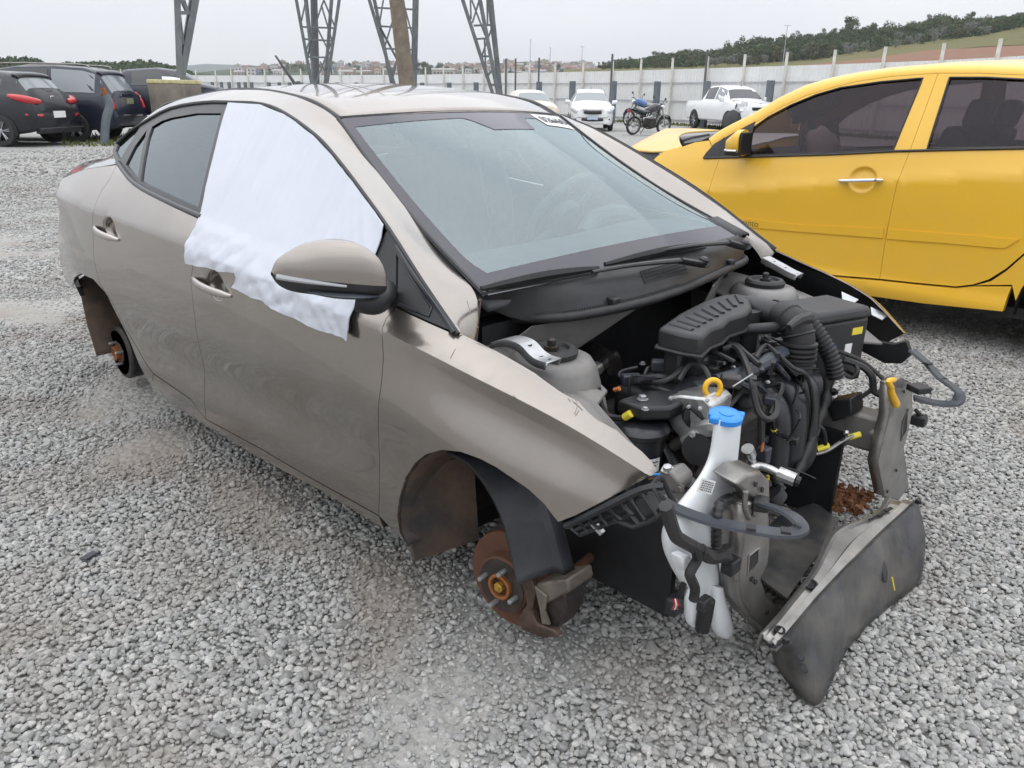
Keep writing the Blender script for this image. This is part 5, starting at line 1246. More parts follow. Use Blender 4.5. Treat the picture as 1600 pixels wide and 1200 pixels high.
occ = obj('oil_cap', MB().lathe([(0.036, -0.02), (0.042, -0.014), (0.042, -0.002), (0.036, 0.004)], oc, (0, 0, 1), 24), M_BLACKD, vco)
obj('cap_grip', MB().box(oc+V((0, 0, 0.012)), (0.018, 0.07, 0.022), Matrix.Rotation(-0.35, 3, 'Z')), M_BLACKD, occ, bevel=0.004)
for px, py, z in ((1004, 569, .655), (1041, 579, .65), (1034, 608, .625), (1087, 611, .625), (980, 600, .60), (1008, 640, .64)): bolt(vco, V(P(px, py, z=z)))
# timing side castings
yT = -0.385
tc_ = PX([(1032, 622), (1062, 618), (1100, 622), (1112, 635), (1108, 655), (1112, 690), (1095, 700), (1066, 690), (1050, 672), (1038, 650)], y=yT)
tco = plate('timing_cover', tc_, (0, 0.10, 0), M_ALU, bevel=0.006)
for px, py in ((1076, 635), (1094, 638), (1048, 622), (1105, 626)): bolt(tco, V(P(px, py, y=yT-0.018)), (0.25, -1, 0.3), 0.005)
obj('alu_strut', MB().tube(PX([(1075, 690), (1100, 672), (1122, 668)], y=yT-0.03), 0.024, 10, 2), M_ALU, tco)
bolt(tco, V(P(1083, 678, y=yT-0.055)), (0.3, -1, 0.1), 0.010)
tubes('bracket_arm', PX([(1052, 697), (1078, 684), (1096, 676)], y=yT-0.02), 0.014, M_DARKIRON)
pu = V(P(1096, 698, y=yT-0.03)); po = obj('idler_pulley', MB().lathe([(0.038, 0.03), (0.040, 0.0), (0.034, -0.004), (0.034, 0.004), (0.028, 0.006)], pu, (0.25, -1, 0.15), 24), M_RUBBER, car)
obj('pulley_hub', MB().lathe([(0.027, -0.012), (0.024, -0.004), (0.012, -0.002), (0.012, 0.006)], pu, (0.25, -1, 0.15), 20), mat('teal_grey_metal', (0.12, 0.17, 0.17), 0.35, 0.6), po)
tubes('drive_belt', [pu+V((0.0, 0, -0.04)), pu+V((-0.05, 0.0, -0.16)), pu+V((-0.12, 0, -0.22))], 0.012, M_RUBBER, flat=0.4)
tubes('drive_belt', [pu+V((0.035, 0, 0.01)), pu+V((0.02, 0.0, -0.14)), pu+V((-0.03, 0, -0.26))], 0.012, M_RUBBER, flat=0.4)
# engine mount
mc = V(P(1003, 656, z=0.585)); mo = obj('engine_mount', MB().lathe([(0.055, -0.20), (0.058, -0.075), (0.062, -0.06), (0.062, -0.035), (0.069, -0.03), (0.071, -0.018), (0.062, -0.006), (0.05, 0.0), (0.04, 0.004), (0.02, 0.004)], mc, (0, 0, 1), 28), M_BLACKG, car)
arm = [mc+V(v) for v in [(-0.045, -0.045, 0.018), (0.03, -0.045, 0.018), (0.075, 0.0, 0.02), (0.085, 0.075, 0.025), (0.03, 0.10, 0.025), (-0.03, 0.06, 0.02)]]
ao = plate('mount_bracket', arm, (0, 0, 0.035), M_BLACK, mo, bevel=0.008)
bolt(ao, mc+V((0.0, -0.005, 0.055)), (0, 0, 1), 0.013)
obj('bracket_bush', MB().lathe([(0.034, -0.02), (0.036, 0.02), (0.022, 0.022), (0.022, 0.0)], mc+V((0.10, 0.075, 0.025)), (0.75, -0.62, 0.12), 18), M_BLACK, ao)
lp = V(P(1022, 685, z=0.50)); obj('mount_label', MB().loft([[mc+V((0.0615*math.cos(a), 0.0615*math.sin(a), z)) for a in np.linspace(-0.75, -0.05, 8)] for z in (-0.115, -0.078)]), M_WHITE, mo)
for k in range(3): obj('label_line', MB().loft([[mc+V((0.0622*math.cos(a), 0.0622*math.sin(a), z)) for a in np.linspace(-0.68, -0.15-0.1*k, 8)] for z in (-0.089-0.009*k, -0.086-0.009*k)]), M_PRINT, mo)
tubes('mount_strap', [mc+V((0.05, 0.035, -0.06)), mc+V((0.10, 0.03, -0.14)), mc+V((0.11, 0.02, -0.30))], 0.016, M_BLACK, flat=0.5)
tubes('mount_strap', [mc+V((-0.01, -0.06, -0.07)), mc+V((0.03, -0.075, -0.14)), mc+V((0.06, -0.06, -0.28))], 0.014, M_BLACK, flat=0.5)
# dipstick
d0 = V(P(1113, 612, y=-0.34)); ds = MB()
ring = [d0+V((0.0, 0.0, 0.008))+V((0.6, 0.75, 0)).normalized()*0.019*math.cos(t)+V((-0.1, 0.05, 1)).normalized()*0.021*math.sin(t) for t in np.linspace(0, 2*math.pi, 17)]
ds.tube(ring, 0.0068, 8, 2, caps=False); ds.tube([d0+V((0, 0, -0.014)), d0+V((-0.006, -0.012, -0.05))], lambda t: 0.011-0.002*t, 8, 1)
obj('dipstick', ds, M_YELP, car, ang=50)
tubes('dipstick_tube', [d0+V((-0.006, -0.012, -0.05)), d0+V((-0.02, -0.02, -0.2)), d0+V((-0.06, 0.0, -0.33))], 0.006, M_DARKIRON)
# washer reservoir: bottle with a long neck, two lobes at its foot
def bottle(name, rows_px, x, dep, parent=None, m=M_TANK, skew=0.0):
    R_ = []
    for (py, a, b, dd, xx) in rows_px:
        A = V(P(a, py, x=xx)); B = V(P(b, py, x=xx)); c = (A+B)/2; h = (B-A)/2*0.86; dd *= 0.62
        R_.append([c+h*(abs(math.cos(t))**0.85*(1 if math.cos(t) > 0 else -1))+V((dd*(abs(math.sin(t))**0.85)*(1 if math.sin(t) > 0 else -1), 0, 0)) for t in [2*math.pi*k/20 for k in range(20)]])
    q = [smooth_path([r[k] for r in R_], 3) for k in range(20)]; R2 = [[q[k][i] for k in range(20)] for i in range(len(q[0]))]
    mb = MB().loft(R2, closed=True); n0 = len(R2); mb.f += [tuple(range(20)), tuple((n0-1)*20+k for k in range(19, -1, -1))]
    return obj(name, orient_closed(mb), m, parent or car, ang=60)
XB = 0.42
wb = bottle('washer_reservoir', [(655, 1116, 1158, 0.026, .41), (690, 1112, 1155, 0.026, .41), (720, 1105, 1152, 0.027, .41), (750, 1088, 1149, 0.03, .415), (780, 1064, 1142, 0.036, .42), (800, 1048, 1138, 0.042, .42), (830, 1032, 1132, 0.05, .42), (860, 1034, 1130, 0.052, .42), (890, 1048, 1129, 0.05, .42), (915, 1064, 1129, 0.045, .42), (932, 1076, 1128, 0.038, .42), (938, 1090, 1120, 0.012, .42)], XB, 0.05)
bottle('reservoir_lobe', [(905, 1078, 1108, 0.02, .43), (935, 1070, 1098, 0.026, .43), (960, 1071, 1094, 0.026, .43), (974, 1075, 1093, 0.022, .43), (979, 1080, 1089, 0.008, .43)], XB, 0.02, wb)
bottle('reservoir_lobe', [(915, 1112, 1128, 0.02, .45), (935, 1110, 1131, 0.025, .45), (958, 1109, 1139, 0.03, .45), (980, 1113, 1143, 0.03, .45), (992, 1120, 1140, 0.022, .45), (997, 1127, 1135, 0.008, .45)], XB, 0.02, wb)
obj('reservoir_ear', MB().prism(PX([(1066, 872), (1078, 868), (1086, 885), (1082, 897), (1070, 893)], x=0.478), (-0.03, 0, 0)), M_TANK, wb, bevel=0.004)
obj('reservoir_ear', MB().prism(PX([(1126, 866), (1136, 874), (1136, 884), (1150, 880), (1153, 893), (1130, 897)], x=0.468), (-0.01, 0, 0)), M_TANK, wb, bevel=0.003)
cc = V(P(1134, 650, x=0.41)); cap_ = obj('reservoir_cap', MB().lathe([(0.031, -0.010), (0.037, -0.007), (0.037, 0.004), (0.033, 0.007), (0.016, 0.008)], cc, (0.12, -0.05, 1), 28), M_BLUE, wb)
obj('cap_tab', MB().box(cc+V((0.010, 0.041, -0.005)), (0.024, 0.024, 0.008), Matrix.Rotation(0.4, 3, 'Z')), M_BLUE, cap_, bevel=0.003)
obj('cap_hinge', MB().box(cc+V((-0.006, -0.036, 0.0)), (0.022, 0.018, 0.016), Matrix.Rotation(0.3, 3, 'Z')), M_BLUE, cap_, bevel=0.004)
obj('cap_emblem', MB().lathe([(0.015, 0.0), (0.016, 0.002), (0.013, 0.002)], cc+V((0.001, 0, 0.0075)), (0.12, -0.05, 1), 20), M_BLUE, cap_)
lab = PX([(1096, 746), (1118, 752), (1111, 773), (1088, 767)], x=0.462); lo = obj('reservoir_label', MB().prism(lab, (0.001, 0, 0)), M_WHITE, wb)
def lq(u, v): return (lab[0].lerp(lab[1], u)).lerp(lab[3].lerp(lab[2], u), v)+V((0.0022, 0, 0))
pr = MB(); rl = random.Random(3)
for j in range(5):
    u = 0.12
    while u < 0.88:
        w = rl.uniform(0.04, 0.12); pr.add([lq(u, 0.14+j*.16), lq(min(u+w, .9), .14+j*.16), lq(min(u+w, .9), .22+j*.16), lq(u, .22+j*.16)], [(0, 1, 2, 3)]); u += w+0.05
o = obj('label_print', pr, M_PRINT, lo); o['kind'] = 'stuff'
# washer pump
obj('washer_pump', MB().lathe([(0.016, -0.05), (0.018, -0.02), (0.018, 0.03), (0.012, 0.035)], V(P(1102, 955, x=0.46)), (0, 0.1, 1), 14), M_BLACK, wb)
obj('pump_plug', MB().box(V(P(1100, 943, x=0.475)), (0.02, 0.035, 0.03)), M_BLACKD, wb, bevel=0.004)
# ---- air filter box
zt_ = 0.775
ab = PX([(1028, 512), (1070, 522), (1098, 526), (1112, 513), (1130, 507), (1140, 497), (1166, 489), (1176, 480), (1172, 462), (1150, 458), (1128, 460), (1102, 468), (1062, 488)], z=zt_)
abo = obj('air_filter_box', MB().prism(ab, (0, 0, -0.055)), M_BLACKD, car, bevel=0.010)
obj('box_rim', MB().tube([p+V((0, 0, -0.052)) for p in ab]+[ab[0]+V((0, 0, -0.052))], 0.006, 6, 1), M_BLACKD, abo)
lowb = [V(((p.x-0.12)*0.8+0.12, (p.y+0.05)*0.8-0.05, p.z-0.056)) for p in ab]; obj('box_lower', MB().prism(lowb, (0, 0, -0.09)), M_BLACK, abo, bevel=0.01)
for i in range(9):
    t = i/8; a_ = V(P(lerp(1043, 1150, t), lerp(505, 461, t), z=zt_+0.0)); b_ = V(P(lerp(1082, 1158, t), lerp(516, 474, t), z=zt_)); a2 = a_.lerp(b_, 0.12)
    obj('lid_rib', MB().tube([a2+V((0, 0, 0.001)), b_+V((0, 0, 0.001))], 0.0075, 6, 1, flat=0.55), M_BLACKD, abo)
obj('box_foot', MB().box((0.15, -0.24, 0.665), (0.05, 0.07, 0.12)), M_BLACK, abo, bevel=0.008)
ho = V(P(1168, 492, z=0.74)); obj('outlet_tower', MB().tube([ho+V((0, 0, 0.015)), ho+V((0, 0, -0.11))], 0.036, 12, 1), M_BLACKD, abo)
# intake duct: smooth stub, clamp, ribbed elbow
tubes('intake_stub', PT([(1168, 480, 'z', .745), (1195, 487, 'z', .745), (1218, 492, 'z', .742)]), 0.036, M_BLACKD, n=16)
for k in range(3): 
    c = V(P(1212+k*6, 490+k*2, z=.742)); obj('hose_clamp', MB().lathe([(0.040, -0.004), (0.042, 0.0), (0.040, 0.004)], c, (0.35, 0.9, 0), 18), M_BLACK, car)
elb = PT([(1218, 492, 'z', .742), (1238, 503, 'z', .735), (1248, 525, 'z', .70), (1247, 550, 'z', .655), (1244, 580, 'z', .60)])
elo = tubes('intake_elbow', elb, 0.043, M_RUBBER, n=18, sm=6)
for t in (0.2, 0.35, 0.5): q = smooth_path(elb, 8); i = int(t*(len(q)-2)); obj('elbow_rib', MB().lathe([(0.0435, -0.004), (0.047, 0), (0.0435, 0.004)], q[i], q[i+1]-q[i], 20), M_RUBBER, elo)
for k in range(5): q = smooth_path(elb, 10); i = int((0.66+0.07*k)*(len(q)-2)); obj('bellows_ring', MB().lathe([(0.042, -0.007), (0.051, -0.003), (0.051, 0.003), (0.042, 0.007)], q[i], q[i+1]-q[i], 20), M_RUBBER, elo)
obj('hose_plug', MB().tube(PT([(1232, 512, 'z', .76), (1248, 500, 'z', .77), (1262, 497, 'z', .765)]), lambda t: 0.009+0.009*t, 8, 2), M_BLACK, car)
corrugated('corrugated_hose', PT([(1264, 503, 'y', .28), (1283, 530, 'y', .29), (1299, 560, 'y', .30), (1306, 590, 'y', .31)]), 0.026, M_BLACKD, n=16)
corrugated('corrugated_hose', PT([(1245, 580, 'x', .26), (1246, 598, 'x', .26)]), 0.048, M_RUBBER, n=18)
# breather pipe
tubes('breather_pipe', PT([(1128, 528, 'z', .70), (1140, 519, 'z', .71), (1165, 515, 'z', .715), (1195, 513, 'z', .72), (1223, 510, 'z', .72)]), 0.016, M_BLACKD, n=12)
obj('pipe_clip', MB().lathe([(0.018, -0.003), (0.020, 0), (0.018, 0.003)], V(P(1217, 511, z=.72)), (0.3, 0.9, 0), 14), M_ZINC, car)
# ---- intake manifold runners
ro = []
for k, (tx, ty, kx, ky, bx, by, y) in enumerate(((1188, 612, 1212, 640, 1208, 738, 0.035), (1213, 600, 1238, 622, 1232, 722, 0.115), (1236, 590, 1258, 606, 1255, 705, 0.195))):
    pts = PT([(tx-14, ty-4, 'y', y-0.01), (tx, ty, 'y', y), (kx, ky, 'y', y), (kx+2, ky+40, 'y', y), (bx, by, 'y', y), (bx-14, by+20, 'y', y-0.02)])
    r_ = tubes('intake_runner', pts, lambda t: 0.034+0.004*t, M_BLACKG, n=14, sm=6); ro.append(pts)
    for t in (0.42, 0.58, 0.74):
        q = smooth_path(pts, 8); i = int(t*(len(q)-2))
        if k < 2: obj('runner_web', MB().box(q[i]+V((0.005, 0.040, 0.004)), (0.006, 0.05, 0.012)), M_BLACKG, r_)
bar = PT([(1118, 596, 'z', .655), (1160, 583, 'z', .66), (1195, 566, 'z', .665), (1222, 550, 'z', .665)])
pl = obj('fuel_rail_cover', MB().tube(bar, lambda t: 0.022, 8, 4, flat=0.8), M_BLUEGREY, car, ang=40)
for (a, b, c) in (((1205, 560), (1222, 580), (1232, 592)), ((1160, 590), (1182, 600), (1196, 612)), ((1216, 556), (1228, 568), (1244, 585)), ((1150, 592), (1170, 606), (1185, 612))): obj('cover_leg', MB().tube(PT([(*a, 'z', .655), (*b, 'z', .64), (*c, 'z', .60)]), 0.007, 6, 3), M_BLUEGREY, pl)
for (px, py) in ((1190, 577), (1208, 566), (1178, 591)): obj('cover_slot', MB().box(V(P(px, py, z=.683)), (0.012, 0.03, 0.006), Matrix.Rotation(0.5, 3, 'Z')), M_BLACK, pl)
obj('throttle_body', MB().lathe([(0.038, -0.04), (0.038, 0.03), (0.03, 0.034)], V(P(1262, 602, x=.30)), (0.7, 0.7, 0), 18), M_BLACK, car)
obj('manifold_body', MB().box((0.22, 0.10, 0.40), (0.12, 0.36, 0.36)), M_BLACK, car, bevel=0.03)
plate('intake_scoop', PX([(1290, 630), (1330, 622), (1332, 650), (1300, 660)], y=0.34), (0, 0.09, 0), M_BLACK, bevel=0.006)
# ---- fuse box and battery area
fc = V((0.225, 0.445, 0.60)); fb = obj('fuse_box', MB().box(fc, (0.17, 0.24, 0.19), Matrix.Rotation(-0.30, 3, 'Z')), M_BLACK, car, bevel=0.012)
obj('fuse_box_lid', MB().box(fc+V((0, 0, 0.112)), (0.185, 0.255, 0.035), Matrix.Rotation(-0.30, 3, 'Z'), taper=0.9), M_BLACKD, fb, bevel=0.012)
fr_ = Matrix.Rotation(-0.30, 3, 'Z')
for (dx, dy, dz, sx, sz, mm, nm) in ((0.0862, 0.02, 0.055, 0.045, 0.022, M_YTAPE, 'yellow_sticker'), (0.0862, -0.01, 0.0, 0.03, 0.035, M_WHITE, 'white_sticker'), (0.0862, -0.075, 0.0, 0.022, 0.04, mat('blue_sticker', (0.03, 0.12, 0.45), 0.5), 'blue_sticker')):
    obj(nm, MB().box(fc+fr_ @ V((dx, dy+0.05, dz)), (0.002, sx, sz), fr_), mm, fb)
obj('battery_tray', MB().box((0.16, 0.43, 0.44), (0.22, 0.2, 0.12)), M_BLACK, car, bevel=0.01)
# ---- radiator support uprights
def upright(outline, x, dep, slot=None, name='radiator_upright', m=M_STEEL):
    p = PX(outline, x=x); u = obj(name, MB().prism(p, (-0.004, 0, 0)), m, car, bevel=0.0015)
    fl = MB()
    rim = p+[p[0]]
    fl.loft([[q for q in rim], [q+V((-dep, 0, 0)) for q in rim]]); obj('flange', fl, m, u, solid=0.003, ang=30)
    if slot:
        obj('slot', MB().prism(PX(slot, x=x+0.001), (-0.006, 0, 0)), M_PRINT, u)
        ring_ = PX(slot+[slot[0]], x=x+0.001); obj('slot_rim', MB().tube(ring_, 0.003, 6, 1), m, u)
    return u
ur = upright([(1166, 790), (1182, 784), (1200, 796), (1203, 850), (1200, 880), (1188, 905), (1196, 930), (1222, 955), (1236, 978), (1226, 1000), (1214, 1006), (1196, 985), (1172, 962), (1158, 938), (1155, 900), (1162, 850)], 0.505, 0.05, [(1170, 868), (1185, 856), (1184, 878), (1168, 898)])
for px, py in ((1198, 957), (1175, 905), (1180, 909)): obj('hole', MB().lathe([(0.006, 0), (0.006, 0.003)], V(P(px, py, x=0.507)), (1, 0, 0.2), 12), M_PRINT, ur)
obj('upright_back', MB().prism(PX([(1120, 800), (1166, 795), (1160, 870), (1156, 935), (1140, 920), (1128, 870)], x=0.47), (-0.01, 0, 0)), M_PAINTIN, ur)
hat = PX([(1150, 757), (1168, 742), (1190, 737), (1203, 752), (1204, 790), (1186, 786), (1170, 775), (1158, 764)], x=0.50)
ho_ = plate('upright_cap', hat, (-0.06, 0, 0.01), M_STEEL, ur, bevel=0.006)
for px, py, r in ((1180, 757, .006), (1190, 765, .006), (1182, 782, .012)): obj('hole', MB().lathe([(r, 0), (r, 0.003)], V(P(px, py, x=0.503)), (1, 0, 0.2), 12), M_PRINT, ho_)
obj('pressed_rib', MB().tube(PX([(1165, 768), (1164, 790), (1170, 808), (1178, 806), (1180, 785)], x=0.508), 0.006, 6, 3), M_STEEL, ur)
ul = upright([(1393, 600), (1408, 590), (1424, 598), (1426, 640), (1418, 680), (1412, 700), (1416, 730), (1420, 760), (1404, 782), (1382, 776), (1376, 745), (1372, 722), (1380, 690), (1390, 650)], 0.505, 0.032, [(1410, 660), (1418, 640), (1416, 672), (1408, 688)])
for px, py in ((1412, 612), (1400, 735), (1386, 768)): obj('hole', MB().lathe([(0.005, 0), (0.005, 0.003)], V(P(px, py, x=0.507)), (1, 0, 0.2), 12), M_PRINT, ul)
bolt(ul, V(P(1364, 676, y=0.385)), (0.2, -1, 0), 0.010); obj('hole', MB().lathe([(0.008, 0), (0.008, 0.002)], V(P(1376, 668, y=0.385)), (0, -1, 0), 12), M_PRINT, ul)
# lower crossmember and splash shield
EA = resample(smooth_path(PX([(1190, 992), (1212, 968), (1236, 938), (1268, 897), (1284, 862), (1296, 836), (1318, 822), (1350, 812), (1372, 800), (1386, 778)], z=0.205), 3), 28)
EB = resample(smooth_path(PX([(1212, 1010), (1240, 978), (1276, 935), (1316, 893), (1352, 858), (1388, 822), (1412, 800), (1428, 786)], z=0.195), 3), 28)
cr_ = []
for a, b in zip(EA, EB):
    cr_.append([a+V((-0.012, 0, -0.05)), a+V((-0.004, 0, 0.002)), a.lerp(b, 0.12)+V((0, 0, 0.008)), a.lerp(b, 0.2)+V((0, 0, -0.003)), a.lerp(b, 0.55)+V((0, 0, -0.004)), a.lerp(b, 0.64)+V((0, 0, 0.007)), a.lerp(b, 0.95)+V((0, 0, 0.004)), b+V((0.004, 0, -0.012))])
cm = obj('lower_crossmember', orient(MB().loft(cr_), (0, 0, 1)), M_STEEL, car, solid=0.003, ang=40)
for px, py, r in ((1264, 912, 0.017), (1218, 985, 0.010)): obj('hole', MB().lathe([(r, 0), (r, 0.003), (r*1.25, 0.004), (r*1.3, 0)], V(P(px, py, z=0.203)), (0.1, 0, 1), 18, caps=True), M_PRINT, cm)
for px, py in ((1362, 809), (1376, 803), (1388, 796)): obj('slot', MB().box(V(P(px, py, z=0.206)), (0.010, 0.034, 0.004), Matrix.Rotation(-0.2, 3, 'Z')), M_PRINT, cm)
SB = resample(smooth_path(PX([(1208, 1028), (1222, 1058), (1248, 1086), (1275, 1104), (1300, 1068), (1322, 1022), (1350, 985), (1385, 952), (1420, 925), (1440, 905)], z=0.012), 3), 40)
ST = resample(smooth_path([EB[0]+V((0.004, -0.008, 0.004))]+[e+V((0.006, 0, 0.004)) for e in EB[1:-1]]+[EB[-1]+V((0.006, 0.012, 0.004))], 1), 40)
SB = [V(P(*p, z=0.012)) for p in ((1206, 1018), (1210, 1036), (1226, 1062), (1250, 1088), (1275, 1104), (1292, 1082), (1308, 1048), (1324, 1016), (1350, 985), (1385, 952), (1420, 926), (1438, 908), (1442, 892))]
SB = resample(smooth_path(SB, 3), 40)
sr = []
for i, (a, b) in enumerate(zip(ST, SB)):
    row = [a+V((-0.015, 0, -0.006))]
    for k in range(9):
        t = k/8; q = a.lerp(b, t); q += V((0.010*math.sin(math.pi*t), 0, 0.006*math.sin(math.pi*t)))+V((0.006*math.sin(i*0.55)*math.sin(math.pi*t), 0, 0.004*noise.noise(V((i*0.2, t*3, 0))))); row.append(q)
    sr.append(row)
sh = obj('splash_shield', orient(MB().loft(sr), (1, 0, 0.5)), M_SHIELD, car, solid=0.003, ang=50)
def shp_(u, t):
    i = int(u*39); a, b = ST[i], SB[i]; return a.lerp(b, t)+V((0.013*math.sin(math.pi*t)+0.002, 0, 0.008*math.sin(math.pi*t)+0.001))
hl = shp_(0.68, 0.42); obj('slot', MB().tube([hl+V((-0.014, 0.02, 0.02)), hl, hl+V((0.014, -0.016, -0.022))], lambda t: 0.003+0.007*math.sin(math.pi*min(max(t, .05), .95)), 6, 4, flat=0.6), M_PRINT, sh)
for u, t in ((0.13, 0.52), (0.155, 0.66)): q = shp_(u, t); obj('torn_hole', MB().lathe([(0.012, 0), (0.009, 0.002)], q, (0.7, -0.2, 0.7), 7), M_PRINT, sh)
q = shp_(0.72, 0.66); obj('yellow_scratch', MB().tube([q+V((0, 0, 0.018)), q+V((0.012, 0.004, -0.02))], 0.0022, 5, 1), M_YTAPE, sh)
bolt(sh, ST[37]+V((0.01, 0.015, 0.012)), (0, 0, 1), 0.012, M_BLACK); bolt(sh, ST[1]+V((0.01, 0.0, 0.008)), (0, 0, 1), 0.012, M_DARKIRON)
# ---- headlamp brackets (curved plastic loops) on both sides
def loop(name, pts, w, th, m):
    q = smooth_path(pts, 5); rows_ = []
    for i, p in enumerate(q):
        d = (q[min(i+1, len(q)-1)]-q[max(i-1, 0)]).normalized(); sd = d.cross(V((0.25, 0, 1))).normalized(); up_ = sd.cross(d).normalized()
        rows_.append([p+sd*w*0.5*a+up_*th*b for a, b in ((-1, 0), (-0.8, 0.8), (0.0, 0.55), (0.8, 0.8), (1, 0), (0.6, -0.7), (-0.6, -0.7))])
    mb = MB().loft(rows_, closed=True); n_ = len(rows_); mb.f += [tuple(range(6, -1, -1)), tuple((n_-1)*7+k for k in range(7))]
    return obj(name, orient_closed(mb), m, car, ang=35)
lr = loop('headlamp_bracket', PT([(1026, 778, 'y', -.665), (1060, 797, 'y', -.64), (1110, 815, 'y', -.61), (1165, 826, 'y', -.58), (1215, 834, 'y', -.55), (1243, 832, 'y', -.53), (1252, 822, 'y', -.515), (1236, 806, 'y', -.50), (1210, 795, 'y', -.475), (1180, 786, 'y', -.45)]), 0.034, 0.007, M_BLUEGREY)
for px, py in ((1115, 813), (1172, 824), (1226, 829)): obj('slot', MB().box(V(P(px, py, y=-.585))+V((0.004, -0.004, 0.003)), (0.018, 0.02, 0.006), Matrix.Rotation(0.5, 3, 'Z')), M_PRINT, lr)
obj('connector', MB().box(V(P(1188, 787, y=-.45)), (0.035, 0.04, 0.025), Matrix.Rotation(0.5, 3, 'Z')), M_BLACK, lr, bevel=0.004)
ll = loop('headlamp_bracket', PT([(1424, 548, 'y', .62), (1446, 566, 'y', .60), (1468, 590, 'y', .575), (1490, 606, 'y', .545), (1500, 618, 'y', .525), (1490, 631, 'y', .505), (1462, 630, 'y', .485), (1428, 622, 'y', .46)]), 0.034, 0.007, M_BLUEGREY)
for px, py in ((1448, 569), (1470, 592), (1488, 607)): obj('slot', MB().box(V(P(px, py, y=.58))+V((0.004, -0.004, 0.004)), (0.018, 0.02, 0.006), Matrix.Rotation(-0.4, 3, 'Z')), M_PRINT, ll)
obj('connector', MB().box(V(P(1436, 607, y=.45)), (0.05, 0.05, 0.02), Matrix.Rotation(-0.5, 3, 'Z')), M_BLACK, ll, bevel=0.004)
obj('connector', MB().box(V(P(1436, 657, y=.46)), (0.04, 0.03, 0.03)), M_BLACK, ll, bevel=0.004)
obj('wing_bracket', MB().prism(PX([(1400, 535), (1420, 530), (1428, 552), (1412, 566), (1385, 566), (1345, 545), (1328, 520), (1330, 505), (1370, 530)], y=0.69), (0, -0.02, 0)), M_BLACK, wing_l, bevel=0.004)
# ---- bumper retainer lattice under the near wing
lt = MB(); A = [V(P(a, b, y=-0.775)) for a, b in ((888, 822), (950, 792), (1010, 764))]; Bq = [V(P(a, b, y=-0.765)) for a, b in ((905, 838), (955, 818), (1000, 822))]
rt_ = obj('bumper_retainer', MB().tube(PT([(884, 822, 'y', -.80), (940, 795, 'y', -.785), (1000, 766, 'y', -.765), (1036, 760, 'y', -.74)]), 0.008, 6, 4), M_BLACK, car)
cells = [((890, 824), (905, 836)), ((904, 817), (920, 832)), ((918, 811), (936, 827)), ((934, 803), (950, 821)), ((950, 796), (972, 812)), ((968, 788), (990, 804)), ((985, 779), (1008, 812)), ((1002, 769), (1028, 808)), ((1020, 762), (1040, 794))]
for a, b in cells: obj('retainer_rib', MB().tube(PX([a, b], y=-0.765), 0.004, 5, 1), M_BLACK, rt_)
for l_ in (((897, 830), (943, 810), (980, 794)), ((905, 836), (950, 819), (990, 803)), ((960, 812), (990, 824), (1020, 812), (1038, 800)), ((1030, 768), (1038, 782), (1040, 798)), ((975, 790), (1000, 822))): obj('retainer_rib', MB().tube(PX(list(l_), y=-0.762), 0.005, 5, 1), M_BLACK, rt_)
obj('retainer_box', MB().prism(PX([(990, 783), (1008, 772), (1022, 800), (1002, 812)], y=-0.765), (0, 0.05, 0)), M_BLACK, rt_, bevel=0.003)
obj('metal_clip', MB().box(V(P(934, 825, y=-0.76)), (0.03, 0.012, 0.01), Matrix.Rotation(0.5, 3, 'Y')), M_ZINC, rt_)
# rail behind the near wing tip, wires
obj('rail_bracket', MB().prism(PX([(1020, 742), (1046, 734), (1062, 752), (1058, 770), (1036, 775), (1018, 762)], y=-0.58), (0, 0.06, 0)), M_PAINTIN, car, bevel=0.008)
bolt(car, V(P(1043, 734, y=-0.57)), (0, -0.3, 1), 0.013); bolt(car, V(P(1062, 763, y=-0.585)), (0.3, -1, 0), 0.010, M_STEEL)
tubes('coolant_pipe', PT([(1048, 738, 'y', -.5), (1066, 742, 'y', -.48), (1082, 756, 'y', -.47)]), 0.013, M_ALU, n=10)
tubes('coolant_pipe', PT([(1130, 771, 'y', -.42), (1150, 766, 'y', -.4), (1170, 770, 'y', -.38)]), 0.010, M_ALU, n=10)
# air-conditioning line with service valve
tubes('refrigerant_line', PT([(1162, 742, 'z', .45), (1170, 733, 'z', .46), (1185, 728, 'z', .465), (1203, 733, 'z', .465), (1218, 741, 'z', .46)]), 0.0105, M_ALU, n=10)
obj('line_coupling', MB().tube(PT([(1216, 739, 'z', .462), (1242, 750, 'z', .455)]), 0.017, 10, 1), M_ALU, car); obj('line_end', MB().tube(PT([(1242, 750, 'z', .455), (1249, 753, 'z', .452)]), 0.013, 10, 1), M_BLACK, car)
obj('service_valve', MB().tube(PT([(1176, 722, 'z', .47), (1170, 704, 'z', .51)]), 0.010, 10, 1).tube(PT([(1172, 712, 'z', .49), (1168, 701, 'z', .515)]), 0.016, 10, 1), M_ALU, car)
corrugated('wiring_conduit', PT([(1208, 738, 'z', .44), (1212, 752, 'z', .42), (1222, 765, 'z', .40)]), 0.012, M_BLACK)
obj('hose_stub', MB().tube(PT([(1204, 770, 'z', .40), (1214, 782, 'z', .38)]), 0.030, 12, 1), M_RUBBER, car)
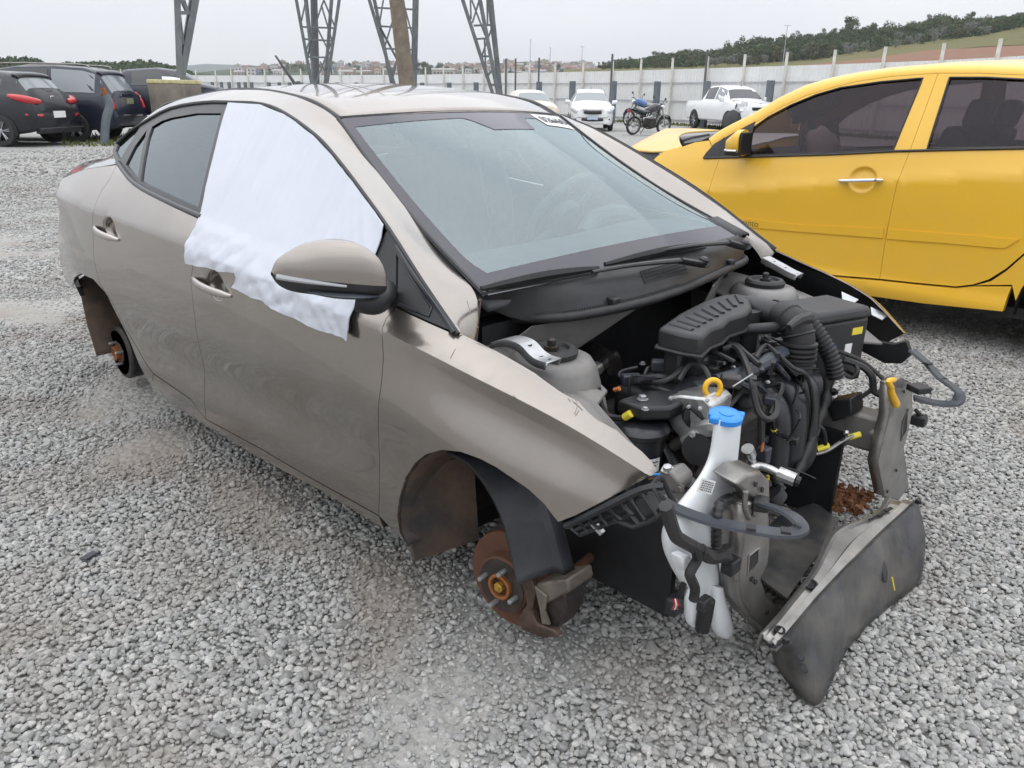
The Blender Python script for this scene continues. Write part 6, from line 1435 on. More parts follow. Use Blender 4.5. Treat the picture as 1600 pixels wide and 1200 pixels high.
# ---- wiring harnesses
def harness(pts, r=0.008, name='wiring_harness', m=M_RUBBER): return tubes(name, PT(pts), r, m, n=7)
harness([(1040, 780, 'y', -.60), (1060, 810, 'y', -.585), (1072, 830, 'y', -.58), (1073, 870, 'y', -.58), (1070, 905, 'y', -.58), (1062, 930, 'y', -.58), (1056, 945, 'y', -.58)], 0.0075)
harness([(1040, 790, 'x', .49), (1052, 830, 'x', .49), (1062, 842, 'x', .49), (1085, 855, 'x', .49), (1105, 865, 'x', .49), (1125, 866, 'x', .49), (1137, 858, 'x', .49)], 0.014)
harness([(1084, 852, 'x', .495), (1090, 872, 'x', .495), (1082, 888, 'x', .495), (1078, 900, 'x', .495), (1086, 920, 'x', .495), (1084, 938, 'x', .495)], 0.011)
harness([(1096, 860, 'x', .495), (1110, 871, 'x', .495), (1128, 868, 'x', .495), (1140, 880, 'x', .49)], 0.015)
corrugated('wiring_conduit', PT([(1140, 779, 'x', .47), (1124, 790, 'x', .48), (1120, 820, 'x', .49), (1119, 852, 'x', .49)]), 0.012, M_BLACK)
obj('connector', MB().box(V(P(1142, 883, x=.50)), (0.03, 0.04, 0.035)), M_BLACK, car, bevel=0.004)
cn = obj('loose_connector', MB().box(V(P(1056, 943, y=-.58)), (0.03, 0.05, 0.045)), M_BLACKD, car, bevel=0.006)
for k in range(4): obj('wire_end', MB().tube([V(P(1052+k*3, 936, y=-.62)), V(P(1054+k*3, 944+k, y=-.63)), V(P(1050+k*4, 952, y=-.62))], 0.0018, 5, 2), (M_RED, M_WHITE, M_RED, M_BLUEGREY)[k], cn)
harness([(1010, 770, 'y', -.72), (1030, 745, 'y', -.66), (1046, 772, 'y', -.62), (1062, 800, 'y', -.60)], 0.006)
for k, c in enumerate((M_BLUE, M_BLACK, M_FOAM)): harness([(1012, 742+k*3, 'y', -.70), (1030, 742+k*3, 'y', -.66), (1042, 757+k*2, 'y', -.62)], 0.0025, 'thin_wire', c)
harness([(1135, 537, 'z', .70), (1155, 548, 'z', .70), (1170, 580, 'z', .69), (1178, 610, 'z', .66), (1188, 640, 'z', .60), (1190, 690, 'x', .38)], 0.009)
harness([(1176, 605, 'z', .67), (1184, 640, 'z', .62), (1198, 655, 'z', .60), (1212, 648, 'z', .60), (1214, 628, 'z', .62)], 0.008)
harness([(1060, 595, 'z', .66), (1078, 570, 'z', .69), (1100, 576, 'z', .69), (1110, 596, 'z', .67)], 0.007)
harness([(1000, 598, 'z', .64), (1030, 597, 'z', .66), (1052, 588, 'z', .67), (1066, 575, 'z', .68)], 0.007)
harness([(996, 574, 'z', .65), (972, 580, 'z', .64), (968, 588, 'z', .63), (982, 592, 'z', .63)], 0.005)
cno = obj('sensor_plug', MB().box(V(P(986, 592, z=.632)), (0.05, 0.028, 0.026), Matrix.Rotation(0.9, 3, 'Z')), M_BLUEGREY, car, bevel=0.004); obj('wire_end', MB().tube(PT([(995, 594, 'z', .635), (1004, 597, 'z', .635)]), 0.003, 5, 1), M_AMBER, cno)
harness([(935, 605, 'y', -.50), (938, 630, 'y', -.50), (952, 650, 'y', -.49), (978, 653, 'y', -.48)], 0.0075)
obj('yellow_tape', MB().tube(PT([(976, 652, 'y', -.48), (986, 646, 'y', -.48)]), 0.0095, 8, 1), M_YTAPE, car)
obj('wire_tip', MB().tube(PT([(960, 609, 'y', -.42), (968, 607, 'y', -.42)]), 0.006, 6, 1), M_AMBER, car)
harness([(1110, 540, 'z', .69), (1130, 545, 'z', .70), (1150, 540, 'z', .70), (1165, 552, 'z', .70), (1186, 570, 'z', .69)], 0.008)
harness([(1165, 560, 'z', .68), (1200, 548, 'z', .68), (1222, 560, 'z', .67), (1240, 575, 'z', .66), (1262, 590, 'z', .64), (1270, 640, 'x', .36), (1264, 690, 'x', .36)], 0.0055)
harness([(1090, 545, 'z', .70), (1120, 552, 'z', .70), (1148, 566, 'z', .69)], 0.006); harness([(1180, 560, 'z', .69), (1196, 540, 'z', .69), (1216, 556, 'z', .68)], 0.007)
tw_ = tubes('wrapped_loom', PT([(1294, 590, 'x', .33), (1290, 625, 'x', .34), (1280, 655, 'x', .35), (1266, 690, 'x', .36), (1252, 725, 'x', .37), (1240, 745, 'x', .38)]), lambda t: 0.017-0.006*t+0.003*math.sin(t*40), M_RUBBER, n=9, sm=6)
harness([(1258, 660, 'y', .2), (1284, 668, 'y', .22), (1290, 690, 'y', .24), (1284, 702, 'y', .24), (1262, 706, 'y', .2)], 0.006)
harness([(1268, 710, 'y', .22), (1290, 705, 'y', .25), (1318, 688, 'y', .30), (1338, 679, 'y', .34)], 0.006, m=M_STEEL)
for p in ((1335, 681, .335), (1286, 699, .24)): q = V(P(p[0], p[1], y=p[2])); obj('yellow_tape', MB().tube([q+V((-0.012, -0.012, -0.006)), q+V((0.012, 0.012, 0.006))], 0.009, 8, 1), M_YTAPE, car)
harness([(1300, 545, 'y', .40), (1330, 556, 'y', .42), (1358, 572, 'y', .45), (1390, 603, 'y', .46)], 0.006)
harness([(1318, 562, 'y', .40), (1345, 572, 'y', .42), (1362, 588, 'y', .43), (1366, 612, 'y', .43), (1386, 618, 'y', .44)], 0.011)
harness([(1366, 606, 'y', .43), (1352, 616, 'y', .42), (1342, 622, 'y', .41)], 0.007); harness([(1430, 640, 'y', .46), (1440, 650, 'y', .47), (1448, 650, 'y', .48)], 0.006)
harness([(1310, 578, 'y', .38), (1330, 590, 'y', .39), (1340, 580, 'y', .40), (1338, 572, 'y', .41)], 0.007)
tubes('yellow_guide', PT([(1393, 606, 'x', .53), (1388, 596, 'x', .53), (1396, 594, 'x', .53)]), 0.008, M_YELP, n=8)
tubes('yellow_guide', PT([(1390, 598, 'x', .525), (1393, 615, 'x', .525), (1400, 632, 'x', .525)]), lambda t: 0.008+0.004*t, M_YELP, n=8)
harness([(1192, 690, 'x', .38), (1190, 705, 'x', .38)], 0.004, 'thin_wire', M_AMBER); obj('connector', MB().box(V(P(1193, 711, x=.38)), (0.03, 0.03, 0.045)), M_BLUEGREY, car, bevel=0.004)
tubes('metal_pin', PT([(1145, 604, 'z', .69), (1176, 584, 'z', .71)]), 0.0018, M_ZINC, n=5); obj('ignition_coil', MB().box(V(P(1142, 596, z=.675)), (0.05, 0.035, 0.03), Matrix.Rotation(0.6, 3, 'Z')), M_DARKIRON, car, bevel=0.005)
tubes('thin_rod', PT([(1215, 728, 'z', .47), (1245, 735, 'z', .47), (1275, 748, 'z', .46)]), 0.0018, M_BLACK, n=5)
rb = random.Random(8)
for k in range(38):  # small hoses, plugs and brackets filling the bay
    x, y, z = rb.uniform(0.0, 0.3), rb.uniform(-0.35, 0.25), rb.uniform(0.58, 0.65)
    harness_pts = [V((x, y, z)), V((x+rb.uniform(-.07, .07), y+rb.uniform(-.1, .1), z+rb.uniform(-0.01, .04))), V((x+rb.uniform(-.1, .1), y+rb.uniform(-.15, .15), z-0.03))]
    tubes('small_hose', harness_pts, rb.choice((0.004, 0.006, 0.009)), rb.choice((M_BLACK, M_RUBBER, M_BLACKG)), n=6)
for k in range(24):
    c = V((rb.uniform(0.05, 0.3), rb.uniform(-0.3, 0.25), rb.uniform(0.60, 0.66))); obj('plug', MB().box(c, (rb.uniform(.02, .04), rb.uniform(.02, .05), rb.uniform(.02, .03)), Matrix.Rotation(rb.uniform(0, 3), 3, 'Z')), rb.choice((M_BLACK, M_BLACKD, M_BLUEGREY)), car, bevel=0.004)
    if k % 3 == 0: bolt(car, c+V((0.03, 0.0, 0.02)), (0.2, -0.3, 1), 0.006)
for k in range(34):  # thin wiring and lines in front of and around the engine
    a_ = V((rb.uniform(0.20, 0.42), rb.uniform(-0.36, 0.36), rb.uniform(0.34, 0.60))); b_ = a_+V((rb.uniform(-.08, .08), rb.uniform(-.16, .16), rb.uniform(-.14, .08))); m_ = (a_+b_)/2+V((rb.uniform(-.03, .04), rb.uniform(-.04, .04), rb.uniform(-.06, .05)))
    w_ = tubes('thin_wire', [a_, m_, b_], rb.choice((0.0025, 0.0035, 0.005, 0.007)), rb.choice((M_BLACK, M_RUBBER, M_BLACK, M_BLACKD, M_DARKIRON)), n=6)
    if k % 2: obj('wire_plug', MB().box(b_, (0.022, 0.03, 0.02), Matrix.Rotation(rb.uniform(0, 3), 3, 'Z')), rb.choice((M_BLACK, M_BLUEGREY, M_BLACKD)), w_, bevel=0.003)
    if k % 7 == 0: obj('clip', MB().tube([m_, m_+(b_-a_)*0.08], 0.008, 6, 1), M_YTAPE if k % 14 == 0 else M_ZINC, w_)
obj('master_cylinder', MB().tube([(-0.22, -0.16, 0.62), (-0.08, -0.20, 0.60)], 0.03, 12, 1).tube([(-0.10, -0.25, 0.6), (-0.10, -0.17, 0.62)], 0.018, 10, 1), M_DARKIRON, car)
tubes('bay_pipe', PT([(920, 590, 'x', -.1), (945, 572, 'x', -.12), (965, 560, 'x', -.14)]), 0.012, M_DARKIRON); tubes('bay_pipe', PT([(925, 580, 'x', -.05), (933, 575, 'x', -.06)]), 0.02, M_ALU)
# bay floor: undertray, dark liner, soil
plate('undertray', PX([(1190, 905), (1230, 935), (1285, 855), (1310, 812), (1275, 785), (1225, 800), (1190, 830)], z=0.11), (0, 0, -0.006), M_SHIELD, bevel=0.0)
obj('bay_liner', MB().box((0.14, 0.36, 0.22), (0.5, 0.02, 0.30)), M_BLACK, car); obj('bay_liner', MB().box((0.17, -0.50, 0.27), (0.36, 0.02, 0.26)), M_BLACK, car); obj('bay_liner', MB().box((-0.02, 0, 0.2), (0.02, 0.96, 0.34)), M_BLACK, car)
def heap(name, pts, z, h, m, seed):
    c = sum((V(p) for p in pts), V())/len(pts); rng = random.Random(seed); mb = MB()
    for i in range(420):
        a, b = rng.sample(pts, 2); q = c.lerp(V(a).lerp(V(b), rng.random()), rng.random()**0.6); s = rng.uniform(0.006, 0.016)
        mb.box(q+V((0, 0, rng.uniform(0, h))), (s, s*rng.uniform(.6, 1.2), s*.8), Matrix.Rotation(rng.uniform(0, 3), 3, V((rng.random(), rng.random(), rng.random()+.1)).normalized()))
    o = obj(name, mb, m); o['kind'] = 'stuff'; o['label'] = 'reddish soil crumbs lying on the tray of the open engine bay'; return o
heap('red_soil', PX([(1225, 765), (1300, 800), (1345, 805), (1365, 780), (1300, 765)], z=0.10), 0.10, 0.03, mat('red_soil', (0.20, 0.085, 0.04), 0.95, var=0.35, vscale=40), 4)
obj('gearbox', MB().box((0.14, 0.22, 0.30), (0.26, 0.2, 0.22)), M_DARKIRON, car, bevel=0.03)
# ---- near front liner
la = [(700, 706), (728, 720), (752, 745), (772, 778), (787, 812), (797, 850), (806, 890), (812, 914)]
ly = [V(P(a, b, y=-0.80)) for a, b in la]; rows_ = []
for i, p in enumerate(resample(smooth_path(ly, 4), 24)):
    t = i/23; rows_.append([p+V((-0.008, 0.006, -0.01)), p, p+V((0.006, 0.03, 0.004)), p+V((0.02+0.01*t, 0.09, 0.008)), p+V((0.03+0.02*t, 0.10, 0.004)), p+V((0.035+0.02*t, 0.13, 0.006))])
obj('wheel_arch_liner', MB().loft(rows_), mat('liner_plastic', (0.026, 0.028, 0.034), 0.42, var=0.3, vscale=7, dust=0.45, dust_col=(0.10, 0.095, 0.09), bump=0.1, bscale=40), car, solid=0.003, ang=35)
# ---- front brake: disc, hub, studs, caliper carrier
def brake(cx, cy, cz, toe):
    ax_ = V((math.sin(toe), -math.cos(toe), 0.04)).normalized(); c = V((cx, cy, cz))
    d = obj('brake_disc', MB().lathe([(0.072, -0.022), (0.128, -0.022), (0.1285, -0.02), (0.1285, -0.002), (0.128, 0), (0.080, 0.0), (0.078, 0.004), (0.076, 0.034), (0.070, 0.038), (0.034, 0.038)], c, ax_, 48), M_RUST, car, ang=25)
    obj('disc_bell', MB().lathe([(0.0705, 0.0385), (0.070, 0.040), (0.033, 0.040)], c, ax_, 36), M_DARKIRON, d)
    h = obj('hub', MB().lathe([(0.034, 0.036), (0.034, 0.050), (0.030, 0.052), (0.026, 0.050), (0.025, 0.040), (0.012, 0.040)], c, ax_, 28), M_RUSTO, d)
    obj('axle_nut', MB().lathe([(0.014, 0.038), (0.014, 0.052), (0.007, 0.053), (0.007, 0.058)], c, ax_, 6), mat('gold_zinc', (0.55, 0.36, 0.08), 0.4, 0.7) if 'gold_zinc' not in MATS else MATS['gold_zinc'], h)
    u = ax_.orthogonal().normalized(); v_ = ax_.cross(u)
    for k in range(4):
        a = math.radians(32+90*k); q = c+ax_*0.04+(u*math.cos(a)+v_*math.sin(a))*0.050; obj('wheel_stud', MB().lathe([(0.0065, 0), (0.0065, 0.026), (0.005, 0.029)], q, ax_, 10), M_ZINC, d)
    return c, ax_
c, ax_ = brake(0.005, -0.70, 0.172, 0.10)
cx_ = PX([(812, 905), (828, 900), (836, 925), (830, 955), (838, 975), (866, 985), (872, 996), (848, 998), (815, 985), (808, 968), (822, 945), (820, 925)], y=-0.745)
cal = plate('caliper_carrier', cx_, (0, 0.02, 0), mat('brown_iron', (0.085, 0.055, 0.042), 0.6, 0.4, var=0.4, vscale=25), bevel=0.004)
obj('caliper_bridge', MB().prism(PX([(836, 912), (886, 905), (890, 925), (852, 945), (846, 930)], y=-0.735), (0.0, 0.09, 0)), mat('tarnished_iron', (0.18, 0.155, 0.13), 0.55, 0.5, var=0.3, vscale=20), cal, bevel=0.006)
obj('caliper_jaw', MB().prism(PX([(846, 940), (882, 925), (884, 960), (868, 985), (850, 980), (852, 958)], y=-0.725), (0, 0.07, 0)), M_DARKIRON, cal, bevel=0.006)
obj('caliper_face', MB().prism(PX([(834, 915), (854, 932), (850, 955), (858, 978), (846, 975), (842, 950)], y=-0.742), (0, 0.01, 0)), MATS['tarnished_iron'], cal, bevel=0.003)
both_susp = MB()
obj('steering_knuckle', MB().tube([(0.0, -0.66, 0.17), (0.0, -0.60, 0.19), (-0.01, -0.56, 0.35), (-0.02, -0.545, 0.6)], 0.034, 10, 3), M_DARKIRON, car)
obj('lower_arm', MB().tube([(0.0, -0.64, 0.12), (0.02, -0.5, 0.13), (-0.05, -0.35, 0.16)], 0.024, 8, 3), M_RUST, car); obj('tie_rod', MB().tube([(0.12, -0.62, 0.2), (0.10, -0.45, 0.2), (0.05, -0.25, 0.22)], 0.012, 8, 2), M_RUST, car)
obj('dust_shield', MB().lathe([(0.13, -0.03), (0.135, -0.028), (0.06, -0.03)], (0.005, -0.70, 0.172), ax_, 32), M_DARKIRON, car)
def far_brake():
    cc_ = V((0.005, 0.70, 0.172)); d = obj('brake_disc', MB().lathe([(0.072, -0.022), (0.128, -0.022), (0.128, 0), (0.078, 0.004), (0.070, 0.038), (0.01, 0.038)], cc_, (0, 1, 0), 36), M_RUST, car, ang=25)
far_brake()
# ---- rear drums
for s in (-1, 1):
    c = V((-2.53, s*0.715, 0.170)); ax_ = V((0, s, 0)); d = obj('brake_drum', MB().lathe([(0.115, -0.075), (0.125, -0.07), (0.127, -0.05), (0.122, -0.047), (0.122, -0.035), (0.127, -0.032), (0.127, -0.012), (0.120, -0.004), (0.110, 0.0), (0.104, 0.0)], c, ax_, 40), M_DARKIRON, car, ang=25)
    obj('drum_face', MB().lathe([(0.105, 0.0), (0.103, -0.004), (0.05, -0.004), (0.048, 0.004), (0.034, 0.006)], c, ax_, 36), M_RUST, d)
    obj('hub', MB().lathe([(0.034, 0.0), (0.033, 0.024), (0.026, 0.026), (0.02, 0.018)], c, ax_, 24), M_RUSTO, d)
    for k in range(4):
        a = math.radians(20+90*k); obj('wheel_stud', MB().lathe([(0.0065, 0), (0.0065, 0.032), (0.005, 0.035)], c+V((0.05*math.cos(a), 0, 0.05*math.sin(a))), ax_, 8), M_ZINC, d)
obj('rear_axle', MB().tube([(-2.5, -0.62, 0.17), (-2.4, 0, 0.2), (-2.5, 0.62, 0.17)], 0.04, 10, 3), M_DARKIRON, car)
# ================================================================== YELLOW HATCHBACK
YC = 3.67
yc = thing('yellow_car', 'yellow hatchback with a buckled bonnet and brown tinted windows', 'car', (-0.6, YC, 0), world_mesh=True)
YX = [-2.7, -2.3, -1.9, -1.6, -0.9, -0.3, 0.4, 1.0, 1.35]
YS = Side(YX, [
    ([0.20, 0.20, 0.19, 0.18, 0.17, 0.165, 0.16, 0.2, 0.3], [0.50, 0.66, 0.745, 0.765, 0.765, 0.765, 0.765, 0.74, 0.6]),
    ([0.30, 0.30, 0.285, 0.28, 0.275, 0.27, 0.27, 0.3, 0.38], [0.52, 0.69, 0.775, 0.80, 0.80, 0.80, 0.80, 0.76, 0.62]),
    ([0.38, 0.38, 0.37, 0.36, 0.36, 0.36, 0.36, 0.38, 0.45], [0.53, 0.70, 0.775, 0.787, 0.785, 0.785, 0.788, 0.765, 0.64]),
    ([0.55, 0.55, 0.55, 0.54, 0.55, 0.56, 0.58, 0.6, 0.62], [0.54, 0.71, 0.785, 0.793, 0.792, 0.792, 0.797, 0.775, 0.66]),
    ([0.66, 0.69, 0.705, 0.73, 0.83, 0.91, 0.99, 1.02, 1.02], [0.54, 0.70, 0.785, 0.800, 0.803, 0.803, 0.803, 0.77, 0.66]),
    ([0.668, 0.698, 0.713, 0.738, 0.838, 0.918, 0.998, 1.028, 1.028], [0.536, 0.695, 0.780, 0.796, 0.799, 0.799, 0.799, 0.765, 0.655]),
    ([0.85, 0.89, 0.92, 0.94, 1.00, 1.06, 1.12, 1.15, 1.15], [0.46, 0.61, 0.71, 0.740, 0.755, 0.757, 0.750, 0.70, 0.58]),
    ([1.30, 1.32, 1.36, 1.40, 1.45, 1.47, 1.45, 1.42, 1.36], [0.30, 0.42, 0.50, 0.53, 0.575, 0.59, 0.585, 0.54, 0.45])], y0=YC)
yo = YS.outl
ycr = YS.zf[4]
def ymir(mb): r = MB(); r.v = [(x, 2*YC-y, z) for x, y, z in mb.v]; r.f = [f[::-1] for f in mb.f]; r.cn = None if mb.cn is None else (mb.cn[0], [(a, -b, c) for a, b, c in mb.cn[1]]); return r
def yb(name, mb, m, parent=None, **k):
    a = obj(name, mb, m, parent or yc, **k)
    if parent is None: obj(name, ymir(mb), m, yc, **k)
    return a
def arc(cx, cz, r, a0, a1, n=14): return [(cx+r*math.cos(math.radians(lerp(a0, a1, i/n))), cz+r*math.sin(math.radians(lerp(a0, a1, i/n)))) for i in range(n+1)]
YF_SEAM = yo([(1125, 247), (1119, 262), (1113, 280), (1107, 300), (1105, 316)])+[(-1.61, 0.5), (-1.56, 0.345)]
YM_SEAM = yo([(1466, 114), (1444, 175), (1421, 238), (1402, 285), (1392, 330), (1384, 372), (1378, 410), (1374, 436)])
YTOP = yo([(1180, 192), (1220, 168), (1260, 149), (1300, 137), (1340, 127), (1393, 119), (1466, 114)])
YTOP2 = yo([(1466, 114), (1530, 114), (1600, 117), (1680, 128), (1740, 145)])
h3 = yo([(1347, 281)])[0]; YS.dents = [(h3[0], h3[1], 0.085, 0.075, 0.022)]
ring_y = yo([(1112, 232), (1130, 217), (1150, 206), (1166, 198)])
fend = yo([(1019, 252), (1028, 243), (1037, 237), (1052, 232), (1066, 229), (1086, 222), (1108, 219), (1112, 229), (1098, 246)])
yfen = fend+YF_SEAM+[(-1.50, 0.285)]+arc(-1.80, 0.30, 0.325, -10, 190)+[(-2.42, 0.30), (-2.46, 0.55)]
yb('front_wing', panel(YS, yfen, crease=ycr, step=0.05), M_YEL)
winF = yo([(1172, 203), (1200, 183), (1236, 164), (1275, 148), (1313, 137), (1375, 128), (1442, 122), (1420, 175), (1396, 234), (1300, 239), (1168, 243)])
doorY = YTOP+YM_SEAM[1:]+yo([(1300, 430), (1254, 425)])+[(-1.2, 0.33)]+YF_SEAM[::-1]+yo([(1150, 206), (1166, 198)])
ydf = yb('front_door', panel(YS, doorY, holes=[winF], crease=ycr, step=0.04, extra=[(h3[0], h3[1], 0.085, 0.075, 6)]), M_YEL)
winR = yo([(1484, 121), (1540, 121), (1600, 124), (1655, 131), (1700, 145), (1740, 190), (1690, 226), (1600, 230), (1520, 231), (1449, 232)])
rdY = YTOP2[:4]+yo([(1745, 200), (1735, 250), (1700, 310), (1650, 352), (1600, 396), (1572, 420), (1545, 437), (1520, 445), (1494, 448), (1430, 442)])+YM_SEAM[::-1][:-1]
ydr = yb('rear_door', panel(YS, rdY, holes=[winR], crease=ycr, step=0.04), M_YEL)
qY = yo([(1685, 129), (1740, 145)])+[(1.0, 1.36), (1.28, 1.2), (1.30, 0.5), (1.15, 0.36)]+arc(0.62, 0.30, 0.335, 5, 176)+yo([(1581, 445.5), (1524, 446), (1549, 438.5), (1573, 422.5), (1601, 398), (1651, 354), (1701, 312), (1737, 251), (1747, 200)])
yb('quarter_panel', panel(YS, qY, crease=ycr, step=0.05), M_YEL)
sY = [(-1.47, 0.30), (-1.2, 0.325)]+yo([(1254, 427), (1300, 432), (1374, 438), (1430, 444), (1494, 450), (1520, 447), (1546, 447), (1581, 447), (1574, 465), (1567, 487), (1440, 474), (1332, 459), (1269, 449)])+[(-1.2, 0.185), (-1.5, 0.195)]
yb('sill_skirt', panel(YS, sY, step=0.04, off=0.003, flange=0.05), M_YEL)
yb('door_glass', panel(YS, winF, gap=-0.006, off=-0.010, step=0.07, flange=0), M_GLASSY, ang=60); yb('rear_door_glass', panel(YS, winR, gap=-0.006, off=-0.010, step=0.07, flange=0), M_GLASSY, ang=60)
for w_ in (winF, winR):
    q = densify(w_, 0.03); q.append(q[0]); yb('window_seal', MB().tube([(x, YS.y(x, z, 0.000), z) for x, z in q], 0.0055, 6, 1), M_BLACK, yc)
bq = densify(yo([(1100, 247), (1168, 245), (1300, 241), (1400, 236), (1520, 233), (1600, 231.5), (1700, 229)]), 0.05, False); yb('belt_strip', MB().tube([(x, YS.y(x, z, 0.002), z) for x, z in bq], 0.011, 6, 1, flat=0.7), M_BLACK)
yb('mirror_sail', panel(YS, yo([(1098, 247), (1104, 238), (1117, 224), (1145, 208), (1181, 189), (1170, 228), (1168, 244)]), gap=0.001, off=0.004, step=0.05), M_BLACK)
sq_ = yo([(1131, 215), (1124, 246)]); yb('sail_joint', MB().tube([(x, YS.y(x, z, 0.005), z) for x, z in sq_], 0.002, 4, 1), M_PRINT, yc)
# side mouldings with lettering
for pl_ in ([(1145, 339), (1250, 351), (1381, 357), (1380, 372), (1250, 362), (1150, 353)], [(1388, 358), (1500, 366), (1592, 374), (1570, 388), (1480, 380), (1386, 373)]):
    yb('side_moulding', panel(YS, yo(pl_), gap=0.0, off=0.007, step=0.05, flange=0.01), M_YEL)
tx_, tz_ = yo([(1168, 348)])[0]; ty_ = YS.y(tx_, tz_, 0.0085)
text_obj('lettering', 'picanto', 0.056, Matrix(((1, 0, 0, tx_), (0, 0, -1, ty_), (0, 1, 0, tz_), (0, 0, 0, 1))), mat('dull_lettering', (0.20, 0.13, 0.03), 0.5), yc)
# chrome handle
a, b = yo([(1312, 282)])[0], yo([(1381, 281)])[0]
hb = [V((lerp(a[0], b[0], t), YS.y(lerp(a[0], b[0], t), a[1], 0.006+0.032*math.sin(math.pi*min(max(t, .04), .96))**0.5)+(-0.022 if False else 0), lerp(a[1], b[1], t))) for t in np.linspace(0, 1, 9)]
YS.dents = []
hb = [V((lerp(a[0], b[0], t), YS.y(lerp(a[0], b[0], t), a[1], 0.004+0.030*math.sin(math.pi*min(max(t, .04), .96))**0.5), lerp(a[1], b[1], t))) for t in np.linspace(0, 1, 9)]
yh = obj('door_handle', MB().tube(hb, lambda t: 0.016-0.006*abs(2*t-1)**3, 10, 3, flat=0.8), M_CHROME, ydf, ang=60); obj('key_lock', MB().lathe([(0.009, 0), (0.009, 0.004), (0.006, 0.006)], hb[7]+V((0, -0.013, 0)), (0, -1, 0), 14), M_STEEL, yh)
# mirror
m0 = V(P(1152, 224, y=2.80)); q0 = []
for i in range(9):
    t = i/8; c = m0+V((lerp(-0.055, 0.05, t), 0, 0.0)); top = lerp(0.03, 0.085, min(1, t*1.6)); bot = 0.075; w = lerp(0.05, 0.09, min(1, t*1.5)); q0.append([c+V((0, w*math.cos(s)*(1 if math.cos(s) < 0 else .8), (top if math.sin(s) > 0 else bot)*math.copysign(abs(math.sin(s))**0.7, math.sin(s)))) for s in [2*math.pi*k/20 for k in range(20)]])
mm_ = MB().loft(q0, closed=True); mm_.f += [tuple(range(20)), tuple(8*20+k for k in range(19, -1, -1))]
ym = obj('door_mirror', orient_closed(MB().add([(x, y-0, z) for x, y, z in mm_.v], mm_.f)), M_YEL, ydf, ang=50)
obj('mirror_back', MB().box(m0+V((0.058, 0.0, 0.0)), (0.016, 0.15, 0.14)), M_BLACK, ym, bevel=0.02)
obj('chrome_strip', MB().tube([m0+V((-0.05, -0.055, -0.042)), m0+V((0.0, -0.085, -0.042)), m0+V((0.048, -0.088, -0.040))], 0.008, 8, 4), M_CHROME, ym)
obj('mirror_base', MB().box(m0+V((-0.0, 0, -0.058)), (0.10, 0.15, 0.032)), M_BLACK, ym, bevel=0.01); obj('mirror_foot', MB().tube([m0+V((0.0, 0.05, -0.055)), m0+V((0.0, 0.16, -0.06))], 0.03, 8, 1), M_BLACK, ym)
# pillars, roof, windscreen, tail
lo3 = [V((x, YS.y(x, z), z)) for x, z in ([YS.on(*p) for p in [(1112, 228), (1130, 216), (1150, 206)]]+YTOP+YTOP2[1:]+[(1.0, 1.36), (1.28, 1.2)])]
rows_ = []; upl = []
for i, p in enumerate(lo3):
    k = interp(p.x, [-1.7, -1.3, -0.9, 0.6, 1.3], [0.055, 0.075, 0.12, 0.12, 0.08]); u = p+V((-0.055 if p.x < -0.9 else (-0.02 if p.x < -0.6 else 0), k, interp(p.x, [-1.75, -1.4, -1.0, -0.5, 0.3, 1.3], [0.045, 0.058, 0.062, 0.052, 0.055, 0.06]))); upl.append(u)
    c1 = p+V((-0.01, 0.0, 0.03)); c2 = u+V((0, -k*0.45, 0.002)); rows_.append([p+V((0, 0.01, -0.002))]+[p*(1-t)**3+c1*3*t*(1-t)**2+c2*3*t*t*(1-t)+u*t**3 for t in np.linspace(0, 1, 8)])
yb('side_frame', orient(MB().loft(rows_), (0, -1, 1)), M_YEL, ang=60)
ru = upl[7:]
yr = obj('roof', orient(MB().loft([[V((p.x-0.05*math.sin(math.pi*t)*(1 if p.x < -0.3 else 0), lerp(p.y, 2*YC-p.y, t), p.z+(0.012+0.030*min(1, j/4))*math.sin(math.pi*t))) for t in np.linspace(0, 1, 15)] for j, p in enumerate(ru)]), (0, 0, 1)), M_YEL, yc, ang=60)
wl = upl[:8]
obj('windscreen', orient(MB().loft([[V((p.x-lerp(0.16, 0.05, i/7)*math.sin(math.pi*t), lerp(p.y, 2*YC-p.y, t), p.z+0.012*math.sin(math.pi*t))) for t in np.linspace(0, 1, 15)] for i, p in enumerate(wl)]), (-1, 0, 1)), M_GLASSY, yc, ang=60)
obj('tailgate', orient(MB().loft([[V((x, YC+w*u, z)) for u in np.linspace(-1, 1, 9)] for x, z, w in ((1.0, 1.42, 0.50), (1.28, 1.25, 0.55), (1.36, 1.0, 0.66), (1.42, 0.6, 0.68), (1.40, 0.3, 0.62))]), (1, 0, 0)), M_YEL, yc)
# buckled bonnet
hr = [[(1066, 229, 3.03), (1052, 233, 3.03), (1037, 236, 3.03)], [(1062, 221, 3.2), (1040, 228, 3.22), (1010, 236, 3.25)], [(1061, 212, 3.5), (1035, 218, 3.5), (985, 231, 3.5)], [(1075, 206, 3.8), (1045, 208, 3.8), (1003, 219, 3.8)], [(1124, 203, 4.25), (1085, 200.5, 4.25), (1040, 200.5, 4.25)]]
hrow = [smooth_path([P(a, b, y=y) for a, b, y in r], 5) for r in hr]; hcol = [smooth_path([r[i] for r in hrow], 5) for i in range(len(hrow[0]))]
yhood = obj('bonnet', orient(MB().loft(hcol), (0, 0, 1)), M_YEL, yc, solid=0.012, ang=50, label='yellow bonnet buckled upwards at its front edge')
obj('bonnet_underside', MB().loft([[p+V((0.012, 0.01, -0.02)) for p in hcol[-1]], [p+V((0.05, 0.02, -0.16)) for p in hcol[-1]]]), M_BLACK, yc, solid=0.01)
obj('engine_bay', MB().box((-2.2, YC, 0.62), (0.55, 1.0, 0.35)), M_BLACK, yc); obj('lamp_fragment', MB().box(V(P(1016, 253, y=3.0)), (0.05, 0.06, 0.03)), M_LENS, yc, bevel=0.008)
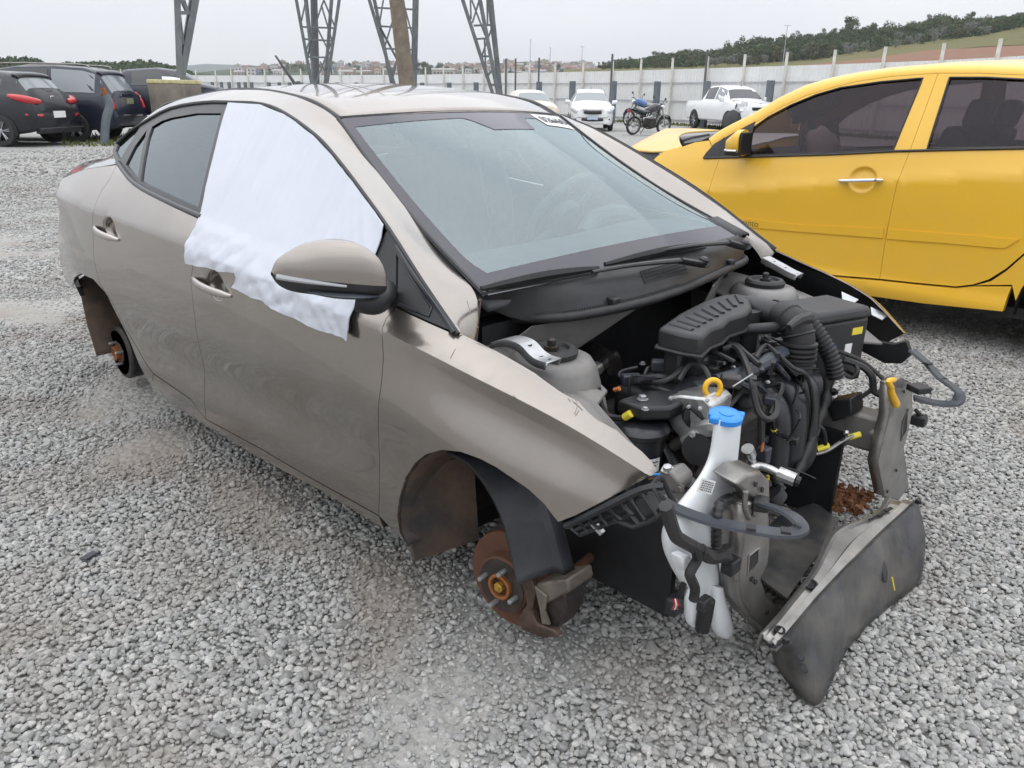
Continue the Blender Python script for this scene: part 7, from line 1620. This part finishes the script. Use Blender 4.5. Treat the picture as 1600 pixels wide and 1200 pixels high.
yca = [V(P(a, b, y=y)) for a, b, y in ((1062, 214, 3.45), (1070, 224, 3.1), (1095, 220, 3.1), (1122, 208, 3.5))]; obj('cowl', MB().prism(yca, (0.0, 0, -0.05)), M_BLACKD, yc)
obj('wiper', MB().tube(PT([(1066, 220, 'y', 3.2), (1085, 215, 'y', 3.3), (1108, 211, 'y', 3.4)]), 0.012, 6, 2), M_BLACK, yc)
obj('floor_pan', MB().box((-0.5, YC, 0.24), (2.6, 1.42, 0.06)), M_BLACK, yc)
# cabin: dashboard, wheel with burst airbag, seats, far pillar
obj('dashboard', MB().box((-1.40, YC, 0.88), (0.42, 1.3, 0.22)), M_INT, yc, bevel=0.05)
sw = MB(); cW = V((-1.12, YC-0.34, 0.99)); aw = V((0.87, 0, 0.42)).normalized(); u_ = aw.orthogonal().normalized(); v_ = aw.cross(u_)
sw.tube([cW+u_*0.18*math.cos(t)+v_*0.18*math.sin(t) for t in np.linspace(0, 2*math.pi, 29)], 0.018, 8, 1, caps=False); sw.tube([cW-aw*0.02, cW-aw*0.25], 0.03, 8, 1)
ysw = obj('steering_wheel', sw, M_INT, yc)
bag = MB(); rngb = random.Random(4)
rows_ = [[cW+aw*(0.05+0.11*math.sin(v))+(u_*math.cos(t)+v_*math.sin(t))*0.15*math.cos(v)*(1+0.22*noise.noise(V((math.cos(t)*2, math.sin(t)*2, v*2))))+V((0, 0, -0.02*math.sin(v))) for t in np.linspace(0, 2*math.pi, 21)] for v in np.linspace(-0.6, 1.5, 9)]
obj('airbag', MB().loft(rows_), mat('airbag_fabric', (0.62, 0.57, 0.52), 0.8), ysw, ang=80)
def yseat(x, y): return MB().box((x, y, 0.55), (0.48, 0.46, 0.18)).box((x+0.30, y, 0.88), (0.15, 0.46, 0.62), Matrix.Rotation(0.28, 3, 'Y')).box((x+0.42, y, 1.25), (0.10, 0.26, 0.17), Matrix.Rotation(0.2, 3, 'Y'))
for x, y in ((-0.62, YC-0.33), (-0.62, YC+0.33), (0.35, YC-0.3), (0.35, YC+0.3)): obj('seat', yseat(x, y), M_INT, yc, bevel=0.04)
# wheels
def wheel_meshes(R_, w, rim, spokes, mr):
    ty = MB().lathe([(rim, -w/2), (R_*0.93, -w/2), (R_, -w*0.33), (R_, w*0.33), (R_*0.93, w/2), (rim, w/2)], (0, 0, 0), (0, 1, 0), 36, caps=False)
    rm = MB().lathe([(rim, -w/2+.01), (rim*0.95, -w/2+.012), (rim*0.9, -w*0.25), (rim*0.88, w*0.3), (0.001, w*0.3)], (0, 0, 0), (0, 1, 0), 36, caps=False); sp = []
    for k in range(spokes):
        a = 2*math.pi*k/spokes; d = V((math.cos(a), 0, math.sin(a))); n_ = V((-math.sin(a), 0, math.cos(a)))
        for o in (-0.09, 0.09): sp.append(MB().tube([d*rim*0.16+V((0, -w*0.36, 0)), d*rim*0.55+n_*rim*o*0.6+V((0, -w*0.42, 0)), d*rim*0.94+n_*rim*o*1.1+V((0, -w*0.46, 0))], rim*0.045, 5, 2))
    hub_ = MB().lathe([(rim*0.2, -w*0.3), (rim*0.2, -w*0.42), (rim*0.12, -w*0.45), (0.001, -w*0.45)], (0, 0, 0), (0, 1, 0), 16, caps=False)
    return ty.mesh('tyre', M_TYRE), rm.mesh('rim', M_DARKIRON), [s.mesh('spoke', mr) for s in sp[:1]][0] if False else join(*sp).mesh('spokes', mr), hub_.mesh('hub_cap', mr)
def put_wheel(parent, meshes, loc, flip=False):
    ty, rm, sp, hb_ = meshes; t = bpy.data.objects.new('wheel', ty); COL.objects.link(t); t.parent = parent
    t.location = V(loc)-(parent.location if parent.get('world_mesh') else V()); t.rotation_euler = (0, random.uniform(0, 1), math.pi if flip else 0)
    for nm, me in (('rim', rm), ('spokes', sp), ('hub_cap', hb_)): o = bpy.data.objects.new(nm, me); COL.objects.link(o); o.parent = t
    return t
M_ALLOY = mat('alloy_wheel', (0.42, 0.43, 0.44), 0.35, 0.8); M_ALLOYD = mat('grey_alloy_wheel', (0.30, 0.31, 0.32), 0.4, 0.7)
WY = wheel_meshes(0.285, 0.17, 0.19, 8, M_ALLOY)
for x in (0.62, -1.80):
    put_wheel(yc, WY, (x, YC-0.70, 0.285)); put_wheel(yc, WY, (x, YC+0.70, 0.285), True)
    obj('arch_liner', MB().loft([[V((px_, YC-s, pz)) for s in (0.76, 0.4)] for px_, pz in arc(x, 0.30, 0.34, -10, 190)]), M_BLACK, yc, solid=0.004)
# ================================================================== PARKED VEHICLES FURTHER AWAY
def car_body(st, prof=None):
    """Loft of sections; st rows: x, half width, sill z, belt z, roof z, half width at the roof."""
    rows_ = []
    for x, w, zb, zt, zr, wr_ in st:
        half = [(w*0.90, zb), (w*0.98, zb+0.06), (w, zb+0.22), (w*1.0, lerp(zb, zt, 0.66)), (w*0.955, zt-0.03), (w*0.93, zt), (lerp(w*.93, wr_, 0.55), lerp(zt, zr, 0.55)), (wr_+0.0, zr-0.05), (wr_-0.07, zr-0.005), (wr_*0.5, zr+0.015)]
        rows_.append([(x, y, z) for y, z in half]+[(x, 0, zr+0.02)]+[(x, -y, z) for y, z in half[::-1]])
    return rows_
def skin(rows_, i0, i1, k0, k1, off=0.006, sh=0.0):
    """A patch of the loft lifted off it, between stations and section points (may be fractional)."""
    def pt(i, k):
        a, b = int(min(i, len(rows_)-1.001)), int(min(k, len(rows_[0])-1.001)); fi, fk = i-a, k-b; q = lambda p: V(p)
        return q(rows_[a][b]).lerp(q(rows_[a+1][b]), fi).lerp(q(rows_[a][b+1]).lerp(q(rows_[a+1][b+1]), fi), fk)
    ni, nk = max(2, int((i1-i0)*3)), max(2, int((k1-k0)*3)); g = []
    for i in range(ni+1):
        r = []
        for k in range(nk+1):
            ii, kk = lerp(i0, i1, i/ni), lerp(k0, k1, k/nk); p = pt(ii, kk); du = pt(min(ii+.05, len(rows_)-1), kk)-pt(max(ii-.05, 0), kk); dv = pt(ii, min(kk+.05, len(rows_[0])-1))-pt(ii, max(kk-.05, 0)); n_ = du.cross(dv)
            n_ = n_.normalized() if n_.length > 1e-9 else V((0, 0, 1)); c = V((p.x, 0, 0.7))
            if n_.dot(p-c) < 0: n_ = -n_
            r.append(p+n_*off)
        g.append(r)
    return MB().loft(g)
M_BLKP = mat('black_car_paint', (0.012, 0.013, 0.018), 0.3, 0.0, 0.35, dust=0.06, dust_col=(0.10, 0.10, 0.10), spec=0.35); M_NAVY = mat('dark_blue_car_paint', (0.014, 0.018, 0.032), 0.3, 0.0, 0.35, dust=0.05, dust_col=(0.1, 0.1, 0.11), spec=0.35)
M_WHP = mat('white_car_paint', (0.76, 0.77, 0.775), 0.35, 0.0, 0.8, dust=0.12, dust_col=(0.55, 0.53, 0.5)); M_CREAM = mat('cream_car_paint', (0.70, 0.62, 0.50), 0.4, 0, 0.6)
M_GLB = mat('dark_car_glass', (0.020, 0.022, 0.026), 0.05, spec=0.9); M_GLL = mat('pale_car_glass', (0.20, 0.225, 0.235), 0.06, spec=1.0)
def vehicle(name, label, loc, head, st, paint, glassm, group=None, tyre=0.33, wx=(1.3, -1.3), wm=None, track=0):
    track = max(q[1] for q in st)-0.07
    t = thing(name, label, 'car' if name != 'pickup_truck' else 'pickup truck', tuple(loc), head, group); R_ = car_body(st)
    mb = MB().loft(R_); n_ = len(R_[0]); mb.f += [tuple(range(n_-1, -1, -1)), tuple((len(R_)-1)*n_+k for k in range(n_))]
    obj('body', orient_closed(mb), paint, t, ang=38); wm = wm or wheel_meshes(tyre, 0.2, tyre*0.66, 7, M_ALLOY)
    for x in wx:
        for s in (1, -1):
            put_wheel(t, wm, (x, -s*track, tyre), s < 0)
            ya = -s*(max(q[1] for q in st)*1.0+0.004); obj('wheel_arch', MB().prism([V((x+tyre*1.16*math.cos(a), ya, tyre+tyre*1.16*math.sin(a))) for a in np.linspace(-0.25, math.pi+0.25, 16)], (0, s*0.05, 0)), M_BLACK, t, smooth=False)
    return t, R_
def heading(a, b, px=800):  # a to the right, b away, as seen along the sight line through px
    r = ray(px, 150); v = np.array([r[0], r[1], 0])/math.hypot(r[0], r[1]); d = np.array([v[1], -v[0], 0])*a+v*b; return math.atan2(d[1], d[0])
def place(px, py, head, lx, ly, dz=0.0):
    q = P(px, py, z=0.0); c, s = math.cos(head), math.sin(head); return (q[0]-(lx*c-ly*s), q[1]-(lx*s+ly*c), dz)
# k on the sections: 4..5 belt, 5..7 side glass, 10 centre line, mirrored 20-k
# --- black crossover, far left
h = heading(-0.80, 0.60, 50)
st = [(2.15, 0.62, .35, .72, .76, .5), (1.9, 0.86, .28, .88, .93, .7), (1.1, 0.91, .27, 1.0, 1.06, .74), (0.75, 0.92, .27, 1.04, 1.12, .74), (0.05, 0.92, .27, 1.07, 1.60, .62), (-0.6, 0.92, .27, 1.10, 1.68, .62), (-1.3, 0.92, .27, 1.14, 1.66, .60), (-1.75, 0.91, .28, 1.18, 1.58, .57), (-2.05, 0.89, .32, 1.14, 1.22, .62), (-2.2, 0.86, .36, 0.98, 1.0, .66), (-2.26, 0.80, .42, 0.8, 0.82, .62)]
WA = wheel_meshes(0.355, 0.21, 0.25, 6, M_ALLOY)
t, R_ = vehicle('parked_car', 'black crossover at the left edge with big red tail lamps', place(8, 229, h, -1.38, 0.9), h, st, M_BLKP, M_GLB, tyre=0.355, wx=(1.28, -1.38), wm=WA)
obj('rear_window', skin(R_, 7.12, 7.80, 6.4, 13.6), M_GLL, t, ang=60); obj('roof_spoiler', skin(R_, 6.75, 7.15, 7.2, 12.8, 0.02), M_BLKP, t, solid=0.03)
for s in (0, 1):
    K = (lambda a, b: (a, b)) if s == 0 else (lambda a, b: (20-b, 20-a))
    s_ = 1-2*s; obj('tail_lamp', MB().tube([(-1.70, s_*0.87, 1.13), (-1.98, s_*0.865, 1.08), (-2.16, s_*0.74, 1.03), (-2.19, s_*0.50, 1.01)], lambda u: 0.05+0.05*math.sin(3.1*u), 10, 4, flat=0.9), M_RED, t, ang=60); obj('side_window', skin(R_, 3.5, 6.4, *K(5.25, 7.0)), M_GLB, t, ang=60); obj('reflector', MB().tube([(-2.05, s_*0.87, 0.72), (-2.21, s_*0.78, 0.71), (-2.27, s_*0.6, 0.70)], 0.035, 8, 4), M_RED, t)
    obj('reverse_lamp', MB().tube([(-2.15, s_*0.835, 0.715), (-2.24, s_*0.72, 0.71)], 0.037, 8, 1), M_LENS, t)
obj('number_plate', MB().box((-2.275, 0, 0.72), (0.02, 0.42, 0.15)), M_WHITE, t); obj('emblem', MB().box((-2.16, 0.0, 1.10), (0.02, 0.13, 0.07)), M_CHROME, t, bevel=0.01); obj('rear_wiper', MB().tube([(-2.05, 0, 1.22), (-2.02, -0.22, 1.26)], 0.018, 6, 1), M_BLACK, t)
obj('model_badge', MB().box((-2.20, 0.52, 0.98), (0.02, 0.24, 0.04)), M_CHROME, t); obj('bumper_lip', MB().box((-2.2, 0, 0.36), (0.16, 1.5, 0.14)), M_BLACK, t, bevel=0.03)
# --- dark people carrier behind it
h = heading(-0.89, 0.45, 140)
st = [(2.6, 0.6, .35, .78, .82, .5), (2.3, 0.88, .28, .95, 1.0, .7), (1.5, 0.94, .27, 1.08, 1.16, .76), (0.7, 0.95, .27, 1.12, 1.74, .66), (0.0, 0.95, .27, 1.13, 1.84, .66), (-1.0, 0.95, .27, 1.14, 1.86, .66), (-1.75, 0.95, .28, 1.14, 1.82, .65), (-2.15, 0.94, .30, 1.14, 1.70, .63), (-2.45, 0.92, .33, 1.14, 1.20, .66), (-2.52, 0.90, .35, 0.85, 0.9, .70), (-2.58, 0.86, .40, 0.72, 0.74, .66)]
WB_ = wheel_meshes(0.37, 0.21, 0.265, 6, M_ALLOYD)
t, R_ = vehicle('parked_car', 'dark people carrier with a multi-spoke wheel beside the bent post', place(122, 221, h, -1.45, 0.93), h, st, M_NAVY, M_GLB, tyre=0.37, wx=(1.55, -1.45), wm=WB_)
obj('rear_window', skin(R_, 7.10, 7.9, 6.2, 13.8), M_GLL, t, ang=60); obj('roof_spoiler', skin(R_, 6.8, 7.12, 7.2, 12.8, 0.02), M_NAVY, t, solid=0.03)
for s in (0, 1):
    K = (lambda a, b: (a, b)) if s == 0 else (lambda a, b: (20-b, 20-a))
    s_ = 1-2*s; obj('tail_lamp', MB().tube([(-2.30, s_*0.88, 1.20), (-2.44, s_*0.875, 1.02), (-2.50, s_*0.87, 0.82)], lambda u: 0.085-0.02*u, 10, 4), M_RED, t, ang=60); obj('lamp_lens', MB().tube([(-2.33, s_*0.90, 1.17), (-2.42, s_*0.90, 1.08)], 0.07, 8, 1), M_LENS, t, ang=60)
    obj('side_window', skin(R_, 4.95, 6.75, *K(5.2, 6.9)), M_GLL if s == 0 else M_GLB, t, ang=60); obj('side_window', skin(R_, 3.4, 4.85, *K(5.2, 6.9)), M_GLB, t, ang=60)
    obj('roof_rail', MB().tube([(0.6, (1-2*s)*0.6, 1.80), (0.3, (1-2*s)*0.6, 1.90), (-1.6, (1-2*s)*0.6, 1.90), (-1.9, (1-2*s)*0.6, 1.83)], 0.022, 6, 3), M_STEEL, t)
obj('number_plate', MB().box((-2.50, -0.1, 1.0), (0.03, 0.40, 0.17)), mat('dull_plate', (0.30, 0.33, 0.20), 0.5), t); obj('chrome_bar', MB().box((-2.50, 0, 1.16), (0.03, 0.7, 0.05)), M_CHROME, t); obj('rear_wiper', MB().tube([(-2.44, 0, 1.22), (-2.42, -0.28, 1.27)], 0.018, 6, 1), M_BLACK, t); obj('lower_bar', MB().box((-2.60, 0, 0.66), (0.03, 1.1, 0.05)), M_CHROME, t)
# --- dark saloon with white film, behind the footing
h = heading(-0.97, 0.22, 240)
st = [(2.2, 0.6, .35, .70, .74, .5), (1.9, 0.85, .28, .85, .90, .7), (0.95, 0.89, .27, .98, 1.04, .74), (0.2, 0.90, .27, 1.0, 1.48, .6), (-0.6, 0.90, .27, 1.02, 1.54, .6), (-1.2, 0.90, .27, 1.04, 1.47, .58), (-1.8, 0.89, .28, 1.06, 1.12, .66), (-2.2, 0.86, .33, 1.0, 1.04, .66), (-2.3, 0.8, .4, .8, .82, .6)]
q = at(222, 150, 26.5); t, R_ = vehicle('parked_car', 'dark blue saloon half hidden by the concrete block', (q[0], q[1], 0.35), h, st, M_NAVY, M_GLB, wx=(1.35, -1.3))
for s in (0, 1):
    K = (lambda a, b: (a, b)) if s == 0 else (lambda a, b: (20-b, 20-a)); obj('side_window', skin(R_, 3.2, 5.5, *K(5.2, 7.0)), M_GLB, t, ang=60)
o = obj('white_film', skin(R_, 4.3, 5.1, 3.4, 6.0, 0.03), M_WHITE, None, solid=0.01); o.location = t.location; o.rotation_euler = t.rotation_euler; tag(o, 'white film hanging on the door of the dark saloon', 'plastic film')
# --- white hatchback facing the yard
h = heading(0.06, -1.0, 926)
st = [(2.02, 0.55, .30, .60, .64, .45), (1.98, 0.72, .24, .74, .80, .55), (1.75, 0.82, .22, .88, .95, .66), (0.95, 0.85, .22, 1.02, 1.08, .70), (0.25, 0.85, .22, 1.02, 1.46, .56), (-0.5, 0.85, .22, 1.03, 1.56, .57), (-1.4, 0.85, .22, 1.05, 1.52, .56), (-1.95, 0.82, .26, 1.0, 1.1, .6), (-2.0, 0.76, .35, .8, .85, .58)]
q = P(926, 207, z=0); q = at(927, 150, 32.3); WW = wheel_meshes(0.30, 0.18, 0.2, 7, M_ALLOY)
cs, sn = math.cos(h), math.sin(h)
t, R_ = vehicle('parked_car', 'white hatchback facing the yard beside the motorcycles', (q[0]-1.9*cs, q[1]-1.9*sn, 0), h, st, M_WHP, M_GLB, tyre=0.30, wx=(1.22, -1.3), wm=WW, track=0.70)
obj('windscreen', skin(R_, 3.12, 3.9, 6.1, 13.9), M_GLL, t, ang=60); obj('grille', MB().tube([(2.0, -0.34, 0.71), (2.045, 0, 0.70), (2.0, 0.34, 0.71)], 0.075, 8, 4, flat=0.9), M_BLACK, t); obj('grille_bar', MB().tube([(2.03, -0.42, 0.83), (2.05, 0, 0.82), (2.03, 0.42, 0.83)], 0.022, 6, 4), M_CHROME, t)
obj('lower_intake', MB().tube([(2.0, -0.42, 0.44), (2.04, 0, 0.43), (2.0, 0.42, 0.44)], 0.06, 8, 4), M_BLACK, t); obj('number_plate', MB().box((2.085, 0, 0.50), (0.02, 0.42, 0.14)), mat('pale_blue_plate', (0.45, 0.55, 0.65), 0.5), t)
obj('front_bumper', MB().box((1.97, 0, 0.34), (0.12, 1.3, 0.16)), M_WHP, t, bevel=0.04)
for s in (-1, 1):
    obj('headlamp', MB().tube([(1.72, s*0.80, 0.88), (1.90, s*0.70, 0.80), (1.97, s*0.60, 0.70)], lambda u: 0.085+0.02*math.sin(3.14*u), 8, 4), M_LENS, t); obj('door_mirror', MB().tube([(0.72, s*0.86, 1.07), (0.70, s*1.0, 1.08), (0.70, s*1.06, 1.09)], 0.075, 8, 2), M_WHP, t); obj('fog_lamp', MB().box((1.97, s*0.62, 0.45), (0.06, 0.16, 0.06)), M_BLACK, t, bevel=0.02)
    K = (5.2, 7.0) if s < 0 else (13.0, 14.8); obj('side_window', skin(R_, 3.9, 6.4, *K), M_GLB, t, ang=60)
obj('roof_antenna', MB().tube([(0.1, 0, 1.52), (0.0, 0, 1.66)], 0.01, 5, 1), M_BLACK, t)
# --- cream car behind the silver roof
h = heading(0.2, -1.0); q = at(838, 150, 33.0)
st = [(1.9, 0.55, .3, .6, .64, .45), (1.8, 0.8, .24, .84, .9, .6), (0.95, 0.84, .22, .98, 1.04, .68), (0.25, 0.84, .22, 1.0, 1.42, .56), (-0.5, 0.84, .22, 1.03, 1.50, .57), (-1.4, 0.84, .22, 1.05, 1.46, .56), (-1.95, 0.8, .26, 1.0, 1.1, .6)]
t, R_ = vehicle('parked_car', 'cream car of which only the roof and bonnet show behind the silver roof', (q[0]-1.0*math.cos(h), q[1]-1.0*math.sin(h), 0), h, st, M_CREAM, M_GLB, tyre=0.29, wx=(1.2, -1.3))
obj('windscreen', skin(R_, 2.15, 2.9, 6.1, 13.9), M_GLL, t, ang=60)
# --- white pickup with a smashed front corner
h = heading(0.45, -0.89, 1120); q = P(1083, 199, z=0)
st = [(2.75, 0.62, .45, .80, .84, .5), (2.65, 0.86, .38, .98, 1.04, .66), (2.3, 0.92, .38, 1.08, 1.16, .74), (1.45, 0.94, .38, 1.16, 1.22, .76), (0.85, 0.94, .38, 1.17, 1.68, .62), (0.2, 0.94, .38, 1.18, 1.80, .64), (-0.75, 0.94, .38, 1.19, 1.78, .64), (-1.0, 0.94, .38, 1.19, 1.25, .86), (-1.1, 0.94, .38, 1.16, 1.18, .88), (-2.4, 0.94, .40, 1.16, 1.18, .88), (-2.5, 0.92, .45, 1.14, 1.16, .86)]
t, R_ = vehicle('pickup_truck', 'white double-cab pickup with a smashed front corner by the fence', place(1083, 200, h, -1.55, -0.92), h, st, M_WHP, M_GLB, tyre=0.38, wx=(1.65, -1.55), track=0.80)
obj('windscreen', skin(R_, 3.15, 3.92, 6.1, 13.9), M_GLB, t, ang=60); obj('grille', MB().box((2.70, 0.1, 0.90), (0.12, 1.1, 0.13)), M_BLACK, t, bevel=0.02); obj('grille_emblem', MB().box((2.77, 0.35, 0.92), (0.03, 0.5, 0.05)), M_CHROME, t); obj('front_bumper', MB().box((2.70, 0.12, 0.62), (0.22, 1.3, 0.22)), M_WHP, t, bevel=0.05); obj('lower_intake', MB().box((2.78, 0.15, 0.52), (0.1, 1.0, 0.1)), M_BLACK, t)
rg = random.Random(6)
for k in range(9): obj('torn_panel', MB().box((2.1+rg.uniform(0, .5), -0.78+rg.uniform(-.12, .15), 0.85+rg.uniform(-.1, .3)), (rg.uniform(.1, .35), rg.uniform(.03, .25), rg.uniform(.04, .22)), Matrix.Rotation(rg.uniform(-.8, .8), 3, V((rg.random(), rg.random(), rg.random())).normalized())), rg.choice((M_WHP, M_WHP, M_BLACK, M_CREAM)), t, bevel=0.01)
obj('bonnet_ridge', MB().tube([(1.5, -0.75, 1.24), (2.1, -0.45, 1.20), (2.5, 0.1, 1.14)], 0.06, 6, 4, flat=0.5), M_WHP, t)
bl_ = MB().lathe([(0.02, -0.16), (0.30, -0.12), (0.42, 0.02), (0.40, 0.14), (0.2, 0.2), (0.02, 0.2)], (2.25, -1.0, 0.45), (0.3, -1, 0.35), 14); bl_.v = [tuple(V(v)+V((0.06, 0.06, 0.08))*noise.noise(V(v)*3.1)) for v in bl_.v]; obj('torn_arch_liner', bl_, M_BLACKD, t, ang=40)
for s in (-1, 1):
    K = (5.2, 7.0) if s > 0 else (13.0, 14.8); obj('side_window', skin(R_, 3.95, 5.0, *K), M_GLL, t, ang=60); obj('side_window', skin(R_, 5.1, 6.05, *K), M_GLB, t, ang=60); obj('door_mirror', MB().box((1.15, s*1.03, 1.26), (0.12, 0.22, 0.2)), M_WHP, t, bevel=0.04)
obj('glass_sticker', skin(R_, 3.75, 3.92, 7.4, 8.6, 0.015), M_WHITE, t)
obj('roof_antenna', MB().tube([(0.6, 0.1, 1.7), (0.55, 0.1, 2.0)], 0.012, 5, 1), M_BLACK, t)
# --- motorcycles
def motorcycle(label, loc, head, tank_m, seat_m):
    t = thing('motorcycle', label, 'motorcycle', tuple(loc), head); t.rotation_euler = (0.10, 0, head)
    for x in (0.68, -0.68):
        w = obj('wheel', MB().lathe([(0.25, -0.04), (0.30, -0.05), (0.33, 0), (0.30, 0.05), (0.25, 0.04)], (x, 0, 0.33), (0, 1, 0), 28, caps=False), M_TYRE, t); obj('rim', MB().lathe([(0.255, -0.03), (0.235, -0.03), (0.235, 0.03), (0.255, 0.03)], (x, 0, 0.33), (0, 1, 0), 28, caps=False), M_ALLOY, w); obj('hub', MB().lathe([(0.07, -0.06), (0.07, 0.06)], (x, 0, 0.33), (0, 1, 0), 14), M_ALU, w)
        sp = MB()
        for k in range(12): a = k*math.pi/6; sp.tube([(x, 0, 0.33), (x+0.24*math.cos(a), 0, 0.33+0.24*math.sin(a))], 0.006, 4, 1)
        o = obj('spokes', sp, M_ALU, w)
    obj('fork', MB().tube([(0.70, 0.09, 0.33), (0.42, 0.09, 1.0)], 0.028, 8, 1), M_ALU, t); obj('fork', MB().tube([(0.70, -0.09, 0.33), (0.42, -0.09, 1.0)], 0.028, 8, 1), M_ALU, t)
    obj('mudguard', MB().tube([(0.98, 0, 0.45), (0.85, 0, 0.66), (0.62, 0, 0.70), (0.45, 0, 0.60)], 0.07, 8, 4, flat=0.35), tank_m, t); obj('tank', MB().tube([(0.40, 0, 0.92), (0.25, 0, 0.96), (0.02, 0, 0.90), (-0.12, 0, 0.82)], lambda u: 0.09+0.07*math.sin(3.1*u), 10, 4), tank_m, t)
    obj('seat', MB().tube([(-0.05, 0, 0.83), (-0.35, 0, 0.82), (-0.72, 0, 0.92)], lambda u: 0.12-0.02*u, 8, 4, flat=0.5), seat_m, t); obj('tail', MB().tube([(-0.30, 0.10, 0.72), (-0.70, 0.08, 0.84), (-0.95, 0.0, 0.90)], lambda u: 0.07-0.02*u, 8, 4), tank_m, t); obj('side_panel', MB().tube([(-0.25, 0.14, 0.70), (-0.6, 0.14, 0.80)], lambda u: 0.06-0.02*u, 8, 2, flat=0.7), M_ALU, t)
    obj('engine', MB().box((0.05, 0, 0.45), (0.36, 0.26, 0.28)).lathe([(0.12, -0.2), (0.12, 0.2)], (0.0, 0, 0.38), (0, 1, 0), 14), M_DARKIRON, t, bevel=0.02); obj('engine_cover', MB().lathe([(0.11, 0), (0.10, 0.04), (0.05, 0.05)], (0.02, 0.19, 0.38), (0, 1, 0), 16), M_ALU, t); obj('frame', MB().tube([(0.42, 0, 0.9), (0.28, 0, 0.5), (0.2, 0, 0.25), (-0.2, 0, 0.28), (-0.3, 0, 0.7), (0.4, 0, 0.85)], 0.025, 8, 3), M_BLACK, t)
    obj('exhaust', MB().tube([(0.18, 0.14, 0.42), (0.15, 0.16, 0.26), (-0.25, 0.17, 0.30), (-0.75, 0.18, 0.42)], lambda u: 0.025+0.035*(u > 0.5), 10, 4), M_ALU, t); obj('swing_arm', MB().tube([(-0.2, 0.08, 0.36), (-0.68, 0.08, 0.33)], 0.03, 6, 1), M_ALU, t)
    obj('handlebar', MB().tube([(0.28, -0.40, 1.08), (0.38, -0.16, 1.10), (0.40, 0, 1.04), (0.38, 0.16, 1.10), (0.28, 0.40, 1.08)], 0.016, 6, 4), M_BLACK, t); obj('headlamp', MB().lathe([(0.06, -0.08), (0.10, 0.0), (0.09, 0.05)], (0.52, 0, 0.95), (1, 0, 0), 14), M_LENS, t)
    for s in (-1, 1): obj('mirror', MB().tube([(0.34, s*0.22, 1.10), (0.34, s*0.30, 1.26), (0.33, s*0.36, 1.28)], lambda u: 0.010+0.04*(u > 0.7), 6, 3, flat=0.7), M_BLACK, t)
    obj('side_stand', MB().tube([(-0.05, 0.12, 0.3), (-0.12, 0.28, 0.0)], 0.015, 5, 1), M_DARKIRON, t); obj('tail_lamp', MB().box((-0.97, 0, 0.86), (0.05, 0.1, 0.07)), M_RED, t); obj('indicator', MB().box((-0.85, 0.18, 0.78), (0.05, 0.07, 0.05)), M_RED, t)
h = heading(0.80, 0.60, 1010); M_TANKB = mat('black_tank_paint', (0.02, 0.021, 0.024), 0.2, coat=0.8); M_TANKBL = mat('blue_tank_paint', (0.03, 0.10, 0.28), 0.25, coat=0.6)
motorcycle('black and silver motorcycle on its stand in front of the white fence', place(988, 211, h, -0.68, 0), h, M_TANKB, M_INT)
h2 = heading(-0.35, 0.94); q = at(1004, 150, 33.2); motorcycle('motorcycle with a blue tank, mostly hidden behind the black one', (q[0], q[1], 0.15), heading(-0.75, 0.66, 1000), M_TANKBL, M_INT)
